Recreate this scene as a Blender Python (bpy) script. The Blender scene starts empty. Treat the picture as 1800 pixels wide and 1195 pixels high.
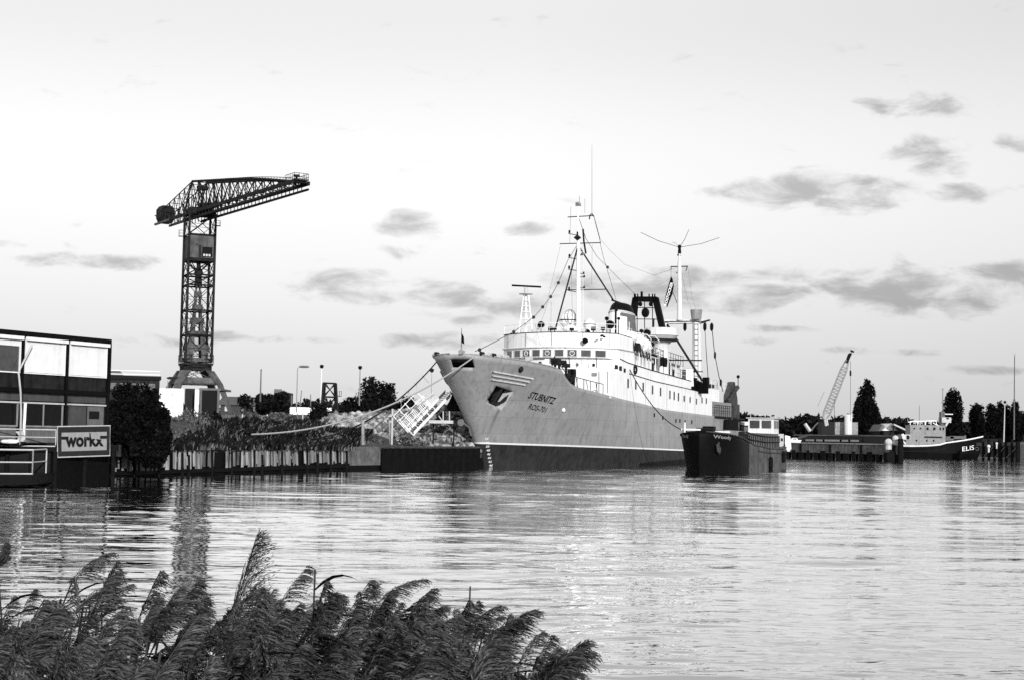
import bpy, math, random
import numpy as np
from mathutils import Vector, Matrix

# ------------------------------------------------------------------ camera, sky, sun, exposure
sc = bpy.context.scene
PI = math.pi
F, HC = 2670.0, 2.65
ROLL, PITCH = math.radians(1.0), math.atan(169.5 / F)
cam = bpy.data.cameras.new('camera'); cam.sensor_width = 23.6; cam.lens = 23.6 * F / 1800
cam.clip_start = .1; cam.clip_end = 20000
co = bpy.data.objects.new('camera', cam); sc.collection.objects.link(co); sc.camera = co
CM = Matrix.Rotation(PI / 2 + PITCH, 4, 'X') @ Matrix.Rotation(ROLL, 4, 'Z')
co.matrix_world = Matrix.Translation((0, 0, HC)) @ CM
sc.render.resolution_x, sc.render.resolution_y = 1024, 679
sc.view_settings.view_transform = 'Standard'; sc.view_settings.look = 'None'
sc.view_settings.exposure = .38; sc.view_settings.gamma = 1
sc.cycles.use_denoising = False; sc.cycles.max_bounces = 6; sc.cycles.caustics_reflective = False; sc.cycles.caustics_refractive = False

SUN_DIR = Vector((0.30, -0.92, 0.25)).normalized()      # towards the sun
sun_el = math.asin(SUN_DIR.z); sun_az = math.atan2(SUN_DIR.x, SUN_DIR.y)
sl = bpy.data.lights.new('sun', 'SUN'); sl.energy = 3.3; sl.angle = math.radians(.5); sl.color = (1, .995, .99)
so = bpy.data.objects.new('sun', sl); sc.collection.objects.link(so)
so.rotation_euler = (-SUN_DIR).to_track_quat('-Z', 'Y').to_euler(); so.location = (0, 0, 60)

w = bpy.data.worlds.new('World'); sc.world = w; w.use_nodes = True
nt = w.node_tree; nt.nodes.clear()
def N(t, **k):
    n = nt.nodes.new(t)
    for a, b in k.items(): setattr(n, a, b)
    return n
def L(a, b): nt.links.new(a, b)
def mth(op, a, b=None, c=None, clamp=False):
    n = N('ShaderNodeMath', operation=op, use_clamp=clamp)
    for i, v in enumerate((a, b, c)):
        if v is None: continue
        if isinstance(v, (int, float)): n.inputs[i].default_value = v
        else: L(v, n.inputs[i])
    return n.outputs[0]
sky = N('ShaderNodeTexSky', sky_type='NISHITA', sun_disc=False, sun_elevation=sun_el, sun_rotation=sun_az)
bw = N('ShaderNodeRGBToBW'); L(sky.outputs[0], bw.inputs[0])
tc = N('ShaderNodeTexCoord'); sep = N('ShaderNodeSeparateXYZ'); L(tc.outputs['Generated'], sep.inputs[0])
# hazy sky brightness by elevation, raised above the view to brighten the water
ramp = N('ShaderNodeValToRGB'); L(sep.outputs[2], ramp.inputs[0])
cr = ramp.color_ramp; cr.interpolation = 'B_SPLINE'
stops = [(0.0, .52), (.04, .58), (.09, .70), (.15, .84), (.21, .82), (.28, .63), (.37, .95), (.5, 1.05), (1, .85)]
while len(cr.elements) < len(stops): cr.elements.new(.5)
for e, (p, v) in zip(list(cr.elements), stops): e.position = p; e.color = (v, v, v, 1)
# clouds: soft banks of noise at the bearings and heights of the evening clouds (bearing = x/y, height = z/y)
yy_ = mth('MAXIMUM', sep.outputs[1], .02); ca = mth('DIVIDE', sep.outputs[0], yy_); ce = mth('DIVIDE', sep.outputs[2], yy_)
comb = N('ShaderNodeCombineXYZ'); L(ca, comb.inputs[0]); L(ce, comb.inputs[1])
mp = N('ShaderNodeMapping'); mp.inputs['Scale'].default_value = (22, 56, 1); L(comb.outputs[0], mp.inputs[0])
n1 = N('ShaderNodeTexNoise'); n1.inputs['Scale'].default_value = 1; n1.inputs['Detail'].default_value = 8; n1.inputs['Roughness'].default_value = .6; n1.inputs['Distortion'].default_value = .35; L(mp.outputs[0], n1.inputs[0])
nz = mth('MULTIPLY', mth('SUBTRACT', n1.outputs[0], .5), 5.8)
CLOUDS = [(1430, 338, 150, 34, 1.0), (1355, 330, 70, 22, .9), (1510, 345, 70, 26, .9), (1640, 272, 70, 34, .8), (1600, 185, 90, 24, .45), (1795, 245, 45, 26, .7), (1690, 343, 60, 16, .6), (1640, 512, 190, 36, 1.0), (1790, 490, 90, 24, .8), (1330, 520, 110, 26, .8), (1150, 505, 170, 34, .85), (1400, 480, 90, 20, .6),
          (850, 530, 160, 34, .75), (600, 497, 100, 20, .8), (660, 520, 120, 18, .7), (725, 405, 60, 28, .75), (720, 435, 50, 20, .6), (820, 558, 80, 12, .6), (790, 600, 110, 14, .6), (140, 461, 120, 13, .75), (20, 430, 50, 9, .5), (1000, 352, 40, 8, .4), (930, 405, 50, 12, .35), (1060, 400, 40, 12, .3), (530, 597, 90, 8, .5), (240, 600, 120, 16, .35), (380, 590, 60, 9, .3), (1560, 617, 130, 8, .5), (1390, 578, 70, 8, .4), (1740, 650, 80, 8, .4), (1330, 600, 60, 8, .3)]
cam3 = CM.to_3x3(); acc = None
for px, py, rx, ry, am in CLOUDS:
    rx *= 1.15; ry *= 1.2
    r = cam3 @ Vector(((px - 900) / F, -(py - 597.5) / F, -1)); a0, e0 = r.x / r.y, r.z / r.y
    dx_ = mth('MULTIPLY', mth('SUBTRACT', ca, a0), F / rx); dy_ = mth('MULTIPLY', mth('SUBTRACT', ce, e0), F / ry)
    v = mth('SUBTRACT', am, mth('ADD', mth('MULTIPLY', dx_, dx_), mth('MULTIPLY', dy_, dy_))); acc = v if acc is None else mth('MAXIMUM', acc, v)
cm = N('ShaderNodeMapRange', interpolation_type='SMOOTHSTEP'); L(mth('ADD', mth('MAXIMUM', acc, -1.0), nz), cm.inputs[0])
cm.inputs[1].default_value = -.35; cm.inputs[2].default_value = 1.45
cmask = cm.outputs[0]
dark = mth('SUBTRACT', 1.0, mth('MULTIPLY', cmask, .45))
# the right side of the sky is a little duller
side = mth('SUBTRACT', 1.0, mth('MULTIPLY', mth('MAXIMUM', sep.outputs[0], 0.0), .38))
col = mth('ADD', mth('MULTIPLY', ramp.outputs[0], 8.6), mth('MULTIPLY', mth('MINIMUM', bw.outputs[0], 10.0), .14))
col = mth('MULTIPLY', mth('MULTIPLY', col, dark), side)
bg = N('ShaderNodeBackground'); L(col, bg.inputs[0]); bg.inputs[1].default_value = .1
wo = N('ShaderNodeOutputWorld'); L(bg.outputs[0], wo.inputs[0])

# ------------------------------------------------------------------ helpers
C3 = CM.to_3x3(); CO = Vector((0, 0, HC))
def ray(x, y): return C3 @ Vector(((x - 900) / F, -(y - 597.5) / F, -1))
def at(x, y, Y): r = ray(x, y); return CO + r * (Y / r.y)            # the point a distance Y away
def G(x, y, z=0): r = ray(x, y); return CO + r * ((z - HC) / r.z)     # the point on level z

def mat(name, c, rough=.7, var=.25, scale=3.0, streak=0.0, bump=.0, metal=0.0, spec=None, spots=0.0, stretch=(1, 1, 1), island=0.0, plates=False):
    if spec is None: spec = .05 if c < .04 else .12 if c < .2 else .25
    m = bpy.data.materials.new(name); m.use_nodes = True
    t = m.node_tree; p = t.nodes['Principled BSDF']
    def nn(k): return t.nodes.new(k)
    tcx = nn('ShaderNodeTexCoord'); mpp = nn('ShaderNodeMapping'); mpp.inputs['Scale'].default_value = stretch
    t.links.new(tcx.outputs['Object'], mpp.inputs[0])
    no = nn('ShaderNodeTexNoise'); no.inputs['Scale'].default_value = scale; no.inputs['Detail'].default_value = 6; no.inputs['Roughness'].default_value = .62
    t.links.new(mpp.outputs[0], no.inputs[0])
    mr = nn('ShaderNodeMapRange'); mr.inputs[1].default_value = .3; mr.inputs[2].default_value = .7
    mr.inputs[3].default_value = c * (1 - var); mr.inputs[4].default_value = c * (1 + var)
    t.links.new(no.outputs[0], mr.inputs[0]); out = mr.outputs[0]
    def mul(a, b):
        x = nn('ShaderNodeMath'); x.operation = 'MULTIPLY'; t.links.new(a, x.inputs[0]); t.links.new(b, x.inputs[1]); return x.outputs[0]
    if streak:
        m2 = nn('ShaderNodeMapping'); m2.inputs['Scale'].default_value = (3.2, 3.2, .16); t.links.new(tcx.outputs['Object'], m2.inputs[0])
        n2 = nn('ShaderNodeTexNoise'); n2.inputs['Scale'].default_value = 1.0; n2.inputs['Detail'].default_value = 5; t.links.new(m2.outputs[0], n2.inputs[0])
        r2 = nn('ShaderNodeMapRange'); r2.inputs[1].default_value = .48; r2.inputs[2].default_value = .72; r2.inputs[3].default_value = 1; r2.inputs[4].default_value = 1 - streak
        t.links.new(n2.outputs[0], r2.inputs[0]); out = mul(out, r2.outputs[0])
    if spots:
        n3 = nn('ShaderNodeTexNoise'); n3.inputs['Scale'].default_value = scale * 2.3; n3.inputs['Detail'].default_value = 8; t.links.new(tcx.outputs['Object'], n3.inputs[0])
        r3 = nn('ShaderNodeMapRange'); r3.inputs[1].default_value = .6; r3.inputs[2].default_value = .68; r3.inputs[3].default_value = 1; r3.inputs[4].default_value = 1 - spots
        t.links.new(n3.outputs[0], r3.inputs[0]); out = mul(out, r3.outputs[0])
    if plates:      # welded plate seams and the rust run under the anchor
        sx = nn('ShaderNodeSeparateXYZ'); t.links.new(tcx.outputs['Object'], sx.inputs[0]); cb = nn('ShaderNodeCombineXYZ'); t.links.new(sx.outputs[1], cb.inputs[0]); t.links.new(sx.outputs[2], cb.inputs[1])
        bk = nn('ShaderNodeTexBrick'); bk.inputs['Scale'].default_value = 1; bk.inputs['Mortar Size'].default_value = .022; bk.inputs['Mortar Smooth'].default_value = .6; bk.inputs['Brick Width'].default_value = 5.2; bk.inputs['Row Height'].default_value = 1.45
        bk.inputs['Color1'].default_value = (1, 1, 1, 1); bk.inputs['Color2'].default_value = (.90, .90, .90, 1); bk.inputs['Mortar'].default_value = (.72, .72, .72, 1); t.links.new(cb.outputs[0], bk.inputs[0]); out = mul(out, bk.outputs[0])
        def m1(op, a, b=None):
            x = nn('ShaderNodeMath'); x.operation = op
            for i_, v_ in enumerate((a, b)):
                if v_ is None: continue
                if isinstance(v_, (int, float)): x.inputs[i_].default_value = v_
                else: t.links.new(v_, x.inputs[i_])
            return x.outputs[0]
        dd = m1('DIVIDE', m1('ABSOLUTE', m1('SUBTRACT', m1('ADD', sx.outputs[1], m1('MULTIPLY', no.outputs[0], .5)), -.80)), m1('SUBTRACT', 1.02, m1('MULTIPLY', sx.outputs[2], .13)))
        ra = nn('ShaderNodeMapRange'); ra.inputs[1].default_value = .2; ra.inputs[2].default_value = .55; ra.inputs[3].default_value = 1; ra.inputs[4].default_value = 0; t.links.new(dd, ra.inputs[0])
        rb = nn('ShaderNodeMapRange'); rb.inputs[1].default_value = 2.6; rb.inputs[2].default_value = 4.6; t.links.new(sx.outputs[2], rb.inputs[0]); rc = nn('ShaderNodeMapRange'); rc.inputs[1].default_value = 5.0; rc.inputs[2].default_value = 5.3; rc.inputs[3].default_value = 1; rc.inputs[4].default_value = 0; t.links.new(sx.outputs[2], rc.inputs[0])
        out = mul(out, m1('SUBTRACT', 1.0, m1('MULTIPLY', m1('MULTIPLY', mul(ra.outputs[0], rb.outputs[0]), rc.outputs[0]), .45)))
    if island:
        gi = nn('ShaderNodeNewGeometry'); r4 = nn('ShaderNodeMapRange'); r4.inputs[3].default_value = 1 - island; r4.inputs[4].default_value = 1 + island
        t.links.new(gi.outputs['Random Per Island'], r4.inputs[0]); out = mul(out, r4.outputs[0])
    t.links.new(out, p.inputs['Base Color'])
    p.inputs['Roughness'].default_value = rough; p.inputs['Metallic'].default_value = metal; p.inputs['Specular IOR Level'].default_value = spec
    if bump:
        bp = nn('ShaderNodeBump'); bp.inputs['Strength'].default_value = bump; bp.inputs['Distance'].default_value = .05
        t.links.new(no.outputs[0], bp.inputs['Height']); t.links.new(bp.outputs[0], p.inputs['Normal'])
    return m
M = dict(
    hull=mat('hull_grey_paint', .30, .5, .10, .5, .24, .03, spec=.3, spots=.15, plates=True), boot=mat('boot_topping', .032, .6, .3, 1.2, .35),
    white=mat('white_paint', .80, .5, .05, .8, .22), offwhite=mat('aged_white_paint', .62, .55, .1, 1.5, .18),
    line=mat('white_line_paint', .8, .5, .06), black=mat('black_paint', .004, .5, .3, 4), dark=mat('dark_steel', .016, .55, .35, 3),
    steel=mat('weathered_steel', .05, .7, .45, 1.5, .3, spots=.3), crane=mat('crane_steel', .018, .75, .5, 1.2, .2), cranep=mat('crane_plate', .085, .8, .5, .9, .4, spots=.4),
    grey=mat('grey_paint', .22, .6, .2, 2, .2), mid=mat('mid_grey', .12, .7, .25, 2, .2), light=mat('light_grey_paint', .45, .6, .12, 2, .12),
    glass=mat('window_glass', .05, .08, .3, 3, spec=.8), glassd=mat('dark_glass', .006, .06, .3, 3, spec=.18),
    anchor=mat('anchor_iron', .02, .8, .4, 6), rope=mat('rope', .30, .9, .3, 12), roped=mat('dark_rope', .015, .9, .3, 12), wire=mat('wire', .03, .6, .3, 12),
    wood=mat('weathered_planks', .20, .9, .6, 2.2, .65, stretch=(3, 3, .35), island=.7), pile=mat('wet_timber', .007, .8, .5, 3), sheet=mat('sheet_piling', .005, .8, .4, 2),
    conc=mat('stained_concrete', .11, .9, .45, 1.3, .5, .3, spots=.4), concl=mat('pale_concrete', .28, .9, .3, 2, .3),
    rock=mat('rubble_stone', .20, .9, .5, 1.1, 0, .4, island=.85), rockd=mat('dark_rubble', .05, .95, .5, 2.5, 0, .5, island=.9),
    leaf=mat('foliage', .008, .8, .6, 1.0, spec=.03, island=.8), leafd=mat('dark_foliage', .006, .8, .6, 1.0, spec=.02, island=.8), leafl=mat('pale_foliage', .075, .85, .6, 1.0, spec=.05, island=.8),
    trunk=mat('bark', .03, .9, .4, 4), soil=mat('soil', .045, .95, .6, .6, 0, .4), farsoil=mat('far_ground', .05, .95, .4, .1),
    blind=mat('white_roller_blind', .76, .7, .06, 2, .12), panel=mat('dark_panel', .018, .6, .5, 1.5, .5), panelm=mat('grey_panel', .06, .6, .25, 1.5, .3),
    wall=mat('white_rendered_wall', .74, .8, .1, 1.2, .2, spots=.45), brick=mat('brick', .05, .9, .4, 6), roof=mat('roof_tiles', .075, .85, .3, 3),
    sign=mat('sign_board', .020, .6, .2, 4), signl=mat('sign_face', .24, .6, .12, 6), ink=mat('sign_letters', .010, .6, .1, 4),
    reedp=mat('reed_plume', .055, .9, .6, 3, spec=.05, island=.85), reedl=mat('reed_leaf', .006, .75, .6, 5, spec=.08, island=.9), reeds=mat('reed_stem', .035, .8, .5, 5, spec=.05, island=.8),
    mud=mat('bank_mud', .012, .9, .5, 2), fender=mat('rubber', .008, .85, .4, 5), rust=mat('rusty_plate', .07, .85, .5, .8, .5, .1, spots=.45),
    barge=mat('barge_side', .09, .8, .45, .9, .45, .1, spots=.5), hatch=mat('hatch_panels', .2, .8, .35, 1.6, .3),
)
def link(o): sc.collection.objects.link(o); return o
def thing(name, label, cat, loc=(0, 0, 0), rz=0, group=None):
    o = link(bpy.data.objects.new(name, None)); o.empty_display_size = .5
    o.matrix_world = Matrix.Translation(loc) @ Matrix.Rotation(rz, 4, 'Z')
    o.location = loc; o.rotation_euler = (0, 0, rz)
    o['label'] = label; o['category'] = cat
    if group: o['group'] = group
    o['mw'] = [x for r in (Matrix.Translation(loc) @ Matrix.Rotation(rz, 4, 'Z')) for x in r]
    return o
def mw(o):
    m = Matrix.Identity(4)
    chain = []
    while o is not None: chain.append(o); o = o.parent
    for c in reversed(chain):
        if 'mw' in c: v = list(c['mw']); m = m @ Matrix([v[0:4], v[4:8], v[8:12], v[12:16]])
    return m
def tag(o, label=None, cat=None, group=None, kind=None):
    for k, v in (('label', label), ('category', cat), ('group', group), ('kind', kind)):
        if v: o[k] = v
    return o
class MB:
    def __init__(s): s.v = []; s.f = []; s.m = []; s.mi = 0
    def add(s, vs, fs):
        b = len(s.v); s.v += [Vector(p) for p in vs]; s.f += [tuple(i + b for i in f) for f in fs]; s.m += [s.mi] * len(fs); return s
    def box(s, x0, x1, y0, y1, z0, z1):
        return s.add([(x, y, z) for z in (z0, z1) for y in (y0, y1) for x in (x0, x1)],
                     [(0, 2, 3, 1), (4, 5, 7, 6), (0, 1, 5, 4), (2, 6, 7, 3), (0, 4, 6, 2), (1, 3, 7, 5)])
    def cbox(s, c, d): return s.box(c[0] - d[0] / 2, c[0] + d[0] / 2, c[1] - d[1] / 2, c[1] + d[1] / 2, c[2] - d[2] / 2, c[2] + d[2] / 2)
    def cyl(s, p, q, r0, r1=None, n=8):
        p, q = Vector(p), Vector(q); r1 = r0 if r1 is None else r1
        d = (q - p)
        if d.length < 1e-6: return s
        d.normalize(); a = d.orthogonal().normalized(); b = d.cross(a)
        vs = []
        for c, r in ((p, r0), (q, r1)):
            for i in range(n):
                t = 2 * PI * i / n + PI / n; vs.append(c + (a * math.cos(t) + b * math.sin(t)) * r)
        fs = [(i, (i + 1) % n, n + (i + 1) % n, n + i) for i in range(n)] + [tuple(range(n))[::-1], tuple(range(n, 2 * n))]
        return s.add(vs, fs)
    def tube(s, pts, r, n=5):
        pts = [Vector(p) for p in pts]; b = len(s.v); k = len(pts)
        for i, p in enumerate(pts):
            d = (pts[min(i + 1, k - 1)] - pts[max(i - 1, 0)]).normalized()
            a = d.cross(Vector((0, 0, 1)));
            if a.length < .05: a = d.cross(Vector((1, 0, 0)))
            a.normalize(); c = d.cross(a)
            for j in range(n):
                t = 2 * PI * j / n; s.v.append(p + (a * math.cos(t) + c * math.sin(t)) * r)
        fs = [(b + i * n + j, b + i * n + (j + 1) % n, b + (i + 1) * n + (j + 1) % n, b + (i + 1) * n + j) for i in range(k - 1) for j in range(n)]
        fs += [tuple(b + j for j in range(n)), tuple(b + (k - 1) * n + j for j in range(n))[::-1]]
        s.f += fs; s.m += [s.mi] * len(fs); return s
    def lathe(s, c, prof, n=16, ax=2, sx=1, sy=1):
        b = len(s.v); c = Vector(c)
        for r, h in prof:
            for i in range(n):
                t = 2 * PI * i / n; x, y = r * math.cos(t) * sx, r * math.sin(t) * sy
                s.v.append(c + (Vector((x, y, h)) if ax == 2 else Vector((x, h, y)) if ax == 1 else Vector((h, x, y))))
        k = len(prof)
        fs = [(b + i * n + j, b + i * n + (j + 1) % n, b + (i + 1) * n + (j + 1) % n, b + (i + 1) * n + j) for i in range(k - 1) for j in range(n)]
        fs += [tuple(b + j for j in range(n))[::-1], tuple(b + (k - 1) * n + j for j in range(n))]
        s.f += fs; s.m += [s.mi] * len(fs); return s
    def slab(s, pts, d):       # polygon pts pushed along vector d
        pts = [Vector(p) for p in pts]; d = Vector(d); n = len(pts)
        return s.add(pts + [p + d for p in pts], [tuple(range(n))[::-1], tuple(range(n, 2 * n))] + [(i, (i + 1) % n, n + (i + 1) % n, n + i) for i in range(n)])
    def ball(s, c, r, n=8, k=6, sz=1): return s.lathe(c, [(max(r * math.sin(PI * i / k), .002), -r * sz * math.cos(PI * i / k)) for i in range(k + 1)], n)
    def build(s, name, m, parent=None, world=True, smooth=False):
        me = bpy.data.meshes.new(name); vs = s.v
        if parent is not None and world:
            inv = mw(parent).inverted(); vs = [inv @ v for v in vs]
        me.from_pydata([tuple(v) for v in vs], [], s.f)
        ms = m if isinstance(m, (list, tuple)) else [m]
        for x in ms: me.materials.append(x)
        if len(ms) > 1: me.polygons.foreach_set('material_index', s.m)
        if smooth: me.polygons.foreach_set('use_smooth', [True] * len(me.polygons))
        me.update(); o = link(bpy.data.objects.new(name, me))
        if parent is not None: o.parent = parent
        return o
def bigmesh(name, V, Fq, m, parent=None):
    V = np.asarray(V, np.float32); Fq = np.asarray(Fq, np.int32)
    if parent is not None:
        inv = np.array(mw(parent).inverted()); V = V @ inv[:3, :3].T.astype(np.float32) + inv[:3, 3].astype(np.float32)
    me = bpy.data.meshes.new(name); me.vertices.add(len(V)); me.vertices.foreach_set('co', V.ravel())
    k = Fq.shape[1]; me.loops.add(Fq.size); me.loops.foreach_set('vertex_index', Fq.ravel())
    me.polygons.add(len(Fq)); me.polygons.foreach_set('loop_start', np.arange(0, Fq.size, k, dtype=np.int32))
    me.polygons.foreach_set('loop_total', np.full(len(Fq), k, np.int32)); me.materials.append(m); me.update(calc_edges=True)
    o = link(bpy.data.objects.new(name, me))
    if parent is not None: o.parent = parent
    return o
def text_geo(txt, bold=0.0, shear=0.0):
    cu = bpy.data.curves.new('t', 'FONT'); cu.body = txt; cu.size = 1; cu.offset = bold; cu.shear = shear; cu.resolution_u = 3
    o = link(bpy.data.objects.new('t', cu)); dg = bpy.context.evaluated_depsgraph_get(); dg.update()
    me = bpy.data.meshes.new_from_object(o.evaluated_get(dg))
    vs = [v.co.copy() for v in me.vertices]; fs = [tuple(p.vertices) for p in me.polygons]
    bpy.data.objects.remove(o); bpy.data.curves.remove(cu); bpy.data.meshes.remove(me)
    x0 = min(v.x for v in vs); x1 = max(v.x for v in vs); y0 = min(v.y for v in vs); y1 = max(v.y for v in vs)
    return [((v.x - x0) / (x1 - x0), (v.y - y0) / (y1 - y0)) for v in vs], fs
def text_on(mb, txt, o, ex, ey, bold=0.0, shear=0.0):     # text stretched on the parallelogram o, o+ex, o+ey
    g, fs = text_geo(txt, bold, shear); o, ex, ey = Vector(o), Vector(ex), Vector(ey)
    return mb.add([o + ex * a + ey * b for a, b in g], fs)
def sag(p, q, s, n=24): 
    p, q = Vector(p), Vector(q); return [p.lerp(q, i / n) - Vector((0, 0, s * 4 * (i / n) * (1 - i / n))) for i in range(n + 1)]
rnd = random.Random(7)

# leaf crowns: many small leaf clumps spread through lumpy volumes
def leaves(rs, lobes, n, size, shell=.75):
    lobes = np.array(lobes, float)            # x y z rx ry rz
    wgt = (lobes[:, 3] * lobes[:, 4] * lobes[:, 5]) ** .66; idx = rs.choice(len(lobes), n, p=wgt / wgt.sum())
    d = rs.normal(size=(n, 3)); d /= np.linalg.norm(d, axis=1)[:, None]
    r = shell + (1 - shell) * rs.rand(n) ** .5; r *= 1 + .10 * rs.normal(size=n)
    c = lobes[idx, :3] + d * lobes[idx, 3:] * r[:, None]
    a = rs.normal(size=(n, 3)); a /= np.linalg.norm(a, axis=1)[:, None]
    b = np.cross(a, rs.normal(size=(n, 3))); b /= np.linalg.norm(b, axis=1)[:, None]
    s = (size * (.5 + rs.rand(n)))[:, None]
    V = np.stack([c - a * s, c - b * s * .45, c + a * s, c + b * s * .45], 1).reshape(-1, 3)
    return V, np.arange(4 * n).reshape(n, 4)
def tree(name, label, cat, base, h, wd, kind='round', n=2500, size=.25, m=None, group=None, seed=0, trunk_h=None):
    rs = np.random.RandomState(seed + 11); b = Vector(base); t = thing(name, label, cat, b, 0, group)
    th = trunk_h if trunk_h is not None else h * .12
    mb = MB(); mb.cyl(b, b + Vector((0, 0, h * .55)), wd * .05 + .05, wd * .02 + .02, 7)
    for i in range(7):
        a = rs.rand() * 6.28; z0 = h * (.2 + .4 * rs.rand()); rr = wd * (.12 if kind == 'poplar' else .33)
        mb.cyl(b + Vector((0, 0, z0)), b + Vector((math.cos(a) * rr, math.sin(a) * rr, z0 + h * .22)), wd * .02 + .03, .02, 5)
    mb.build('trunk', M['trunk'], t)
    lobes = []
    if kind == 'poplar':
        for i in range(40):
            f = (i + .5) / 40; z = th + (h - th) * f * .93; env = wd / 2 * (math.sin(PI * (f * .78 + .2)) ** .55)
            a = rs.rand() * 6.28; rr = env * .62 * rs.rand() ** .5
            q = env * (.30 + .22 * rs.rand())
            lobes.append((b.x + math.cos(a) * rr, b.y + math.sin(a) * rr, b.z + z, q, q, q * 2.8 + h * .02))
    elif kind == 'dome':
        for i in range(90):
            a = rs.rand() * 6.28; e = rs.rand() ** .8 * 1.5; rr = .80 * rs.rand() ** .25; q = wd * .10 * (.7 + .6 * rs.rand())
            lobes.append((b.x + math.cos(a) * math.cos(e) * wd * .5 * rr, b.y + math.sin(a) * math.cos(e) * wd * .5 * rr, b.z + h * .30 + math.sin(e) * h * .62 * rr, q, q, q)); 
            if i % 3 == 0: lobes.append((b.x + math.cos(a) * wd * .38, b.y + math.sin(a) * wd * .38, b.z + h * (.05 + .3 * rs.rand()), q, q, q * 1.5))
    elif kind == 'bush':
        for i in range(22):
            a = rs.rand() * 6.28; f = rs.rand(); z = h * (.12 + .72 * f); rr = wd * .33 * math.sqrt(max(.1, 1 - (f * .8) ** 2)) * rs.rand() ** .4
            q = wd * (.13 + .10 * rs.rand()); lobes.append((b.x + math.cos(a) * rr, b.y + math.sin(a) * rr, b.z + z, q, q, q * 1.1))
    else:
        for i in range(18):
            a = rs.rand() * 6.28; f = rs.rand(); z = th + (h - th) * (.15 + .68 * f); rr = wd * .33 * math.sqrt(max(.08, 1 - (f * 1.5 - .65) ** 2)) * rs.rand() ** .5
            q = wd * (.13 + .10 * rs.rand()); lobes.append((b.x + math.cos(a) * rr, b.y + math.sin(a) * rr, b.z + z, q, q, q * .9))
    V, Q = leaves(rs, lobes, n, size, .6); bigmesh('crown', V, Q, m or M['leaf'], t)
    return t

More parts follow.
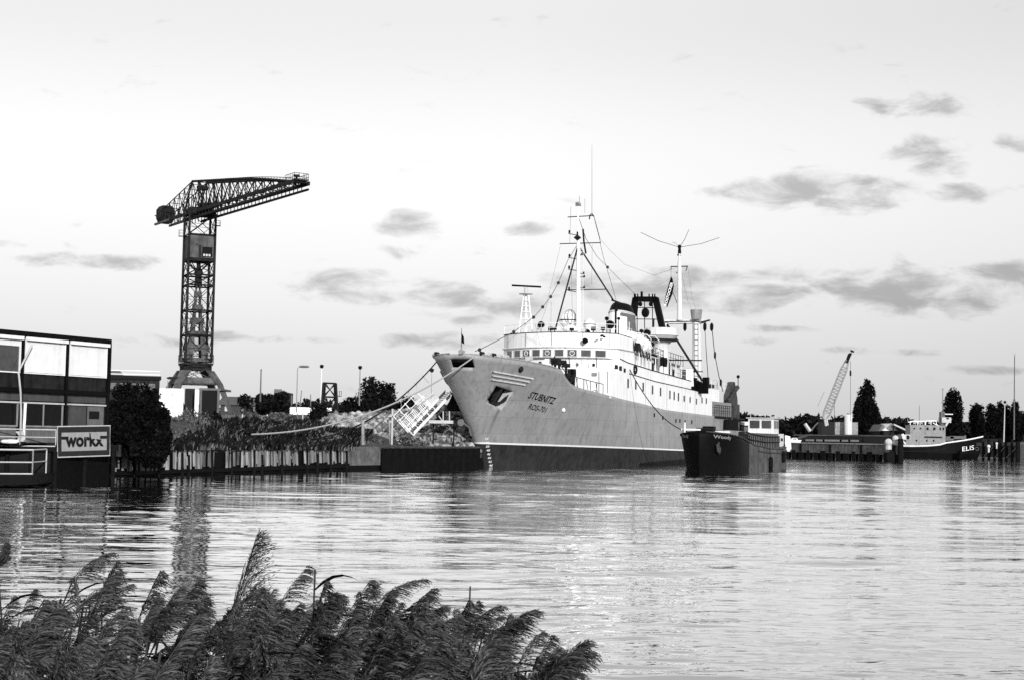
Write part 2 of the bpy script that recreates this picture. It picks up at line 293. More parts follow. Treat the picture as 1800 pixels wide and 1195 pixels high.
# ------------------------------------------------------------------ setting: water, ground
def water():
    ys = [2.0]
    while ys[-1] < 170: ys.append(ys[-1] + max(.05, ys[-1] * .0042))
    while ys[-1] < 6000: ys.append(ys[-1] * 1.25)
    ys = [-400, -40, -5] + ys
    k = 760; rs = np.random.RandomState(3); V = []
    waves = []
    for i in range(64):
        lam = .28 * (1.044 ** i) * (0.8 + .4 * rs.rand()); a = rs.normal() * .46 + PI / 2 + .05
        waves.append((2 * PI / lam, a, rs.rand() * 6.28, .0021 * lam ** .85))
    xs = np.linspace(-1, 1, k)
    for y in ys:
        wdt = max(30, abs(y) * .62) if y < 200 else abs(y) * 4
        if y < 2: wdt = 400
        X = xs * wdt; Z = np.zeros(k)
        if 2 <= y < 165:
            cell = 2 * wdt / k; fade = min(1, max(0, (165 - y) / 60))
            mod = .55 + .45 * np.sin(X * .31 + y * .17 + 2 * np.sin(y * .08)) * np.sin(y * .23 - X * .08)
            for kk, a, ph, am in waves:
                if 2 * PI / kk < max(cell * math.cos(a) * 2.2 if abs(math.cos(a)) > .2 else 0, max(.05, y * .0042) * 2.6): continue
                Z += am * np.sin(kk * (X * math.cos(a) + y * math.sin(a)) + ph)
            Z *= fade * mod
        V.append(np.stack([X, np.full(k, y), Z], 1))
    V = np.concatenate(V); n = len(ys)
    i, j = np.meshgrid(np.arange(n - 1), np.arange(k - 1), indexing='ij'); b = i * k + j
    Q = np.stack([b, b + 1, b + k + 1, b + k], -1).reshape(-1, 4)
    m = bpy.data.materials.new('river_water'); m.use_nodes = True; t = m.node_tree; p = t.nodes['Principled BSDF']
    p.inputs['Base Color'].default_value = (.012, .012, .012, 1); p.inputs['Roughness'].default_value = .03; p.inputs['IOR'].default_value = 3.9
    tcx = t.nodes.new('ShaderNodeTexCoord')
    def noise(sx, sy, d, rot=0):
        mm = t.nodes.new('ShaderNodeMapping'); mm.inputs['Scale'].default_value = (sx, sy, 1); mm.inputs['Rotation'].default_value = (0, 0, rot); t.links.new(tcx.outputs['Object'], mm.inputs[0])
        q = t.nodes.new('ShaderNodeTexNoise'); q.inputs['Scale'].default_value = 1; q.inputs['Detail'].default_value = d; q.inputs['Roughness'].default_value = .55; q.inputs['Distortion'].default_value = .4
        t.links.new(mm.outputs[0], q.inputs[0]); return q.outputs[0]
    def ma(op, a, b):
        q = t.nodes.new('ShaderNodeMath'); q.operation = op
        for z, v in enumerate((a, b)):
            if isinstance(v, (int, float)): q.inputs[z].default_value = v
            else: t.links.new(v, q.inputs[z])
        return q.outputs[0]
    a = noise(1.0, 3.3, 2, .06); b_ = noise(.45, 1.15, 3, -.08); c = noise(3.2, 8.0, 2, .1); pt = noise(.05, .09, 2)
    d_ = noise(.14, .36, 3, .03)
    rdg = ma('POWER', ma('SUBTRACT', 1.0, ma('ABSOLUTE', ma('SUBTRACT', ma('MULTIPLY', noise(.55, 2.0, 2, .02), 2.0), 1.0), 0)), 3.0)
    h = ma('ADD', ma('ADD', ma('MULTIPLY', a, .004), ma('MULTIPLY', b_, .012)), ma('MULTIPLY', c, .0004))
    h = ma('ADD', ma('ADD', h, ma('MULTIPLY', rdg, .006)), ma('MULTIPLY', d_, .02))
    pr = t.nodes.new('ShaderNodeMapRange'); pr.inputs[1].default_value = .35; pr.inputs[2].default_value = .65; pr.inputs[3].default_value = .55; pr.inputs[4].default_value = 1.15; t.links.new(pt, pr.inputs[0])
    h = ma('MULTIPLY', h, pr.outputs[0])
    bp = t.nodes.new('ShaderNodeBump'); bp.inputs['Strength'].default_value = 1; bp.inputs['Distance'].default_value = WAVE; t.links.new(h, bp.inputs['Height']); t.links.new(bp.outputs[0], p.inputs['Normal'])
    # surface reflection over dark turbid water, weighted by Fresnel
    p.inputs['Specular IOR Level'].default_value = 0; p.inputs['Roughness'].default_value = 1
    fr = t.nodes.new('ShaderNodeFresnel'); fr.inputs['IOR'].default_value = 1.6; t.links.new(bp.outputs[0], fr.inputs['Normal'])
    gl = t.nodes.new('ShaderNodeBsdfGlossy'); gl.inputs['Roughness'].default_value = .02; gl.inputs['Color'].default_value = (1, 1, 1, 1); t.links.new(bp.outputs[0], gl.inputs['Normal'])
    mx = t.nodes.new('ShaderNodeMixShader'); fa = t.nodes.new('ShaderNodeMath'); fa.operation = 'MULTIPLY'; fa.use_clamp = True; fa.inputs[1].default_value = 1.6; t.links.new(fr.outputs[0], fa.inputs[0])
    t.links.new(fa.outputs[0], mx.inputs[0]); t.links.new(p.outputs[0], mx.inputs[1]); t.links.new(gl.outputs[0], mx.inputs[2]); t.links.new(mx.outputs[0], t.nodes['Material Output'].inputs[0])
    o = bigmesh('water', V, Q, m); o.data.polygons.foreach_set('use_smooth', [True] * len(o.data.polygons)); tag(o, 'rippled river water', kind='structure')
WAVE = 1.0
water()

QP = [G(-260, 852), G(190, 838), G(610, 826), G(830, 820.5)]       # the quay line at water level
def q_at(f):   # point on the quay from px 190 (0) to px 610 (1)
    return QP[1].lerp(QP[2], f)
def ground():
    rs = np.random.RandomState(5); V = []; Q = []
    back = [Vector((14, 190, 0)), ]
    front = [QP[0] + Vector((-30, -4, 0)), QP[0], QP[1], QP[2], QP[3], Vector((3, 160, 0)), Vector((22, 225, 0)), Vector((34, 300, 0)), Vector((46, 332, 0)), Vector((75, 336, 0)), Vector((140, 345, 0)), Vector((400, 360, 0))]
    # resample
    pts = []
    for a, b in zip(front[:-1], front[1:]):
        n = max(2, int((b - a).length / 2.5))
        pts += [a.lerp(b, i / n) for i in range(n)]
    pts.append(front[-1]); rows = [.25, .35, 1.5, 4, 7, 11, 16, 22, 30, 45, 70, 120, 250, 600, 1500, 6000]
    for j, r in enumerate(rows):
        for i, p in enumerate(pts):
            d = Vector((p.x * .10 - 2, p.y, 0)).normalized() if p.x < 0 else Vector((p.x, p.y, 0)).normalized()
            q = p + d * r; lx = (p.x + 30) / 30
            z = 1.35 if j else -1.5
            if j > 1:
                if p.x < 0:
                    bump = 1.7 * math.exp(-((r - 20) / 13) ** 2) * max(0, min(1, (-p.x - 6) / 10))
                    z = 1.4 + bump + .2 * rs.rand() + min(r, 30) * .012
                else: z = 1.5 + .1 * rs.rand()
                if r > 100: z = 1.7
            V.append((q.x, q.y, z))
    k = len(pts)
    for j in range(len(rows) - 1):
        for i in range(k - 1): b = j * k + i; Q.append((b, b + 1, b + k + 1, b + k))
    o = bigmesh('ground', V, Q, M['soil']); tag(o, 'dark soil of the bank', kind='structure'); return o
ground()
mb = MB(); mb.box(-9, 3.5, -3, 8.6, -.5, .12); o = mb.build('bank', M['mud']); tag(o, 'muddy bank', kind='structure')

# ------------------------------------------------------------------ the ship (local x = towards port, y = aft, z up, origin at the stem on the waterline)
S0 = G(850, 820); TH = math.radians(22.5)
ship = thing('ship', 'large grey and white ship with STUBNITZ lettered on its bow', 'ship', S0, -TH)
def SW(v, u, z): return mw(ship) @ Vector((v, u, z))
def sloc(p): return mw(ship).inverted() @ Vector(p)
def onu(x, y, u):
    a = sloc(CO); d = sloc(CO + ray(x, y)) - a; return a + d * ((u - a.y) / d.y)
def onv(x, y, v):
    a = sloc(CO); d = sloc(CO + ray(x, y)) - a; return a + d * ((v - a.x) / d.x)
def interp(tab, x):
    if x <= tab[0][0]: return tab[0][1]
    for (a, b), (c, d) in zip(tab[:-1], tab[1:]):
        if x <= c: return b + (d - b) * (x - a) / (c - a)
    return tab[-1][1]
ZT = [(-6.6, 9.42), (-6, 9.38), (-4.5, 9.27), (-1, 9.07), (2.2, 8.84), (3.6, 8.66), (4.15, 8.45), (4.5, 8.05), (4.8, 7.7), (5.5, 7.45), (6.2, 7.28), (8, 7.07), (10.6, 6.87), (17, 6.47), (22, 6.27), (32, 5.76), (52, 5.5), (70, 5.4)]
ztop = lambda u: interp(ZT, u)
LA = lambda u: interp([(14, 9.36), (16.4, 9.27), (21.5, 8.98), (29.4, 8.6), (42, 8.28), (49, 8.07), (60, 7.9)], u)
LB = lambda u: interp([(15, 10.5), (17.4, 10.36), (20.2, 10.07), (28, 9.71), (43, 9.2)], u)
def us(z): return -.70 * z
def bh(u, z):
    zr = min(max(z, 0) / 9.6, 1.05); t = u - us(z)
    if t <= 0: return 0
    n = .12 + 1.85 * zr ** 1.5; Ln = 30 - 9 * zr; s = min(t / Ln, 1); p = 1.7 + .35 * zr; q = min(t / n, 1)
    b = 6.4 * (1 - (1 - s) ** p) + n * math.sqrt(1 - (1 - q) ** 2) * (1 - s); b = min(b, 6.4)
    if u > 56: b *= 1 - .10 * ((u - 56) / 12) ** 2 - .25 * max(0, 1 - z / 4) * ((u - 56) / 12) ** 2
    return b
def shit(x, y):   # where a pixel's line meets the port side of the hull
    a = sloc(CO); d = sloc(CO + ray(x, y)) - a; prev = 1
    for i in range(4000):
        P = a + d * (115 + i * .015)
        val = abs(P.x) - bh(P.y, P.z) if P.y > us(P.z) else 1
        if val < 0 < prev: return P
        prev = val
wl = lambda u: 1.98 - .0135 * u
def hull():
    mb = MB(); UE = 67.5; taus = []
    x = 0.0
    while x < 1: taus.append(x); x += .0022 + .02 * min(1, x * 3)
    taus.append(1.0); R = []
    for t in taus:
        utop = us(9.42) + t * (UE - us(9.42)); zt = ztop(utop); col = []
        w = 1 - t
        def uu(z): return us(z) * 1.0 + t * (UE - us(z))
        zs = [-1.5, -.6, .3, 1.0, wl(uu(1.9)), wl(uu(1.9)) + .15]
        z0 = zs[-1]; zs += [z0 + (zt - z0) * ((i + 1) / 16) for i in range(16)]
        for z in zs: col.append((bh(uu(z), z), uu(z), z))
        b, ut, z = col[-1]; bi = max(b - .12, 0); dk = max(wl(ut) + 2, zt - 1.05) if ut < 16 else zt - .05
        uin = ut + (.12 if t < .02 else 0)
        col.append((bi, uin, zt + .001)); ud = max(uin, us(dk) + .25); col.append((max(min(bi - .05, bh(ud, dk) - .2), 0), ud, dk)); R.append(col)
    n = len(R[0])
    for sd in (1, -1):
        b0 = len(mb.v)
        for col in R: mb.v += [Vector((sd * max(v, .0005), u, z)) for v, u, z in col]
        for i in range(len(R) - 1):
            for j in range(n - 1):
                q = [b0 + i * n + j, b0 + (i + 1) * n + j, b0 + (i + 1) * n + j + 1, b0 + i * n + j + 1]
                mb.f.append(tuple(q if sd > 0 else q[::-1])); mb.m.append(1 if j < 4 else 2 if j == 4 else 0)
    h = len(R) * n
    for i in range(len(R) - 1):   # deck and bottom
        for j in (0, n - 1):
            a, b = i * n + j, (i + 1) * n + j; mb.f.append((a, b, b + h, a + h) if j else (a, a + h, b + h, b)); mb.m.append(1 if j == 0 else 3)
    a = (len(R) - 1) * n
    for j in range(n - 1): mb.f.append((a + j, a + h + j, a + h + j + 1, a + j + 1)); mb.m.append(0)
    for j in range(n - 1): mb.f.append((j, j + 1, h + j + 1, h + j)); mb.m.append(0)
    ob = mb.build('hull', [M['hull'], M['boot'], M['line'], M['dark'], M['light'], M['black']], ship, world=False)
    ob.data.polygons.foreach_set('use_smooth', [m < 3 for m in mb.m])
    import bmesh
    bm = bmesh.new(); bm.from_mesh(ob.data); bmesh.ops.remove_doubles(bm, verts=bm.verts, dist=.0012); bmesh.ops.recalc_face_normals(bm, faces=bm.faces)
    bm.to_mesh(ob.data); bm.free()
    # real recesses: two anchor pockets and the opening in the nose
    cut = MB()
    def pocket(px, depth, mi, side=1):
        P = [shit(*p) for p in px]; P = [Vector((side * p.x, p.y, p.z)) for p in P]
        nn = (P[1] - P[0]).cross(P[2] - P[0]).normalized() * side
        if nn.y > 0: nn = -nn
        cut.mi = mi; A = [p + nn * .5 for p in P]; c = sum(P, Vector()) / len(P); B = [c + (p - c) * .8 - nn * depth for p in P]; k = len(P)
        fs = [tuple(range(k)), tuple(range(2 * k - 1, k - 1, -1))] + [(i, k + i, k + (i + 1) % k, (i + 1) % k) for i in range(k)]
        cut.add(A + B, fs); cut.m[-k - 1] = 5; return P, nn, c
    PK = [(872, 676), (904, 687), (882, 722), (852, 707)]
    res = [pocket(PK, .75, 4, 1), pocket(PK, .75, 4, -1)]
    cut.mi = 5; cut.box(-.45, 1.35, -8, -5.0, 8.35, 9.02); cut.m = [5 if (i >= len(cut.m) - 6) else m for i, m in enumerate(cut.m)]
    co_ = cut.build('cut', list(ob.data.materials), ship, world=False)
    bm = bmesh.new(); bm.from_mesh(co_.data); bmesh.ops.recalc_face_normals(bm, faces=bm.faces); bm.to_mesh(co_.data); bm.free()
    md = ob.modifiers.new('b', 'BOOLEAN'); md.object = co_; md.operation = 'DIFFERENCE'; md.solver = 'EXACT'
    dg = bpy.context.evaluated_depsgraph_get(); dg.update(); me = bpy.data.meshes.new_from_object(ob.evaluated_get(dg))
    if len(me.polygons) > 1000:
        ob.modifiers.clear(); ob.data = me
    else:
        print('BOOLEAN FAILED', len(me.polygons)); ob.modifiers.clear()
    bpy.data.objects.remove(co_)
    return ob, res
hull_ob, pockets = hull()
def anchor(P, nn, c, side):
    mb = MB(); up = (P[0] - P[3]).normalized(); rt = (P[1] - P[0]).normalized() * 1
    c = c - nn * .28
    mb.cyl(c + up * .75, c - up * .75, .14, .17, 8)
    for sg in (-1, 1):
        mb.tube([c - up * .75, c - up * .7 + rt * sg * .35, c - up * .35 + rt * sg * .62 + nn * .25, c + up * .25 + rt * sg * .72 + nn * .32], .12, 6)
        mb.slab([c - up * .5 + rt * sg * .42 + nn * .2, c - up * .1 + rt * sg * .88 + nn * .3, c + up * .5 + rt * sg * .70 + nn * .34], nn * .10)
    mb.cyl(c - up * .85 - rt * .5, c - up * .85 + rt * .5, .13, .13, 6)
    mb.build('anchor', M['anchor'], ship, world=False)
for (P, nn, c), sd in zip(pockets, (1, -1)): anchor(P, nn, c, sd)

def hp(u, z, off=.02, side=1):   # a point on the hull skin
    b = bh(u, z); db = (bh(u + .1, z) - bh(u - .1, z)) / .2; dz = (bh(u, z + .1) - bh(u, z - .1)) / .2
    nn = Vector((1, -db, -dz)).normalized(); p = Vector((b, u, z)) + nn * off; return Vector((side * p.x, p.y, p.z))
def hull_text(name, txt, p0, p1, hgt, bold=.0, shear=0.0, m='black', side=1):
    a, b = shit(*p0), shit(*p1); g, fs = text_geo(txt, bold, shear); mb = MB()
    mb.add([hp(a.y + (b.y - a.y) * x, a.z + (b.z - a.z) * x + hgt * y, .02, side) for x, y in g], fs); mb.build(name, M[m], ship, world=False)
hull_text('name_lettering', 'STUBNITZ', (927, 699), (973, 710.5), .60, .022, .25)
hull_text('registration_lettering', 'ROS-701', (927, 718), (958, 725), .48, .012, .1)
for i, tx in enumerate(['54', '52', '50', '48', '46', '44', '42', '40']):     # draught marks beside the stem
    mb = MB()
    z = 2.45 - i * .33; g, fs = text_geo(tx, .02)
    mb.add([hp(us(z) + .55 + .40 * x, z - .10 + .19 * y, .02) for x, y in g], fs); mb.build('draught_mark', M['line'], ship, world=False)
for side in (1, -1):
    for k in range(3):                                             # flutes on the bow
        a, b = shit(864 - 1.2 * k, 652 + 7 * k), shit(936 - 7 * k, 665 + 5.4 * k); mb = MB()
        mb.tube([hp(a.y + (b.y - a.y) * i / 14, a.z + (b.z - a.z) * i / 14, .05, side) for i in range(15)], .085, 6)
        mb.build('bow_moulding', M['light'], ship, world=False, smooth=True)
mb = MB(); p = shit(990, 720); mb.ball(hp(p.y, p.z, 0), .2); mb.build('hull_fitting', M['line'], ship, world=False)
mb = MB(); p = shit(915, 648); mb.ball(hp(p.y, p.z, 0), .28); mb.build('hull_vent', M['dark'], ship, world=False)
mb = MB()                                                           # gunwale: rail, fairleads, rollers
mb.tube([hp(u, ztop(u), -.02) + Vector((0, 0, .03)) for u in [-6.55 + i * .35 for i in range(30)]], .055, 6)
mb.tube([hp(u, ztop(u), -.02, -1) + Vector((0, 0, .03)) for u in [-6.55 + i * .35 for i in range(30)]], .055, 6)
mb.build('gunwale_rail', M['hull'], ship, world=False, smooth=True)
for u, sd, mt in ((-5.6, 1, 'dark'), (-5.0, 1, 'light'), (-4.6, 1, 'dark'), (-3.9, 1, 'light'), (-3.2, 1, 'light'), (-5.6, -1, 'dark'), (-4.9, -1, 'light'), (-4.3, -1, 'dark'), (-3.4, -1, 'dark'), (-6.5, 1, 'hull')):
    mb = MB(); p = hp(u, ztop(u), -.1, sd)
    mb.cyl(p + Vector((0, -.28, .12)), p + Vector((0, .28, .12)), .14 if mt != 'hull' else .2, None, 8)
    mb.cyl(p + Vector((0, -.2, -.05)), p + Vector((0, -.2, .15)), .09, .07, 6); mb.build('fairlead', M[mt], ship, world=False)
mb = MB(); p = hp(-6.2, 9.4, -.4); mb.cyl((.2, -5.6, 9.4), (.2, -5.6, 11.6), .03, .02, 6); mb.build('jackstaff', M['dark'], ship, world=False)
mb = MB(); mb.slab([(.2, -5.6, 11.2), (.2, -5.6, 10.4), (.32, -5.3, 10.3), (.28, -5.35, 10.9)], (.02, .01, 0)); mb.build('pennant', M['black'], ship, world=False)

# foredeck rail between bulwark step and house
def rail(path, h, n_mid=2, post=1.2, r=.025, mat_='offwhite', name='railing', rt=None):
    mb = MB(); path = [Vector(p) for p in path]
    for k in range(n_mid + 1): mb.tube([p + Vector((0, 0, h * (k + 1) / (n_mid + 1))) for p in path], r if k < n_mid else (rt or r * 1.3), 5)
    for a, b in zip(path[:-1], path[1:]):
        n = max(1, round((b - a).length / post))
        for i in range(n + 1): p = a.lerp(b, i / n); mb.cyl(p, p + Vector((0, 0, h)), r * 1.1, None, 5)
    return mb
mb = rail([hp(u, ztop(u), -.08) for u in (4.5, 6, 8, 10.6, 13.4)], 1.0, 0, 1.15, .03); mb.v = mb.v
mb.build('foredeck_railing', M['dark'], ship, world=False)
for u in (6, 8.2, 10.2, 12.2): p = hp(u, ztop(u), -.1); mb = MB(); mb.cyl(p, p + Vector((-.35, .45, 1.0)), .03, None, 5); mb.build('rail_stay', M['dark'], ship, world=False)

# white superstructure
def loftbox(mb, sections):    # sections: list of (u, v half, z0, z1) closed at both ends
    b = len(mb.v)
    for u, v, z0, z1 in sections: mb.v += [Vector(p) for p in ((-v, u, z0), (v, u, z0), (v, u, z1), (-v, u, z1))]
    for i in range(len(sections) - 1):
        for j in range(4): mb.f.append((b + i * 4 + j, b + i * 4 + (j + 1) % 4, b + (i + 1) * 4 + (j + 1) % 4, b + (i + 1) * 4 + j)); mb.m.append(mb.mi)
    mb.f += [(b + 3, b + 2, b + 1, b), tuple(b + (len(sections) - 1) * 4 + j for j in range(4))]; mb.m += [mb.mi] * 2
us_ = [16.8, 20, 24, 29.4, 36, 42, 47, 52]
mb = MB(); loftbox(mb, [(u, 6.385, ztop(u) - .06, LA(u)) for u in us_]); mb.build('side_shell', M['white'], ship, world=False)
mb = MB(); loftbox(mb, [(u, 6.37, LA(u) + .003, LB(u)) for u in (17.8, 20.2, 24, 28, 34, 38, 43)]); mb.build('upper_side', M['white'], ship, world=False)
mb = MB()
mb.tube([(6.41, u, LA(u)) for u in (20.6, 24, 29.4, 36, 42, 49)], .045, 4); mb.tube([(6.4, u, LB(u)) for u in (17.8, 20.2, 24, 28, 34, 38, 43)], .05, 4)
mb.build('rubbing_strake', M['dark'], ship, world=False)
for sg in (1, -1): mb = MB(); mb.box(min(2.9 * sg, 6.38 * sg), max(2.9 * sg, 6.38 * sg), 14.9, 16.795, 6.45, 9.3); mb.build('deck_house_front', M['white'], ship, world=False)
mb = MB(); mb.box(-1.9, 2.3, -4.3, -3.4, 8.2, 9.22); mb.cyl((-1.6, -4.1, 8.8), (2.1, -4.1, 8.8), .4, None, 10); mb.build('anchor_windlass', M['black'], ship, world=False)
mb = MB(); mb.box(-2.4, 2.5, -3.35, -3.2, 8.0, 9.2); mb.build('breakwater', M['dark'], ship, world=False)
# wheelhouse with a curved front
def arc(v): return 15.2 + .085 * v * v
vs_ = [-5.95 + 11.9 * i / 28 for i in range(29)]
plan = [(v, arc(v)) for v in vs_] + [(5.98, 18.9), (5.98, 23.5), (-5.98, 23.5), (-5.98, 18.9)]
def prism(mb, plan, z0, z1):
    n = len(plan); z0f = z0 if callable(z0) else (lambda *a: z0); z1f = z1 if callable(z1) else (lambda *a: z1)
    mb.add([(v, u, z0f(v, u)) for v, u in plan] + [(v, u, z1f(v, u)) for v, u in plan], [tuple(range(n))[::-1], tuple(range(n, 2 * n))] + [(i, (i + 1) % n, n + (i + 1) % n, n + i) for i in range(n)])
lowp = [(v, u + .35) for v, u in plan[:29]] + plan[29:]
mb = MB(); prism(mb, lowp, 6.6, 10.3); mb.build('lower_front', M['white'], ship, world=False)
mb = MB(); prism(mb, plan, 10.3, 12.72); wh = mb.build('wheelhouse', M['white'], ship, world=False)
mb = MB(); exp_ = [(v * 1.02, u - .14) for v, u in plan[:29]] + [(6.1, 18.9), (6.1, 23.4), (-6.1, 23.4), (-6.1, 18.9)]
prism(mb, exp_, 11.26, 11.34); mb.build('visor', M['light'], ship, world=False)
mb = MB(); mb.tube([(v * 1.004, u - .02, 12.74) for v, u in plan[:29]] + [(5.98, 19, 12.74), (5.98, 23.4, 12.6)], .04, 5); mb.build('roof_edge', M['dark'], ship, world=False)
mb = MB(); mb.tube([(v * 1.004, u - .02, 10.32) for v, u in plan[:29]] + [(5.99, 19, 10.3)], .05, 5); mb.build('window_ledge', M['grey'], ship, world=False)
for i in range(9):
    vc = -4.92 + i * 1.195; a, b = vc - .40, vc + .40
    mb = MB(); A = Vector((a, arc(a), 0)); B = Vector((b, arc(b), 0)); d = (B - A).normalized(); nn = Vector((d.y, -d.x, 0))
    z0, z1 = 10.46, 11.06
    def fr(m_, p, q, z0, z1, o0, o1): m_.add([p + nn * o0 + Vector((0, 0, z0)), q + nn * o0 + Vector((0, 0, z0)), q + nn * o0 + Vector((0, 0, z1)), p + nn * o0 + Vector((0, 0, z1)), p + nn * o1 + Vector((0, 0, z0)), q + nn * o1 + Vector((0, 0, z0)), q + nn * o1 + Vector((0, 0, z1)), p + nn * o1 + Vector((0, 0, z1))],
        [(0, 1, 2, 3), (4, 7, 6, 5), (0, 4, 5, 1), (1, 5, 6, 2), (2, 6, 7, 3), (3, 7, 4, 0)])
    e = d * .05
    fr(mb, A - e, B + e, z1, z1 + .05, 0, .05); fr(mb, A - e, B + e, z0 - .05, z0, 0, .05); fr(mb, A - e, A, z0, z1, 0, .05); fr(mb, B, B + e, z0, z1, 0, .05)
    wf = mb.build('bridge_window', M['light'], ship, world=False)
    mb = MB(); fr(mb, A, B, z0, z1, 0, .025); mb.build('pane', M['glass'], wf, world=False)
    if i in (2, 4, 6):
        mb = MB(); c = (A + B) / 2 + nn * .05 + Vector((0, 0, 10.76)); r = .22
        mb.tube([c + d * math.cos(t * PI / 9) * r + Vector((0, 0, math.sin(t * PI / 9) * r)) for t in range(19)], .028, 5); mb.cyl(c, c + Vector((0, 0, .2)), .022)
        mb.build('clear_view_screen', M['line'], wf, world=False)
def pp(x, y, u): return onu(x, y, u)
def rect_on_side(mb, u0, u1, z0, z1, v=6.4, o=.03, slope=0): mb.add([(v - .02, u0, z0), (v - .02, u1, z0 + slope), (v - .02, u1, z1 + slope), (v - .02, u0, z1), (v + o, u0, z0), (v + o, u1, z0 + slope), (v + o, u1, z1 + slope), (v + o, u0, z1)],
    [(3, 2, 1, 0), (4, 5, 6, 7), (0, 1, 5, 4), (1, 2, 6, 5), (2, 3, 7, 6), (3, 0, 4, 7)])
# narrow windows along the white side (they read as slits at this angle)
for x, y in ((1104, 673), (1117.5, 676), (1130.5, 679.5), (1147, 684.5), (1161, 688), (1177.5, 693), (1185, 695), (1192.5, 697), (1202.5, 700), (1213, 702), (1224, 705), (1234, 703), (1241.5, 704)):
    p = onv(x, y, 6.4); s_ = .42 if x < 1200 else .3
    f = MB(); rect_on_side(f, p.y - .30, p.y + .30, p.z - s_ - .05, p.z + s_ + .05, 6.385, .02); f = f.build('side_window', M['light'], ship, world=False)
    f2 = MB(); rect_on_side(f2, p.y - .21, p.y + .21, p.z - s_, p.z + s_, 6.385, .035); f2.build('pane', M['glassd'], f, world=False)
for x, y in ((1148, 645), (1161, 649), (1169, 650.5), (1177, 654), (1184, 656)):
    p = onv(x, y, 5.65); f = MB(); rect_on_side(f, p.y - .35, p.y + .35, p.z - .5, p.z + .45, 5.6, .04); f.build('house_door', M['dark'], ship, world=False)
for x, y in ((1150, 729), (1165, 733.5), (1188, 739), (1195, 739), (1204, 741), (1216, 741)):
    p = shit(x, y)
    if p: f = MB(); rect_on_side(f, p.y - .22, p.y + .22, p.z - .2, p.z + .2, 6.4, .02); f.build('scupper', M['black'], ship, world=False)
# openings near the house corner
for (x, y, wd, hg) in ((1083.5, 644.5, .9, .4), (1091, 647, .7, .45), (1098, 650.5, .6, .4)):
    p = onv(x, y, 6.38); f = MB(); rect_on_side(f, p.y - wd / 2, p.y + wd / 2, p.z - hg / 2, p.z + hg / 2, 6.37, .03); f.build('side_opening', M['dark'], ship, world=False)
# boat-deck house
mb = MB(); loftbox(mb, [(u, 5.6, LB(u) + .003 if u < 43 else LA(u), z) for u, z in ((23.52, 11.3), (28, 11.15), (34, 10.95), (41, 10.7))]); mb.build('boat_deck_house', M['offwhite'], ship, world=False)
mb = MB(); loftbox(mb, [(u, 6.1, z, z + .1) for u, z in ((23.52, 11.303), (28, 11.153), (34, 10.953), (41, 10.703))]); mb.build('boat_deck', M['light'], ship, world=False)
for i, u in enumerate((24.4, 25.6, 27.0, 28.3, 30, 31.6, 33.2, 35.5, 37.5, 39.5)):
    mb = MB(); mb.cyl((6.2, u, LB(u) - .05), (6.2, u, interp([(23, 11.3), (41, 10.7)], u)), .05); mb.build('deck_pillar', M['white'], ship, world=False)
mb = rail([(6.05, u, z) for u, z in ((30.5, 11.18), (36, 10.98), (40.8, 10.82))], .95, 1, .9); mb.build('boat_deck_railing', M['dark'], ship, world=False)
mb = rail([(6.25, u, LB(u)) for u in (38, 40.5, 43)], .9, 1, .9); mb.build('deck_railing', M['offwhite'], ship, world=False)
mb = MB(); p = onv(1116, 649, 6.4)
mb.tube([Vector((6.45, p.y + math.cos(t * PI / 8) * .38, p.z + math.sin(t * PI / 8) * .38)) for t in range(17)], .11, 6); mb.build('lifebuoy', M['dark'], ship, world=False)
# lifeboats / raft canisters, davits, searchlight on the boat deck
for (x, y, r, u) in ((1110, 592.5, .55, 23.5), (1121, 601, .72, 25), (1133, 607.5, .72, 26.6)):
    p = pp(x, y, u); mb = MB(); mb.lathe(p, [(.05, -.95), (r * .8, -.85), (r, -.6), (r * 1.03, 0), (r, .6), (r * .8, .85), (.05, .95)], 14, 1)
    for dv in (-.35, .35): mb.lathe(p, [(r * 1.06, dv - .04), (r * 1.06, dv + .04)], 14, 1)
    lr = mb.build('liferaft_canister', M['white'], ship, world=False, smooth=False)
    mb = MB(); mb.cyl(p + Vector((-.5, -.5, -1.5)), p + Vector((-.3, -.4, -.5)), .06); mb.cyl(p + Vector((.5, .5, -1.5)), p + Vector((.3, .4, -.5)), .06); mb.cyl(p + Vector((.5, -.5, -1.5)), p + Vector((.3, -.4, -.4)), .06)
    mb.build('raft_cradle', M['dark'], lr, world=False)
mb = MB(); p = pp(1112, 610, 24); mb.cbox(p, (1.5, .9, .8)); p = pp(1104, 611, 24); mb.cbox(p, (.7, .8, .6)); mb.build('deck_winch', M['dark'], ship, world=False)
for x, y, r in ((1138, 585, .33), (1128, 582, .18), (1140, 600, .28), (1146, 605, .25)):
    mb = MB(); p = pp(x, y, 27)
    mb.lathe(p, [(r * .4, -.3), (r, -.25), (r, .15), (r * .5, .3)], 10, 1); mb.cyl(p - Vector((0, 0, r)), (p.x, 27, 11.4), .05); mb.build('searchlight', M['black'], ship, world=False)
for x in (1110, 1123, 1136, 1150):
    a = pp(x, 596 + (x - 1110) * .2, 25.5); mb = MB(); mb.tube([Vector((a.x + .4, a.y, 11.4)), a + Vector((.5, 0, .3)), a + Vector((.1, 0, .75)), a + Vector((-.6, 0, .8))], .05, 5); mb.build('davit', M['offwhite'], ship, world=False)
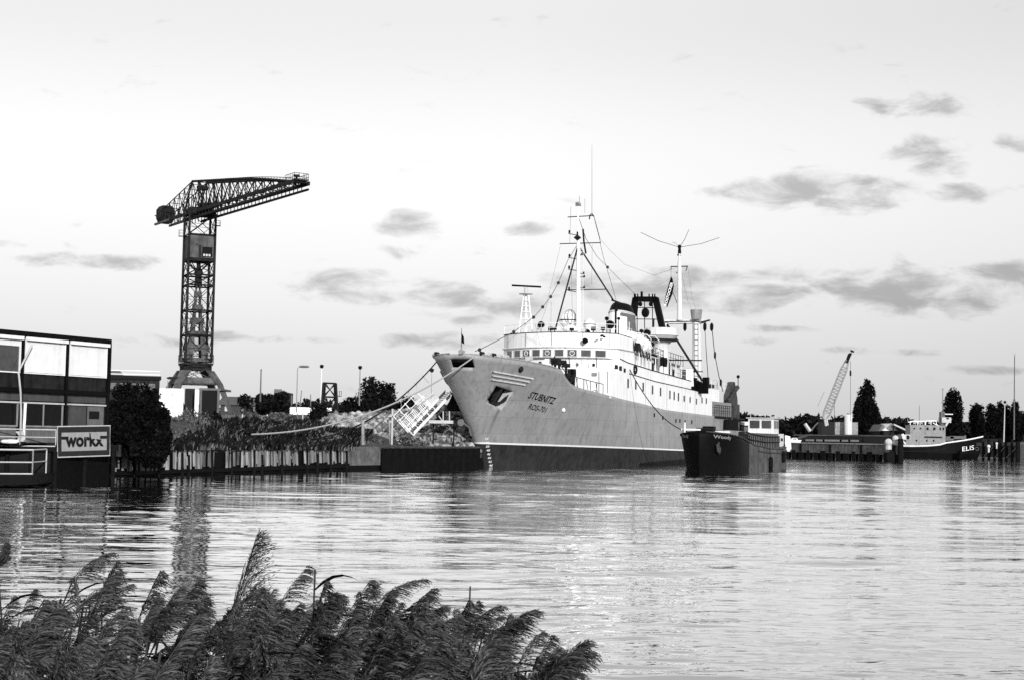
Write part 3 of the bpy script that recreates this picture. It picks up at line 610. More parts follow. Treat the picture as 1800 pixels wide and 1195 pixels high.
# monkey island (wheelhouse roof) gear
mb = rail([(v, u + .1, 12.72) for v, u in plan[:29:2]] + [(5.85, 19, 12.72), (5.85, 23, 12.6)], .9, 1, .95, .018); mb.build('roof_railing', M['white'], ship, world=False)
for i, (x, y, rx, rz, u) in enumerate(((1001.5, 566, 1.05, 1.0, 24), (1036, 573, .62, .75, 24), (1003, 580, .8, .5, 22))):
    mb = MB(); p = pp(x, y, u); mb.lathe(p, [(rx * .55, -rz), (rx * .6, -rz * .6), (rx, -.1 * rz), (rx, .35 * rz), (rx * .8, .7 * rz), (rx * .3, rz)], 18); vn = mb.build('ventilator', M['offwhite' if i else 'white'], ship, world=False, smooth=False)
    if i < 2: mb = MB(); mb.lathe(p, [(rx * 1.03, .10), (rx * 1.03, .2)], 18); mb.build('ventilator_band', M['black'], vn, world=False)
mb = MB(); p = pp(1002, 557, 22.5)                                    # loop aerial cage
for k in range(4):
    a = k * PI / 4; mb.tube([p + Vector((math.cos(a) * math.sin(t * PI / 8) * .62, math.sin(a) * math.sin(t * PI / 8) * .62, .62 * math.cos(t * PI / 8) * 1.15)) for t in range(17)], .018, 4)
mb.cyl(p - Vector((0, 0, .7)), p - Vector((0, 0, 2)), .05); mb.build('loop_aerial', M['wire'], ship, world=False)
for x, y, r, u in ((951.5, 571, .33, 18), (1073, 571, .33, 20), (1033, 583, .22, 17.4), (1029, 599, .27, arc(2.3) - .1), (1062, 592, .1, arc(4) - .1), (898, 601, .1, 17.5)):
    mb = MB(); p = pp(x, y, u); s_ = 1 if u > 17.3 else 1
    mb.lathe(p, [(r * .5, .25), (r * .9, .18), (r, 0), (r * 1.05, -.12), (r * .2, -.14)], 14, 1); mb.cyl(p - Vector((0, 0, r)), p - Vector((0, 0, r + (.5 if y < 590 else .01))), .04); mb.build('signal_lamp', M['black'], ship, world=False)
for x, y, sx, sz in ((968, 578, .35, .35), (975, 578, .5, .25), (982, 578, .25, .4), (1005, 579, .35, .3), (946, 575, .1, .5), (1043, 578, .4, .35), (1050, 576, .1, .6), (1060, 578, .35, .3), (963, 577, .1, .6)):
    mb = MB(); p = pp(x, y, 18.5); mb.cbox(p, (sx, .35, sz)); mb.cyl(p, (p.x, p.y, 12.7), .05); mb.build('roof_equipment', M['dark'] if sx > .3 else M['offwhite'], ship, world=False)
mb = MB()
for x, y in ((973, 610), (994, 609), (1058, 589)): p = pp(x, y, 15.6); mb.cyl(p + Vector((0, .3, 0)), p - Vector((0, .2, .1)), .09, .12, 8)
mb.build('floodlight', M['dark'], ship, world=False)
# foredeck gear in front of the house
for x, y, sx, sz, mt in ((1004, 660, .5, 1.2, 'dark'), (1000, 669, .8, .4, 'dark'), (1008, 655, .3, .7, 'black'), (983, 637, 1.2, .45, 'dark'), (976, 634, .9, .5, 'dark'), (995, 642, .6, .35, 'dark'), (965, 636, .6, .6, 'white'), (930, 630, .5, .4, 'light')):
    mb = MB(); p = pp(x, y, 11.5); mb.cbox(p, (sx, .7, sz)); mb.cyl(p + Vector((-sx * .6, 0, 0)), p + Vector((sx * .6, 0, 0)), sz * .3, None, 8); mb.cyl(p, (p.x, p.y, 6.6), .12); mb.build('windlass' if sx > .7 else 'deck_fitting', M[mt], ship, world=False)
for x0, y0, x1, y1 in ((930, 622, 930, 634), (975, 625, 976, 646), (1000, 627, 1001, 640), (1023, 628, 1023, 650), (1048, 628, 1049, 648)):
    mb = MB(); mb.cyl(pp(x0, y0, 15.1), pp(x1, y1, 15.0), .045); mb.build('front_pipe', M['dark'] if x0 != 1023 else M['grey'], ship, world=False)
mb = MB(); p = pp(1045, 657, 14.8); mb.cbox(p, (.45, .1, .3)); mb.build('wall_box', M['grey'], ship, world=False)
mb = MB()
for x in (1053, 1068): mb.cyl(pp(x, 652, 14.86), pp(x, 690, 14.86), .03)
mb.build('panel_seam', M['grey'], ship, world=False)

for k, (x, y) in enumerate(((908, 634), (950, 638), (985, 634), (1012, 640), (1036, 640), (1058, 641), (1070, 640))):
    p = pp(x, y, 15.7); mb = MB(); mb.lathe((p.x, arc(p.x) + .30, p.z), [(.17, -.03), (.17, .06)], 12, 1); mb.build('porthole', M['dark' if k % 3 else 'grey'], ship, world=False)
mb = MB(); mb.tube([(v * 1.003, arc(v) + .30, 9.25) for v in vs_], .03, 4); mb.tube([(v * 1.003, arc(v) + .30, 8.35) for v in vs_], .03, 4); mb.build('front_handrail', M['grey'], ship, world=False)
for v in (-5.2, -2.6, .3, 3.2, 5.4): mb = MB(); mb.cyl((v, arc(v) - .06, 11.4), (v, arc(v) - .06, 12.7), .03, None, 5); mb.build('wall_conduit', M['grey'], ship, world=False)
for u in (26, 33.5, 40.5): mb = MB(); mb.cyl((6.43, u, LA(u) - .1), (6.43, u, ztop(u) + .1), .035, None, 5); mb.build('drain_pipe', M['light'], ship, world=False)

# foremast
um = 23.0
def mline(pts, r, mt, name, u=um, n=6):
    mb = MB(); P = [pp(*p, u) if len(p) == 2 else pp(*p) for p in pts]
    for a, b in zip(P[:-1], P[1:]): mb.cyl(a, b, r, None, n)
    return mb.build(name, M[mt], ship, world=False)
fm = MB(); fm.cyl(pp(1017, 584, um), pp(1016.7, 428, um), .26, .20, 12); fm.cyl(pp(1016.7, 428, um), pp(1016, 362, um), .13, .08, 10); fm = fm.build('foremast', M['white'], ship, world=False, smooth=False)
def sub(mb, name, mt, par): return mb.build(name, M[mt], par, world=False)
mb = MB(); mb.cyl(pp(1016.7, 430, um), pp(976, 580, um - 2.3), .08); mb.cyl(pp(1016.7, 432, um), pp(1078, 528, um + 4), .08); sub(mb, 'mast_leg', 'dark', fm)
for a, b in (((995, 510), (1065, 509)), ((984, 429), (1056, 427)), ((998, 382), (1043, 379.5))): mb = MB(); mb.cyl(pp(*a, um), pp(*b, um), .05); sub(mb, 'yard', 'dark', fm)
mb = MB(); mb.cyl(pp(1016, 378, um), pp(1016, 358, um), .05); mb.lathe(pp(1016, 358.5, um), [(.05, -.1), (.28, -.05), (.28, .08), (.05, .2)], 12); mb.cbox(pp(1016.5, 361.5, um), (.55, .3, .12)); sub(mb, 'mast_head', 'grey', fm)
for (x, y) in ((1001, 408), (1001, 450), (1000.5, 470.5), (1000.5, 508)):
    mb = MB(); mb.cyl(pp(x - 2, y + 3, um - .3), pp(1016, y + 6, um), .04); mb.cyl(pp(x, y + 2, um - .3), pp(x, y - 3, um - .3), .11, .09, 8); sub(mb, 'navigation_lamp', 'black', fm)
for (x, y) in ((1026, 480), (1027, 486), (1027, 505), (1016, 416), (1015, 413), (1023, 447)):
    mb = MB(); mb.cyl(pp(1017, y + 1, um), pp(x, y + 1, um - .2), .03); mb.cyl(pp(x, y + 2, um - .2), pp(x, y - 2, um - .2), .1, .07, 8); sub(mb, 'lamp_bracket', 'dark', fm)
mb = MB(); mb.lathe(pp(1015, 418, um - .3), [(.05, -.3), (.4, 0), (.1, .25), (.1, .6)], 10); sub(mb, 'radar_reflector', 'dark', fm)
mb = MB(); mb.tube([pp(1025, 403, um), pp(1026.5, 425, um), pp(1030, 446, um)], .1, 5); sub(mb, 'signal_cone', 'black', fm)
mb = MB(); mb.cyl(pp(1040.5, 378, um), pp(1040.5, 255, um), .022, .012, 5); mb.tube([pp(1036, 386, um), pp(1037, 379, um), pp(1040.5, 376, um), pp(1044, 381, um)], .07, 5)
mb.cyl(pp(1003.5, 363, um), pp(1001.5, 428, um), .015, None, 4); mb.cyl(pp(1018.5, 345, um), pp(1018.5, 362, um), .02, None, 4); mb.cyl(pp(1028, 375, um), pp(1028, 350, um), .015, None, 4); sub(mb, 'whip_aerial', 'wire', fm)
mb = MB(); a0, a1 = pp(1020.5, 575, um - .1), pp(1020.3, 430, um - .1)
for k in range(46): p = a0.lerp(a1, k / 45); mb.cyl(p, p + Vector((.28, 0, 0)), .02, None, 4)
mb.cyl(a0 + Vector((.28, 0, 0)), a1 + Vector((.28, 0, 0)), .025, None, 4); sub(mb, 'ladder', 'offwhite', fm)
def wire(name, pts, r, mt, sagv=0, balls=()):
    mb = MB()
    for a, b in zip(pts[:-1], pts[1:]): mb.tube(sag(a, b, sagv, 10), r, 4)
    for p in balls: mb.ball(p, .17, 8, 6)
    return mb.build(name, M[mt], ship, world=False)
fs = [(835, 617, -5.2), (843, 614.5, -4), (903, 583.5, 8), (938, 558, 13), (954, 540, 16), (968, 522, 18), (981.5, 497.5, 20), (998, 458, 21.5), (1014, 432, um)]
P = [pp(*p) for p in fs]; wire('forestay', P, .035, 'wire', 0, P[1:-2])
wire('backstay', [pp(1018, 385, um), pp(1030, 420, 27), pp(1050, 452, 31), pp(1068, 470, 34), pp(1093, 495, 39), pp(1116, 517, 44)], .028, 'wire', 0, [pp(1068, 470, 34)])
wire('aerial_wire', [pp(1044, 380, um), pp(1055, 420, 28), pp(1072, 440, 34), pp(1098, 465, 42), pp(1150, 484, 55), pp(1192, 470, 60)], .015, 'wire')
wire('signal_halyard', [pp(1055, 428, um), pp(1060, 450, 24), pp(1075, 500, 28), pp(1083, 528, 34)], .022, 'wire')
wire('signal_halyard', [pp(1044, 381, um), pp(1050, 405, um), pp(1056, 428, um)], .03, 'wire')
wire('signal_halyard', [pp(985, 432, um), pp(958, 548, 20), pp(945, 580, 18)], .012, 'wire')
wire('signal_halyard', [pp(1004, 450, um), pp(1006, 555, um)], .012, 'wire'); wire('signal_halyard', [pp(1041, 430, um), pp(1040, 500, um)], .012, 'wire')
wire('halyard_line', [pp(969, 531, 18), pp(968, 580, 18)], .012, 'wire'); wire('halyard_line', [pp(940, 568, 13), pp(950, 608, 15.2)], .012, 'wire'); wire('halyard_line', [pp(945, 570, 13), pp(964, 612, 15)], .012, 'wire')
# radar mast to starboard
ur = 20.0; rm = MB()
for x0, x1, du in ((912, 920.5, -.3), (936, 929, -.3), (924, 925, .8)): rm.cyl(pp(x0, 585, ur + du), pp(x1, 519, ur + du * .3), .07, .06, 6)
for y in (528, 538, 548, 560, 572):
    f = (585 - y) / 66; rm.cyl(pp(912 + 8.5 * f, y, ur - .2), pp(936 - 7 * f, y, ur - .2), .035)
rm.cyl(pp(924.5, 585, ur + .2), pp(924.5, 520, ur + .2), .16, .14, 8); rm = rm.build('radar_mast', M['white'], ship, world=False)
mb = MB(); mb.lathe(pp(924.7, 518, ur), [(.25, 0), (.7, .02), (.75, .06), (.25, .08)], 16); mb.cyl(pp(924.7, 519, ur), pp(924.7, 506, ur), .17, .2, 10); sub(mb, 'radar_pedestal', 'light', rm)
mb = MB(); a, b = pp(899.5, 502, ur - .4), pp(950.5, 504.7, ur + .4); d = Vector((0, .12, 0)); mb.slab([a + Vector((0, 0, .09)), a - Vector((0, 0, .09)), b - Vector((0, 0, .09)), b + Vector((0, 0, .09))], d); sub(mb, 'radar_scanner', 'black', rm)

# funnel
uf = 34.0; cx_ = pp(1093, 560, uf).x; zf = lambda y: pp(1093, y, uf).z; fx = abs(pp(1069, 560, uf).x - pp(1116, 560, uf).x) / 2
mb = MB(); tops = [(zf(592), 1.0), (zf(575), .98), (zf(552), .9)]
def ov(r, sx, sy, n=24): return [(cx_ + math.cos(2 * PI * i / n) * r * sx, uf + math.sin(2 * PI * i / n) * r * sy) for i in range(n)]
def stack(name, mt, zs, rr):
    mb = MB(); n = 24
    for z, r in zip(zs, rr): mb.v += [Vector((x, y, z + .10 * (y - uf) * -1)) for x, y in ov(1, r, r * 1.7)]
    for k in range(len(zs) - 1): mb.f += [(k * n + i, k * n + (i + 1) % n, (k + 1) * n + (i + 1) % n, (k + 1) * n + i) for i in range(n)]
    mb.f += [tuple(range(n))[::-1], tuple(range((len(zs) - 1) * n, len(zs) * n))]; mb.m = [0] * len(mb.f); return mb.build(name, M[mt], ship, world=False, smooth=False)
fu = stack('funnel', 'white', [11.3, zf(590), zf(565), zf(552)], [fx, fx, fx * .93, fx * .84])
stack('funnel_cap', 'black', [zf(552) + .003, zf(541), zf(537)], [fx * .86, fx * .72, fx * .62]); stack('funnel_band', 'light', [zf(554), zf(551.5)], [fx * .9, fx * .88])
mb = MB(); n = 8
for i in range(n):
    for j in range(5):
        a = -1.15 + i * .16; z = zf(585) + j * (zf(556) - zf(585)) / 5; r = fx * 1.015 * (1 - .07 * j / 4)
        q = [(cx_ + math.cos(a + k * .16) * r, uf + math.sin(a + k * .16) * r * 1.7, z + w_ * (zf(556) - zf(585)) / 5) for k, w_ in ((0, 0), (1, 0), (1, 1), (0, 1))]
        q = [(x, y, zz_ - .1 * (y - uf)) for x, y, zz_ in q]
        if i >= 3 or j > 3: mb.slab(q, (.02, -.01, 0))
mb.build('funnel_emblem', M['mid'], ship, world=False)
mb = MB(); a, b = pp(1074.5, 527.5, 27), pp(1092, 534, 27.6); mb.slab([a + Vector((0, 0, .1)), a - Vector((0, 0, .1)), b - Vector((0, 0, .1)), b + Vector((0, 0, .1))], (0, .15, 0)); mb.cyl(pp(1082, 532, 27.2), pp(1082, 540, 27.2), .12); mb.cyl(pp(1082, 538, 27.2), pp(1082, 592, 27.2), .09); mb.build('radar_scanner', M['black'], ship, world=False)
for x, y, r in ((1072, 571, .45), (1087, 560, .16), (1066, 560, .2), (1083, 545, .14)):
    mb = MB(); p = pp(x, y, 28); mb.lathe(p, [(r * .6, .3), (r, .2), (r, 0), (r * .9, -.05)], 14, 1); mb.cyl(p - Vector((0, -.1, 0)), Vector((p.x, p.y + .1, 12.6)), .05); mb.build('speaker_horn', M['black'], ship, world=False)
for x in (1050, 1056, 1064, 1100, 1106):
    mb = MB(); mb.cyl(pp(x, 600, 26), pp(x, 566 + (x % 7) * 2, 26), .04); mb.build('roof_post', M['offwhite'], ship, world=False)

# goalpost mast with black top
ug = 44.0
def quadbar(mb, a, b, wa, wb, d=.45):
    a, b = Vector(a), Vector(b); r = Vector((1, 0, 0))
    mb.slab([a - r * wa, a + r * wa, b + r * wb, b - r * wb], (0, d, 0))
gm = MB(); a, b = pp(1111, 590, ug), pp(1117, 526, ug)
quadbar(gm, pp(1112, 556, ug), pp(1116.5, 523, ug), .42, .34); quadbar(gm, pp(1166, 588, ug), pp(1151, 523, ug), .36, .36)
gm.slab([pp(1110, 530, ug), pp(1114, 521.5, ug), pp(1153, 521.5, ug), pp(1158, 531, ug)], (0, .5, 0)); gm = gm.build('goalpost_mast', M['black'], ship, world=False)
mb = MB(); p0, p1 = pp(1110, 630, ug), pp(1113, 556, ug); mb.cyl(p0, p1, .3); p0, p1 = pp(1168, 640, ug), pp(1166.3, 588, ug); mb.cyl(p0, p1, .3); sub(mb, 'mast_leg', 'offwhite', gm)
mb = MB()
for y in (541, 561, 583): mb.cyl(pp(1114, y, ug + .2), pp(1158, y + .5, ug + .2), .05)
for x in (1120, 1133, 1147): mb.cyl(pp(x, 531, ug + .2), pp(x, 600, ug + .2), .05)
sub(mb, 'frame_bars', 'dark', gm)
for x, y, r in ((1125.5, 535, .22), (1144, 535, .22), (1134.5, 550, .45)):
    mb = MB(); mb.lathe(pp(x, y, ug - .1), [(r * .7, -.2), (r, -.1), (r, .1), (r * .7, .2)], 12, 1, 1, 1.25); sub(mb, 'floodlight', 'black', gm)
for x in (1116, 1121, 1128, 1141, 1147, 1151): mb = MB(); mb.cyl(pp(x, 522, ug), pp(x, 517 if x != 1128 else 513, ug), .08 if x % 2 else .14); sub(mb, 'mast_fitting', 'black', gm)
mb = MB(); quadbar(mb, pp(1149, 560, 38), pp(1147.5, 640, 38), .07, .07, .1); mb.build('vent_pipe', M['dark'], ship, world=False)
mb = MB(); mb.cyl(pp(1171, 588, ug), pp(1160, 540, ug), .06); mb.build('mast_strut', M['dark'], ship, world=False)
# big flared ventilator
mb = MB(); p = pp(1162, 610, 34); mb.lathe((p.x, p.y, p.z), [(.85, -3.2), (.8, -.2), (.85, .3), (1.75, 1.15), (1.85, 1.2), (1.85, 1.95), (1.5, 2.0)], 20); mb.build('flared_ventilator', M['offwhite'], ship, world=False)
mb = MB(); p = pp(1162, 598, 34); mb.lathe((p.x, p.y, p.z), [(1.8, -.1), (1.87, -.05), (1.87, .05), (1.8, .1)], 20); mb.build('ventilator_band', M['dark'], ship, world=False)
for k, x in enumerate((1143, 1148, 1153, 1158, 1164, 1169)):
    mb = MB(); p = pp(x, 628 + (x - 1143) * .3, 31.5); mb.lathe(p, [(.22, -.5), (.28, .2), (.2, .45)], 8); mb.build('gas_bottle', M['black'] if k % 3 else M['grey'], ship, world=False)
for k in range(16):
    x = 1104 + k * 4.6; y = 622 + (x - 1104) * .33 - (k * 7 % 5) * 2.2; p = pp(x, y, 29 + k * .4)
    mb = MB(); mb.cbox(p, (.3 + .3 * (k % 2), .4, .5 + .25 * (k % 3))); mb.cyl(p, p + Vector((.2, 0, .9)), .04); mb.build('deck_fitting', M[('offwhite', 'dark', 'white', 'mid')[k % 4]], ship, world=False)
mb = MB(); mb.tube([pp(1177, 632.5, 40), pp(1233, 633, 52)], .09, 6); mb.build('cargo_beam', M['dark'], ship, world=False)
mb = MB(); mb.tube([pp(1190, 652, 42), pp(1200, 653, 44), pp(1235, 652.5, 50)], .07, 6)
for x in (1196, 1206, 1210, 1222): mb.ball(pp(x, 650.5, 45), .2)
mb.build('rigging_boom', M['dark'], ship, world=False)
for x in (1190, 1195, 1199): mb = MB(); p = pp(x, 658, 42); mb.cbox(p, (.7, .6, 1.1)); mb.build('deck_locker', M['black'], ship, world=False)
mb = MB(); p = pp(1209, 661, 44.5); mb.cyl(p - Vector((0, 0, 1.1)), p + Vector((0, 0, .8)), .7, .6, 12); mb.build('deck_drum', M['white'], ship, world=False)

# aft goalpost with topmast and derricks
ua = 58.0
am = MB()
for x, w0 in ((1225, .62), (1171, .5)):
    am.cyl(Vector((pp(x, 690, ua).x, ua, 5.3)), pp(x - .5, 566, ua), w0, w0 * .85, 12)
am.slab([pp(1165, 562, ua), pp(1165, 569.5, ua), pp(1240, 568, ua), pp(1240, 561.5, ua)], (0, .8, 0)); am = am.build('aft_goalpost', M['offwhite'], ship, world=False)
mb = MB(); mb.cyl(pp(1224, 562, ua), pp(1224, 545, ua), .62, .75, 12); sub(mb, 'post_cap', 'grey', am)
mb = MB(); mb.cyl(pp(1194.5, 563, ua), pp(1194.5, 460, ua), .34, .24, 10); mb.cyl(pp(1194.5, 460, ua), pp(1194.5, 436, ua), .15, .12, 8); sub(mb, 'topmast', 'offwhite', am)
mb = MB(); mb.cyl(pp(1179, 469, ua), pp(1209, 468.5, ua), .07); mb.cyl(pp(1179.5, 469, ua), pp(1179.5, 474, ua), .05); mb.cyl(pp(1208.5, 468, ua), pp(1205.5, 477, ua), .05); mb.cyl(pp(1189, 480, ua), pp(1194, 478, ua), .08); sub(mb, 'yard', 'dark', am)
mb = MB(); mb.cyl(pp(1194.5, 446, ua), pp(1194.5, 434, ua), .22, .16, 8); mb.ball(pp(1194.5, 434, ua), .25); mb.cyl(pp(1191, 448, ua), pp(1196, 450, ua), .12); sub(mb, 'mast_head', 'black', am)
mb = MB()
for x, y in ((1126.5, 409), (1264.5, 418), (1211, 404)): mb.tube([pp(1194.5, 435, ua), pp(x * .55 + 1194.5 * .45, y * .55 + 435 * .45 + 3, ua), pp(x, y, ua)], .03, 4)
mb.tube([pp(1194.5, 435, ua), pp(1188, 428, ua + 2), pp(1182, 426, ua + 4)], .025, 4); sub(mb, 'whip_aerial', 'wire', am)
mb = MB(); 
for x in (1166.5, 1204, 1239, 1251): 
    m2 = MB(); m2.lathe(pp(x + (2 if x < 1170 else 0), 574, ua), [(.06, -.6), (.22, -.3), (.22, .2), (.06, .45)], 10); sub(m2, 'cargo_block', 'black', am)
mb.cyl(pp(1173, 571, ua - .3), pp(1234, 668, 50), .14, .14, 6); mb.cyl(pp(1175, 572, ua - .3), pp(1231, 664, 50), .05); sub(mb, 'derrick_boom', 'dark', am)
mb = MB(); mb.tube([pp(1169, 566, ua - .6), pp(1232, 565, ua - .6)], .07, 5); mb.cyl(pp(1232, 567, ua - .5), pp(1248, 563, ua - .5), .11); sub(mb, 'span_wire', 'dark', am)
mb = MB(); mb.tube([pp(1238.5, 567, ua), pp(1241.5, 620, 59), pp(1244.5, 660, 56), pp(1245.5, 752, 52.5)], .045, 5); mb.tube([pp(1251, 572, ua), pp(1256, 620, 59), pp(1264, 662, 60), pp(1271, 688, 60)], .05, 5); sub(mb, 'derrick_wire', 'wire', am)
for x, y in ((1244.5, 668), (1244.5, 692), (1245, 713), (1256.8, 624), (1267, 672)): m2 = MB(); m2.lathe(pp(x, y, 56 if x < 1250 else 60), [(.04, -.45), (.14, -.25), (.14, .25), (.04, .45)], 8); sub(m2, 'cargo_block', 'black', am)
mb = MB()
for k in range(13): p = pp(1224, 570 + k * 9, ua - .6); mb.cyl(p + Vector((-.25, 0, 0)), p + Vector((.25, 0, 0)), .04, None, 4)
for sg in (-.25, .25): mb.cyl(pp(1224, 568, ua - .6) + Vector((sg, 0, 0)), pp(1224, 680, ua - .6) + Vector((sg, 0, 0)), .03, None, 4)
sub(mb, 'ladder', 'grey', am)
wire('aft_stay', [pp(1196, 470, ua), pp(1209, 530, ua + 1), pp(1224, 562, ua)], .015, 'wire'); wire('aft_stay', [pp(1209, 470, ua), pp(1216, 520, ua + 1), pp(1229, 562, ua)], .012, 'wire')
# banner
fl = MB(); fp = [(1179.5, 486), (1182, 490), (1184.5, 503), (1182, 517), (1177, 529), (1173, 540), (1170.5, 539), (1167.5, 534), (1170, 520), (1174, 505)]
fl.slab([pp(x, y, ua - 1) for x, y in fp], (0, .05, .0)); fl = fl.build('banner', M['black'], ship, world=False)
mb = MB(); o_, ex, ey = pp(1171.5, 538.5, ua - 1.03), pp(1183.6, 497, ua - 1.03) - pp(1171.5, 538.5, ua - 1.03), None
ey = Vector((-ex.z, 0, ex.x)).normalized() * .36; text_on(mb, 'ROSTOCKER', o_, ex, ey, .03); mb.build('banner_lettering', M['line'], fl, world=False)
wire('halyard_line', [pp(1179.5, 472, ua), pp(1179.5, 487, ua - 1)], .02, 'wire'); wire('halyard_line', [pp(1183, 515, ua - 1), pp(1186, 522, ua - 1), pp(1190, 533, ua - 1)], .04, 'wire')
wire('lanyard', [pp(1155, 502, ua - 1), pp(1163, 498, ua - 1), pp(1180, 489, ua - 1)], .01, 'wire')

# after deck and stern
mb = MB()
for x in list(range(1215, 1246, 4)): p = pp(x, 668 + (x % 3) * 2, 46); mb.cyl((p.x, p.y, 7.9), p, .1 + .06 * (x % 2), None, 5)
mb.cbox(pp(1218, 676, 46), (.8, .8, 1.6)); mb.cbox(pp(1241, 672, 47), (.6, .8, 1.2)); mb.build('trawl_winch', M['black'], ship, world=False)
mb = MB(); mb.box(-5.9, 5.9, 52.1, 63, 5.4, 7.25); mb.build('after_house', M['grey'], ship, world=False)
mb = MB(); a = onv(1252, 716, 4.6); mb.box(-3, 5.0, 53.5, 60.5, 7.25, 8.8); mb.build('stern_cabin', M['white'], ship, world=False)
mb = MB(); p = onv(1265, 690, 4.6); mb.box(p.x - 2.6, p.x, 55, 60, 9.0, 9.5); mb.lathe((4.0, 56.5, 9.1), [(.5, -1.2), (.62, 0), (.5, 1.2)], 12, 1); mb.build('net_drum', M['dark'], ship, world=False)
sr = rail([(4.6, 53.5, 8.9), (4.6, 57, 8.9), (4.6, 61, 8.9), (4.9, 66.5, 8.9)], 1.1, 1, 1.4, .04); sr.build('stern_railing', M['offwhite'], ship, world=False)
mb = MB(); mb.slab([(5.7, 61.5, 7.6), (5.7, 62.2, 7.6), (5.7, 66.2, 9.6), (5.7, 66.8, 9.3), (5.7, 67.3, 8.7)][:4], (.3, 0, 0)); mb.box(5.0, 5.9, 63.6, 67.2, 5.0, 7.2)
mb.slab([(5.0, 62.6, 7.2), (5.0, 67.4, 7.2), (5.0, 67.3, 7.9), (5.0, 65.9, 10.0), (5.0, 64.9, 10.0), (5.0, 62.6, 8.2)], (.6, 0, 0)); mb.build('stern_gallows', M['steel'], ship, world=False)
mb = MB(); mb.box(-5.9, -5.2, 63.6, 67.2, 5.0, 8.8); mb.build('stern_gallows', M['steel'], ship, world=False)
mb = MB(); mb.cyl((5.9, 66.3, 10.6), (5.9, 66.3, 9.2), .05); mb.ball((5.9, 66.3, 10.7), .22); mb.build('stern_lamp', M['black'], ship, world=False)
mb = rail([(6.45, u, 5.5) for u in (53, 56, 59, 62)], 1.3, 1, 1.1, .035); mb.box(5.7, 6.9, 53, 62, 5.38, 5.5); mb.build('quarter_platform', M['dark'], ship, world=False)
mb = MB(); p = shit(1276, 742) or Vector((6.3, 58, 4)); mb.lathe((6.95, p.y, 3.9), [(.2, -1.3), (.9, -1.2), (1.15, 0), (.9, 1.2), (.2, 1.3)], 14); mb.build('side_fender', M['fender'], ship, world=False)
mb = MB()
for u in (62.5, 64.2, 65.9): mb.box(6.0 + .25, 6.5, u - .07, u + .07, 2.5, 5.3)
mb.cbox((6.3, 65, 5.35), (.5, 4.8, .14)); mb.build('hull_fendering', M['dark'], ship, world=False)
mb = MB(); mb.tube(sag((6.4, 20.8, LB(20.8) - .6), sloc(G(1238, 823) + Vector((.2, 1.5, 3.4))), 1.9), .05, 5); mb.build('mooring_rope', M['roped'], ship, world=False)

# ------------------------------------------------------------------ left bank: office building, deck, sign
FA, FB = at(0, 588, 73.7), at(192, 604, 80.6)
FA.z = FB.z = 7.25
fd = Vector((FB.x - FA.x, FB.y - FA.y, 0)); FLn = fd.length; fd.normalize(); fn = Vector((fd.y, -fd.x, 0))
off = thing('office_building', 'two-storey dark modular office with white roller blinds beside the river', 'office', (FB.x, FB.y, 1.9), math.atan2(fd.y, fd.x))
MW = FLn / 2.5
def fbox(mb, a, b, z0, z1, o0, o1):     # a..b metres along the facade from the right corner leftwards, o0..o1 outwards
    P = [Vector((FB.x, FB.y, 0)) - fd * q + fn * o for q, o in ((a, o0), (b, o0), (b, o1), (a, o1))]
    mb.add([p + Vector((0, 0, z0)) for p in P] + [p + Vector((0, 0, z1)) for p in P], [(0, 1, 2, 3), (4, 7, 6, 5), (0, 4, 5, 1), (1, 5, 6, 2), (2, 6, 7, 3), (3, 7, 4, 0)]); return mb
ZM = 4.55
mb = MB(); fbox(mb, 0, MW * 4, 1.9, ZM, -6, 0); fbox(mb, 0, MW * 4, ZM + .002, 7.2, -6, 0); mb.build('wall', M['panel'], off)
mb = MB(); fbox(mb, -.06, MW * 4, 7.2, 7.42, -6.05, .12); fbox(mb, -.06, MW * 4, ZM - .12, ZM + .1, .002, .10); mb.build('roof_band', M['black'], off)
for k in range(5):
    mb = MB(); fbox(mb, MW * k - (.0 if k else .06), MW * k + .16, ZM + .1, 7.2, .003, .13); fbox(mb, MW * k - (.0 if k else .06), MW * k + .14, 1.9, ZM - .12, .003, .09); mb.build('corner_post', M['black'], off)
for k in range(4):                       # upper windows with blinds (the third one half open)
    a0, a1 = MW * k + .27, MW * (k + 1) - .14
    fr_ = MB(); z0, z1 = 5.42, 7.0
    for q in ((a0, a1, z0 - .06, z0, ), (a0, a1, z1, z1 + .05), (a0 - .06, a0, z0 - .06, z1 + .05), (a1, a1 + .06, z0 - .06, z1 + .05)): fbox(fr_, q[0], q[1], q[2], q[3], .004, .10)
    fr_ = fr_.build('window', M['blind'], off)
    mb = MB(); fbox(mb, a0, a1, z0, z1, .005, .02); mb.build('pane', M['glass'], fr_)
    mb = MB(); fbox(mb, a0 + .01, a1 - .01, z0 + (.02 if k < 2 else 1.25), z1 - .005, .025, .06); mb.build('roller_blind', M['blind'], fr_)
    mb = MB(); fbox(mb, a0 - .08, a1 + .08, z1 - .02, z1 + .15, .11, .26); mb.build('blind_box', M['white'], fr_)
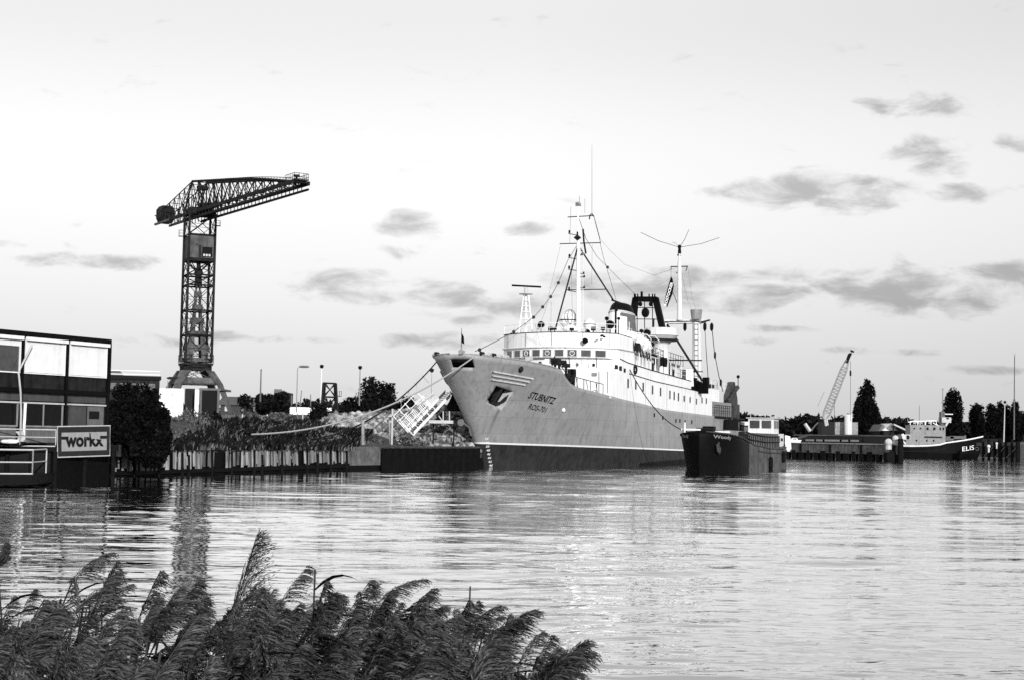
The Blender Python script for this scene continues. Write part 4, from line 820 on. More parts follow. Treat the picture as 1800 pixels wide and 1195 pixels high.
for k in range(4):                       # lower windows and door
    a0, a1 = MW * k + .3, MW * (k + 1) - .2; fr_ = MB()
    mb = MB(); fbox(mb, a0 - .1, a1 + .1, 4.02, 4.32, .003, .07); mb.build('fascia_strip', M['panelm'], off)
    mb = MB(); fbox(mb, a0 - .1, a1 + .1, 3.88, 3.96, .003, .12); mb.build('blind_box', M['light'], off)
    if k == 0:
        fbox(fr_, a0, a0 + 1.2, 1.95, 3.85, .004, .05); fr_ = fr_.build('door', M['mid'], off); mb = MB(); fbox(mb, a0 + .35, a0 + 1.1, 3.2, 3.6, .052, .07); mb.build('pane', M['glassd'], fr_)
        mb = MB(); fbox(mb, a0 + 1.3, a1, 1.95, 3.85, .004, .03); mb.build('side_panel', M['panelm'], off); continue
    fbox(fr_, a0, a1, 2.72, 2.8, .004, .10); fbox(fr_, a0 - .05, a0, 2.72, 3.85, .004, .1); fbox(fr_, a1, a1 + .05, 2.72, 3.85, .004, .1); fbox(fr_, (a0 + a1) / 2 - .03, (a0 + a1) / 2 + .03, 2.8, 3.85, .03, .08); fr_ = fr_.build('window', M['grey'], off)
    mb = MB(); fbox(mb, a0, a1, 2.8, 3.85, .005, .02); mb.build('pane', M['glassd'], fr_)
    mb = MB(); fbox(mb, a0, a1, 1.95, 2.70, .004, .03); mb.build('lower_panel', M['mid'], off)
mb = MB(); q = Vector((FB.x, FB.y, 0)) - fd * (MW * 2 + .35) + fn * .3
mb.tube([q + fd * .65 + Vector((0, 0, 6.75)), q + fd * .05 + Vector((0, 0, 5.8)), q + fd * -.18 + Vector((0, 0, 5.35)), q + Vector((0, 0, 4.4)), q + fd * .08 + Vector((0, 0, 3.4)), q + fd * .1 + Vector((0, 0, 2.2))], .05, 6); mb.build('drain_pipe', M['light'], off)
mb = MB(); mb.cyl(q + fd * .35 + Vector((0, 0, 3.9)), q + fd * .30 + Vector((0, 0, 2.1)), .07); mb.build('downpipe', M['white'], off)
# platform over the water in front of it
pa, pb_, pc = at(-160, 775, 72), at(98, 775, 74.2), at(200, 775, 77.5)
plat = thing('timber_deck', 'dark deck platform over the water in front of the office', 'deck', (pb_.x, pb_.y, 0))
mb = MB(); mb.slab([Vector((p.x, p.y, 1.55)) for p in (pa, pb_, pc)] + [Vector((FB.x, FB.y, 1.55)) + fd * 1.0, Vector((FA.x, FA.y, 1.55)) - fd * 6], (0, 0, .3)); mb.build('deck_slab', M['pile'], plat)
mb = MB()
for a, b in ((pa, pb_), (pb_, pc)):
    d = (b - a); d.z = 0; nrm = Vector((-d.y, d.x, 0)).normalized() * .25
    mb.slab([Vector((a.x, a.y, -1)) + nrm, Vector((b.x, b.y, -1)) + nrm, Vector((b.x, b.y, 1.55)) + nrm, Vector((a.x, a.y, 1.55)) + nrm], nrm * .6)
mb.build('front_wall', M['black'], plat)
for i in range(9):
    a = pa.lerp(pb_, i / 6) if i < 7 else pb_.lerp(pc, (i - 6) / 2); mb = MB(); mb.cyl((a.x, a.y, -1), (a.x, a.y, 1.55), .11); mb.build('pile', M['pile'], plat)
rt = thing('deck_railing', 'pale pipe railing on the deck in front of the office', 'railing', (pb_.x, pb_.y, 1.85))
rail([Vector((p.x, p.y, 1.86)) for p in (pa, pa.lerp(pb_, .75), pb_)], .74, 1, 1.5, .022).build('rails', M['light'], rt)
mb = MB(); mb.cyl((pa.x, pa.y - .06, 1.8), (pb_.x, pb_.y - .06, 1.8), .03); mb.build('edge_pipe', M['light'], rt)
# sign
sA, sB = at(101, 803, 74.3), at(193, 800, 76.3); sAt, sBt = at(101, 749, 74.3), at(193.5, 747.5, 76.3)
sg = thing('sign', 'dark framed sign board reading workx on the deck edge', 'sign', sA)
sn = (sB - sA).cross(sAt - sA).normalized()
if sn.y > 0: sn = -sn
def quad_on(mb, x0, x1, y0, y1, o0, o1):
    P = lambda x, y: sA.lerp(sB, x).lerp(sAt.lerp(sBt, x), y)
    mb.slab([P(x, y) + sn * o0 for x, y in ((x0, y0), (x1, y0), (x1, y1), (x0, y1))], sn * (o1 - o0))
mb = MB(); quad_on(mb, .01, .99, .02, .98, 0, .03); mb.build('board', M['sign'], sg)
mb = MB(); mb.tube([sA, sB, sBt, sAt, sA], .035, 6); mb.build('frame', M['light'], sg)
mb = MB(); quad_on(mb, .07, .93, .19, .80, .031, .036); mb.build('face_panel', M['signl'], sg)
mb = MB(); quad_on(mb, .07, .20, .57, .67, .0365, .039); quad_on(mb, .80, .93, .57, .67, .0365, .039)
o_ = sA.lerp(sAt, .31).lerp(sB.lerp(sBt, .31), .135) + sn * .0415; ex = (sB - sA) * .74; ey = (sAt - sA) * .47; text_on(mb, 'workx', o_, ex, ey, .045); mb.build('lettering', M['ink'], sg)
# things on the deck
mb = MB(); p = at(29, 765, 74.5); hp_ = thing('heat_pump', 'white air conditioner unit with a round fan outside the office', 'air conditioner', (p.x, p.y, 1.86)); p = at(31, 762, 75.0)
mb.cbox((p.x, p.y, 2.25), (.72, .35, .5)); mb.build('case', M['light'], hp_); mb = MB(); mb.lathe((p.x - .08, p.y - .18, 2.25), [(.16, -.02), (.19, -.02), (.19, .01), (.16, .01)], 14, 1); mb.build('fan', M['dark'], hp_)
mb = MB(); mb.cbox((p.x, p.y, 1.93), (.6, .3, .14)); mb.build('foot', M['dark'], hp_)
for (x, ln, lb) in ((12, .9, 'white sack lying on the deck edge behind the railing'),):
    c = at(x + 6, 777, 73.6); mb = MB(); mb.lathe((c.x, c.y, 2.0), [(.05, -.45), (.12, -.35), (.15, 0), (.12, .3), (.03, .42)], 10, 0, 1, .8); o = mb.build('sack', M['white'], smooth=True); tag(o, lb, 'sack')
jt = thing('jetty', 'low floating jetty with a pale railing beside the deck', 'jetty', at(0, 830, 68))
a, b = at(-120, 828, 67), at(57, 826, 69); mb = MB(); mb.slab([Vector((a.x, a.y, .1)), Vector((b.x, b.y, .1)), Vector((b.x - .3, b.y + 4, .1)), Vector((a.x, a.y + 4, .1))], (0, 0, .45)); mb.build('float', M['black'], jt)
rail([Vector((a.x, a.y, .56)), Vector((b.x, b.y, .56)), Vector((b.x - .3, b.y + 3, .56))], 1.12, 1, 3.2, .03).build('railing', M['light'], jt)
mb = MB(); mb.cyl((a.x, a.y - .05, .60), (b.x, b.y - .05, .60), .035); mb.build('lower_rail', M['light'], jt)

# big dark bush between office and revetment
p = at(227, 800, 85); tree('bush', 'huge dark rounded bush between the office and the plank wall', 'bush', (p.x, p.y + .8, 1.0), 4.9, 4.6, 'dome', 32000, .11, M['leafd'], seed=2)
p = at(205, 800, 83); tree('bush', 'smaller dark bush leaning over the sign beside the office', 'bush', (p.x, p.y + .4, 1.2), 3.0, 2.3, 'dome', 7000, .12, M['leafd'], seed=3)
# flat-roofed building behind the bush
def building(name, label, cat, x0, x1, ytop, Y, depth, zb=1.5, m='brick', rf=None, Y1=None):
    a = at(x0, ytop, Y); Y1 = Y1 or Y * (1 + (-a.x / a.y) * (x1 - x0) / F * (1 + (-a.x / a.y) * a.x / a.y * 0)); b = at(x1, ytop, Y1); t = thing(name, label, cat, ((a.x + b.x) / 2, Y, zb)); dd = Vector((b.x - a.x, b.y - a.y, 0)).normalized(); nn = Vector((-dd.y, dd.x, 0)) * depth
    A, B = Vector((a.x, a.y, zb)), Vector((b.x, b.y, zb)); mb = MB(); mb.slab([A, B, B + nn, A + nn], (0, 0, a.z - zb)); mb.build('wall', M[m], t)
    return t, A, B, nn, a.z, dd
t, A, B, nn, zt, dd = building('flat_roofed_building', 'dark flat-roofed building behind the large bush', 'building', 150, 281, 664, 118, 8, m='panel')
mb = MB(); mb.slab([Vector((*(A - nn * .02).xy, zt)), Vector((*(B - nn * .02 + dd * .1).xy, zt)), Vector((*(B + nn).xy, zt)), Vector((*(A + nn).xy, zt))], (0, 0, .3)); mb.build('roof', M['black'], t)
for k in range(2):
    mb = MB(); h = Vector((0, 0, .38 + .28 * k)); mb.tube([A * 1 + Vector((0, 0, zt - A.z)) + h - nn * .03, B + Vector((0, 0, zt - B.z)) + h - nn * .03], .04, 4); mb.build('roof_rail', M['line'], t)
for k in range(5):
    q = A.lerp(B, .33 + k * .13); mb = MB(); mb.slab([Vector((*(q - nn * .01).xy, zt - .9)), Vector((*(q + dd * .5 - nn * .01).xy, zt - .9)), Vector((*(q + dd * .5 - nn * .01).xy, zt - .3)), Vector((*(q - nn * .01).xy, zt - .3))], -nn * .005); mb.build('window', M['mid'], t)
p = at(196, 650, 117); t2 = thing('roof_cabin', 'small dark hut on the flat roof behind the bush', 'hut', (p.x, 120, zt + .3)); mb = MB(); a = at(186, 664, 120); b = at(206, 650, 120)
mb.slab([Vector((a.x, 120, zt + .3)), Vector((b.x + .1, 120, zt + .3)), Vector((b.x - .25, 120, b.z)), Vector((a.x, 120, b.z + .1))], (0, 2, 0)); mb.build('wall', M['mid'], t2)

# quay: plank revetment, concrete block, sheet piling
rv = thing('plank_revetment', 'weathered vertical plank wall along the river bank with leaning boards', 'retaining wall', (*QP[1].xy, 0))
def fline(f, z, o=0):
    p = q_at(f); d = (QP[2] - QP[1]).normalized(); n_ = Vector((d.y, -d.x, 0)); return Vector((p.x, p.y, z)) + n_ * o
mb = MB(); rs = random.Random(4); f = 0.0
while f < .995:
    wdt = (.0042 + .004 * rs.random()); gap = rs.random()
    if gap > .16 and not (.20 < f < .215 or .385 < f < .41 or .60 < f < .612 or .74 < f < .765 or .93 < f < .945):
        zt_ = 1.42 + .35 * f * .5 + rs.uniform(-.10, .10); zb = .36 + .18 * f + rs.uniform(-.16, .16); ln = rs.uniform(-.001, .0032)
        if rs.random() < .10: zt_ -= .35; zb += .25
        if .3 < f < .5: ln += .002
        P0, P1, P2, P3 = fline(f, zb, .12), fline(f + wdt, zb, .12), fline(f + wdt + ln, zt_, .05), fline(f + ln, zt_ + rs.uniform(-.04, .04), .05)
        d = (QP[2] - QP[1]).normalized(); mb.slab([P0, P1, P2, P3], Vector((d.y, -d.x, 0)) * (.035 + .04 * rs.random()))
    f += wdt + .0007 + (.004 if rs.random() < .06 else 0)
mb.build('planking', M['wood'], rv)
mb = MB(); mb.slab([fline(-.02, -1), fline(1.0, -1), fline(1.0, 1.45), fline(-.02, 1.3)], Vector((-.05, .3, 0))); mb.build('backing', M['black'], rv)
mb = MB(); mb.slab([fline(-.01, .1, .2), fline(1.0, .2, .2), fline(1.0, .5, .2), fline(-.01, .3, .2)], Vector((0, .1, 0))); mb.build('lower_beam', M['black'], rv)
for f in (.0, .075, .16, .245, .27, .36, .44, .535, .57, .66, .78, .83, .9, .985):
     mb = MB(); mb.cyl(fline(f, -1, .22), fline(f + .001, 1.2 + .35 * rs.random(), .16), .08 + .06 * rs.random(), .08, 8); mb.build('post', M['pile'], rv)
mb = MB(); a, b = G(612, 826), G(668, 825); blk = thing('concrete_block', 'stained concrete block at the end of the plank wall', 'concrete block', a)
mb.slab([Vector((a.x, a.y, .35)), Vector((b.x, b.y, .35)), Vector((b.x, b.y, 1.72)), Vector((a.x, a.y, 1.72))], (0, 2, 0)); mb.build('block', M['conc'], blk)
mb = MB(); mb.slab([Vector((a.x + .02, a.y + .05, -1)), Vector((b.x, b.y + .05, -1)), Vector((b.x, b.y + .05, .345)), Vector((a.x + .02, a.y + .05, .345))], (0, 1.9, 0)); mb.build('footing', M['black'], blk)
sp = thing('sheet_pile_wall', 'black steel sheet pile wall below the rubble beside the ship bow', 'retaining wall', b)
c = G(840, 820.5); mb = MB(); n = 44; pts = []; d = (Vector((c.x + 10, c.y + 22, 0)) - Vector((b.x, b.y, 0)))
pth = [Vector((b.x, b.y, 0)), Vector((c.x, c.y, 0)), Vector((3, 158, 0)), Vector((22, 224, 0)), Vector((34, 299, 0))]
for a_, b_ in zip(pth[:-1], pth[1:]):
    ln = (b_ - a_).length; k = int(ln / .3); dd = (b_ - a_).normalized(); nr = Vector((dd.y, -dd.x, 0))
    for i in range(k): pts.append(a_ + dd * ln * i / k + nr * (.12 if i % 4 < 2 else -.05))
nb = len(pts); mb.add([p + Vector((0, 0, -1)) for p in pts] + [p + Vector((0, 0, 1.62)) for p in pts], [(i, i + 1, nb + i + 1, nb + i) for i in range(nb - 1)]); mb.build('piling', M['sheet'], sp)
mb = MB(); mb.tube([p + Vector((0, -.05, 1.68)) for p in pth], .12, 6); mb.build('capping', M['steel'], sp)
# bollard with ropes to the bow
bp = at(435, 764, 104); bz = 2.25
bo = thing('bollard', 'dark mooring bollard on the bank holding the ship ropes', 'bollard', (bp.x, bp.y, 1.6)); mb = MB(); mb.lathe((bp.x, bp.y, 1.5), [(.25, 0), (.18, .4), (.18, .95), (.32, 1.1), (.3, 1.2)], 12); mb.build('post', M['black'], bo)
nose = SW(*hp(-4.6, 9.0, .05, -1)); nose = at(767, 636, nose.y)
a = Vector((bp.x, bp.y, 2.5))
mb = MB(); mb.tube(sag(nose, a, 2.6, 40), .055, 6); o = mb.build('mooring_rope', M['roped']); tag(o, 'dark mooring rope from the nose of the bow to the bollard', 'rope')
pb2 = SW(*shit(836, 627)); mb = MB(); k_ = sag(pb2 + Vector((-.1, -.35, 0)), a + Vector((0, -.1, 0)), 1.55, 40); mb.tube(k_, .06, 6); o = mb.build('mooring_rope', M['rope']); tag(o, 'pale mooring rope crossing the bow to the bollard on the bank', 'rope')

# rubble heaps (uncountable stones)
def heap(name, label, pts_px, Y, n, rmin, rmax, m, zb=1.4, seed=1, dY=6):
    rs = np.random.RandomState(seed); ico = [(0, 0, 1), (.894, 0, .447), (.276, .851, .447), (-.724, .526, .447), (-.724, -.526, .447), (.276, -.851, .447), (.724, .526, -.447), (-.276, .851, -.447), (-.894, 0, -.447), (-.276, -.851, -.447), (.724, -.526, -.447), (0, 0, -1)]
    icf = [(0, 1, 2), (0, 2, 3), (0, 3, 4), (0, 4, 5), (0, 5, 1), (1, 6, 2), (2, 7, 3), (3, 8, 4), (4, 9, 5), (5, 10, 1), (6, 7, 2), (7, 8, 3), (8, 9, 4), (9, 10, 5), (10, 6, 1), (11, 7, 6), (11, 8, 7), (11, 9, 8), (11, 10, 9), (11, 6, 10)]
    ico = np.array(ico); icf = np.array(icf); tops = [at(x, y, Y + dY) for x, y in pts_px]; xs = [p.x for p in tops]; zs = [p.z for p in tops]; V = []; Fc = []
    for i in range(n):
        x = rs.uniform(xs[0], xs[-1]); h = np.interp(x, xs, zs); g = rs.rand(); z = zb + (h - zb) * g; yy = Y + dY * g + rs.normal() * .15; r = rmin + (rmax - rmin) * rs.rand() ** 2.2
        A = ico * (.6 + .8 * rs.rand(12, 1)) * r * np.array([1, .9, .5 + .5 * rs.rand()]); th = rs.rand() * 6.28
        A = A @ np.array([[math.cos(th), -math.sin(th), 0], [math.sin(th), math.cos(th), 0], [0, 0, 1]]); V.append(A + [x, yy, z]); Fc.append(icf + 12 * i)
    mb_ = MB(); k = len(xs)
    core = MB(); core.add([(x, Y - .4, zb - .6) for x in xs] + [(x, Y + dY, z - .35) for x, z in zip(xs, zs)] + [(x, Y + dY * 2.2, zb - .6) for x in xs], [(i, i + 1, k + i + 1, k + i) for i in range(k - 1)] + [(k + i, k + i + 1, 2 * k + i + 1, 2 * k + i) for i in range(k - 1)])
    t = thing(name, label, 'rubble', (sum(xs) / k, Y, zb)); t['kind'] = 'stuff'
    core.build('mound', M['soil'], t); bigmesh('stones', np.concatenate(V), np.concatenate(Fc), m, t)
heap('rubble_heap', 'heap of pale broken stone rubble behind the sheet pile wall', [(520, 770), (550, 745), (590, 728), (640, 726), (690, 723), (740, 714), (790, 712), (850, 735)], 131, 7500, .08, .40, M['rock'], seed=3, dY=6)
heap('rubble_heap', 'dark gravel heap behind the plank wall', [(425, 765), (450, 742), (478, 727), (500, 724), (515, 730), (535, 745), (570, 765)], 122, 4200, .06, .22, M['rockd'], seed=5, dY=5)
heap('rubble_heap', 'rough pale stones on the left slope below the white wall', [(285, 742), (310, 732), (360, 745), (400, 758), (440, 768)], 108, 2500, .06, .3, M['rock'], seed=6, dY=7)
heap('rubble_heap', 'low spill of broken stones in front of the dark gravel heap', [(330, 782), (380, 768), (420, 776), (460, 762), (500, 768), (545, 755), (590, 764), (625, 778)], 111, 2600, .05, .3, M['conc'], seed=8, dY=6)

# grass and weeds on the bank
def blades(name, label, spots, n, h0, h1, m, seed=1, w_=.02, reach=7):
    rs = np.random.RandomState(seed); V = []; xs = [s[0] for s in spots]
    N_ = n; idx = rs.randint(len(spots) - 1, size=N_); f = rs.rand(N_); A = np.array([tuple(s) for s in spots]); c = A[idx] * (1 - f)[:, None] + A[idx + 1] * f[:, None]
    rr_ = rs.uniform(0, 1, N_) ** 1.5 * reach; c[:, 1] += rr_ - .25; c[:, 0] += rs.normal(size=N_) * .3; c[:, 2] = 1.35 + 1.7 * np.exp(-((rr_ - 20) / 13) ** 2) * np.clip((-c[:, 0] - 6) / 10, 0, 1) + np.minimum(rr_, 30) * .012
    h = rs.uniform(h0, h1, N_) * (.6 + .6 * np.sin(c[:, 0] * .9) ** 2); dx = rs.normal(size=N_) * .25 + .2; dy = rs.normal(size=N_) * .2; ww = w_ * (1 + rs.rand(N_))
    base = c; mid = c + np.stack([dx * h * .3, dy * h * .3, h * .6], 1); tip = c + np.stack([dx * h * 1.1, dy * h, h * .95], 1); sx = np.stack([ww, 0 * ww, 0 * ww], 1)
    V = np.stack([base - sx, base + sx, mid + sx * .8, mid - sx * .8, tip + sx * .1, tip - sx * .1], 1).reshape(-1, 3); b = np.arange(N_)[:, None] * 6
    Q = np.concatenate([b + np.array([[0, 1, 2, 3]]), b + np.array([[3, 2, 4, 5]])]); o = bigmesh(name, V, Q, m); tag(o, label, 'grass', kind='stuff')
def qs(fs, z): return [(*q_at(f).xy, z) for f in fs]
blades('grass', 'rough grass hanging over the top of the plank wall', qs([.1 + .09 * i for i in range(11)], 1.35), 5000, .12, .5, M['leafl'], 4, .03, 26)
blades('weeds', 'dark weeds growing on the slope behind the plank wall', qs([.15 + .085 * i for i in range(11)], 1.4), 4500, .15, .7, M['leaf'], 5, .05, 20)
for (x, y, w__, h_, Y, sd, lb, mm) in ((345, 742, 5, 2.0, 112, 4, 'low tangled shrub below the crane', 'leafl'), (320, 752, 3.4, 1.9, 104, 14, 'grey-green shrub beside the huge dark bush', 'leafl'), (395, 770, 4.5, 1.3, 108, 15, 'low spreading shrub above the plank wall', 'leaf'), (587, 775, 3.0, 1.5, 119, 16, 'dark shrub at the foot of the rubble heap', 'leaf'), (655, 778, 2.0, 1.1, 124, 18, 'pale small shrub beside the rope posts', 'leafl'), (560, 722, 3.0, 1.7, 150, 17, 'spiky weeds in front of the long white wall', 'leaf'), (720, 782, 4.0, .9, 127, 19, 'low weeds under the gangway steps', 'leafl'), (380, 735, 1.8, 3.2, 148, 20, 'dark creeper in the opening of the dark shed', 'leafd')):
    p = at(x, y, Y); tree('shrub', lb, 'shrub', (p.x, p.y, p.z - h_ * .7), h_, w__, 'bush', 2600, .12, M[mm], seed=sd)

# rope posts and pipes standing on the quay
for x0, y0, x1, y1, Y, r, mt, lb in ((574, 744, 573.5, 771, 122, .07, 'concl', 'short pale post in front of the rubble heap'), (638, 732, 638, 781, 116, .12, 'concl', 'thick pale post at the end of the plank wall'), (690, 720, 688.5, 786, 125, .08, 'light', 'tallest white post on top of the sheet pile wall'), (684.5, 738, 686, 782, 125.3, .06, 'concl', 'thin leaning post right beside the tallest white post')):
    a, b = at(x0, y0, Y), at(x1, y1, Y); t = thing('mooring_post', lb, 'post', (b.x, b.y, b.z)); mb = MB(); mb.cyl(b, a, r, None, 8); mb.build('shaft', M[mt], t); mb = MB(); mb.lathe(a, [(r * 1.2, 0), (r * 1.2, .06), (r * .5, .1)], 8); mb.build('cap', M[mt], t)
# gangway steps up towards the ship
gw = thing('gangway', 'white metal gangway stairs with railings leading up to the ship', 'gangway', at(725, 767, 128)); gY = 128.5
a0, a1 = at(727, 765, gY), at(792, 697, gY + 3)
b0, b1 = at(718, 760, gY + 1.3), at(783, 691, gY + 4.3)
mb = MB(); dz = Vector((0, 0, .34)); mb.slab([a0, a1, a1 + dz, a0 + dz], (.0, .08, 0)); mb.build('stringer', M['white'], gw)
mb = MB(); mb.slab([b0, b1, b1 + dz, b0 + dz], (0, .08, 0)); mb.build('stringer', M['white'], gw)
mb = MB()
for i in range(22): f = i / 21; mb.cbox(a0.lerp(a1, f).lerp(b0.lerp(b1, f), .5) + Vector((0, 0, .2)), (.26, 1.3, .05))
mb.build('treads', M['grey'], gw)
up = Vector((-.62, 0, .66)).normalized()
for s0, s1, nm in ((a0, a1, 1), (b0, b1, 0)):
    mb = MB(); hgt = 1.75 if nm else 1.9
    for h_ in (hgt, hgt * .55): mb.tube([s0 + up * h_, s0.lerp(s1, .62) + up * h_], .035, 5)
    for i in range(5): q = s0.lerp(s1, i * .155); mb.cyl(q, q + up * (hgt + .1), .04, None, 5)
    mb.build('handrail', M['white'], gw)
mb = MB()
for i in range(26): q = b0.lerp(b1, .02 + i * .032); mb.cyl(q + up * .12, q + up * .95, .035, None, 4)
mb.build('balusters', M['white'], gw)
for i in range(3):
    mb = MB(); q0, q1 = b0.lerp(b1, .2 + .2 * i), b0.lerp(b1, .5 + .2 * i)
    mb.tube([q0 + up * 1.9, q0 + up * 2.8 + Vector((.6, 0, .4)), q1 + up * 2.7, q1 + up * 1.7], .018, 5); mb.build('hand_rope', M['light'], gw)
pf = thing('landing_stage', 'small platform on legs beneath the gangway', 'platform', at(777, 742, 131)); mb = MB(); a, b = at(755, 741, 131), at(797, 741, 131); mb.cbox((a + b) / 2, (b.x - a.x, 2.4, .26)); mb.build('beam', M['light'], pf)
mb = MB(); 
for x in (779, 790): mb.cyl(at(x, 740, 131), at(x, 722, 131), .06)
mb.cyl(at(771, 730, 131), at(779, 741, 131), .05); mb.build('strut', M['light'], pf); mb = MB(); mb.slab([at(764, 739, 131.6), at(781, 739, 131.6), at(781, 722, 131.6), at(775, 724, 131.6)], (0, 1.4, 0)); mb.slab([at(782, 722, 132), at(812, 722, 132), at(806, 700, 132), at(796, 690, 132)], (0, 1, 0)); mb.build('hopper', M['black'], pf)
for x in (762, 798):
    mb = MB(); p = at(x, 745, 131); mb.cyl(p, (p.x, p.y, 1.4), .07); mb.build('leg', M['dark'], pf)
p = at(810, 742, 129.5); mb = MB(); mb.lathe(p, [(.15, -.1), (.3, -.06), (.3, .06), (.15, .1)], 12, 1); mb.tube([p + Vector((.2, 0, 0)), p + Vector((.7, 0, -.4)), p + Vector((.9, 0, -1.1))], .07, 6); o = mb.build('hose_reel', M['mid']); tag(o, 'white hose reel hanging beside the ship bow', 'hose')

# ------------------------------------------------------------------ hammerhead crane
CT = Vector((-37.45, 180, 0)); SX = 180 / F
cr_ = thing('tower_crane', 'tall dark hammerhead harbour crane on four splayed legs', 'crane', (CT.x, CT.y, 1.6))
def cz(y, Y=180.0, x=343): return at(x, y, Y).z
off_ = [(-30, 12), (-12, -30), (30, -12), (12, 30)]      # pixel offsets of the legs: x, and depth
rot = [(Vector((a, b, 0)) * SX) for a, b in off_]
def cp(k, z, s=1.0): return Vector((CT.x, CT.y, z)) + rot[k % 4] * s
zb_, zt_ = cz(636), cz(378)
lev = [cz(y) for y in (636, 590, 547, 503, 485, 457, 415, 378)]
mb = MB()
for k in range(4): mb.cyl(cp(k, zb_), cp(k, zt_), .16, .14, 6)
mb.build('tower_legs', M['crane'], cr_)
mb = MB()
for i, (z0, z1) in enumerate(zip(lev[:-1], lev[1:])):
    for k in range(4):
        mb.cyl(cp(k, z1), cp(k + 1, z1), .10, None, 4)
        if i == 5: continue
        mb.cyl(cp(k, z0), cp(k + 1, z1), .045, None, 4); mb.cyl(cp(k + 1, z0), cp(k, z1), .045, None, 4)
        zm = (z0 + z1) / 2; mb.cyl(cp(k, zm), cp(k + 1, zm), .025, None, 4); m_ = (cp(k, zm) + cp(k + 1, zm)) / 2
        mb.cyl(cp(k, z0).lerp(cp(k + 1, z0), .5), cp(k, zm), .018, None, 4); mb.cyl(cp(k, z0).lerp(cp(k + 1, z0), .5), cp(k + 1, zm), .018, None, 4)
mb.build('bracing', M['crane'], cr_)
for z in lev[1:6]:
    mb = MB()
    for k in range(4): mb.slab([cp(k, z, 1.0), cp(k + 1, z, 1.0), cp(k + 1, z, .86), cp(k, z, .86)], (0, 0, .1))
    mb.build('gallery', M['crane'], cr_)
# machinery house
mb = MB(); z0, z1 = cz(456), cz(416); mb.slab([cp(k, z0, .93) for k in range(4)], (0, 0, z1 - z0)); hs = mb.build('machinery_house', M['cranep'], cr_)
mb = MB(); mb.slab([cp(k, z0 - .35, 1.05) for k in range(4)], (0, 0, .3)); mb.build('house_floor', M['crane'], cr_)
a, b = cp(1, 0, .935), cp(2, 0, .935); n_ = Vector((b.y - a.y, -(b.x - a.x), 0)).normalized()
def face_rect(mb, f0, f1, za, zb2, o0=.01, o1=.08): P = [a.lerp(b, f) for f in (f0, f1)]; mb.slab([Vector((*(P[0] + n_ * o0).xy, za)), Vector((*(P[1] + n_ * o0).xy, za)), Vector((*(P[1] + n_ * o0).xy, zb2)), Vector((*(P[0] + n_ * o0).xy, zb2))], n_ * (o1 - o0))
mb = MB(); face_rect(mb, .52, .93, z0 + .2, z0 + 1.35); mb.build('opening', M['black'], hs)
mb = MB(); [face_rect(mb, .56 + .11 * i, .64 + .11 * i, z0 + .25, z0 + .5, .085, .1) for i in range(3)]; mb.build('panes', M['light'], hs)
mb = MB(); face_rect(mb, .38, .48, z0 + .1, z0 + 1.5, .01, .05); mb.build('door', M['dark'], hs)
mb = MB(); q = cp(0, z1 + .3, 1.0); mb.cbox(q + Vector((-.3, 0, -.2)), (.7, .5, .06)); mb2 = rail([q + Vector((-.6, -.25, -.15)), q + Vector((-.6, .25, -.15)), q + Vector((-.1, .25, -.15))], .7, 1, .5, .02); mb.add(mb2.v, mb2.f); mb.build('side_platform', M['crane'], cr_)
# inner slotted cone
zc0, zc1 = cz(636), cz(503); n = 12; rows = 40
def cr_r(z):
    f = (z - zc0) / (zc1 - zc0); return SX * (6 + 18 * (1 - f) ** 1.8 + 5 * (1 - f))
mb = MB()
for j in range(rows):
    za, zb2 = zc0 + (zc1 - zc0) * j / rows, zc0 + (zc1 - zc0) * (j + 1) / rows; slot = j % 7 in (2, 3, 4, 5)
    for i in range(n * 2):
        if slot and i % 4 in (1, 2): continue
        t0, t1 = PI * i / n + .3, PI * (i + 1) / n + .3
        ra, rb = cr_r(za), cr_r(zb2); mb.add([(CT.x + math.cos(t) * r, CT.y + math.sin(t) * r, z) for t, r, z in ((t0, ra, za), (t1, ra, za), (t1, rb, zb2), (t0, rb, zb2))], [(0, 1, 2, 3)])
mb.build('inner_column', M['cranep'], cr_)
mb = MB(); mb.cyl((CT.x, CT.y, zc1), (CT.x, CT.y, cz(470)), .5, .3, 12); mb.cyl((CT.x, CT.y, cz(470)), (CT.x, CT.y, cz(457)), .22); mb.ball((CT.x, CT.y, cz(480)), .55)
for k in range(8): mb.cyl((CT.x, CT.y, cz(480)), cp(k // 2, cz(459), .9).lerp(cp(k // 2 + 1, cz(459), .9), .5 * (k % 2)), .06, None, 4)
mb.build('pivot', M['crane'], cr_)
# base ring and splayed legs
mb = MB(); z0 = cz(651); mb.slab([cp(k, z0, 1.03) for k in range(4)], (0, 0, .35)); mb.slab([cp(k, cz(642), 1.12) for k in range(4)], (0, 0, .25)); mb.lathe((CT.x, CT.y, z0 + .35), [(1.9, 0), (1.9, cz(642) - z0 - .37)], 20); mb.build('base_ring', M['crane'], cr_)
mb = rail([cp(k, cz(642) + .25, 1.12) for k in (0, 1, 2, 3, 0)], .95, 1, .9, .035); mb.build('base_railing', M['crane'], cr_)
zk = cz(674)
for k in range(4):
    mb = MB(); d = rot[k].normalized(); sd = Vector((-d.y, d.x, 0))
    def sec(z, s, w1, dp): c = Vector((CT.x, CT.y, z)) + rot[k] * s; return [c - sd * w1 - d * dp, c + sd * w1 - d * dp, c + sd * w1 + d * dp, c - sd * w1 + d * dp]
    S_ = [sec(z0, .92, .72, .12), sec(zk, 1.55, .5, .14), sec(cz(727), 2.35, .26, .16), sec(1.2, 2.9, .24, .16)]
    mb.add(sum(S_, []), [(i * 4 + j, i * 4 + (j + 1) % 4, i * 4 + 4 + (j + 1) % 4, i * 4 + 4 + j) for i in range(3) for j in range(4)] + [(0, 3, 2, 1), (12, 13, 14, 15)]); mb.build('leg', M['cranep'], cr_)
mb = MB()
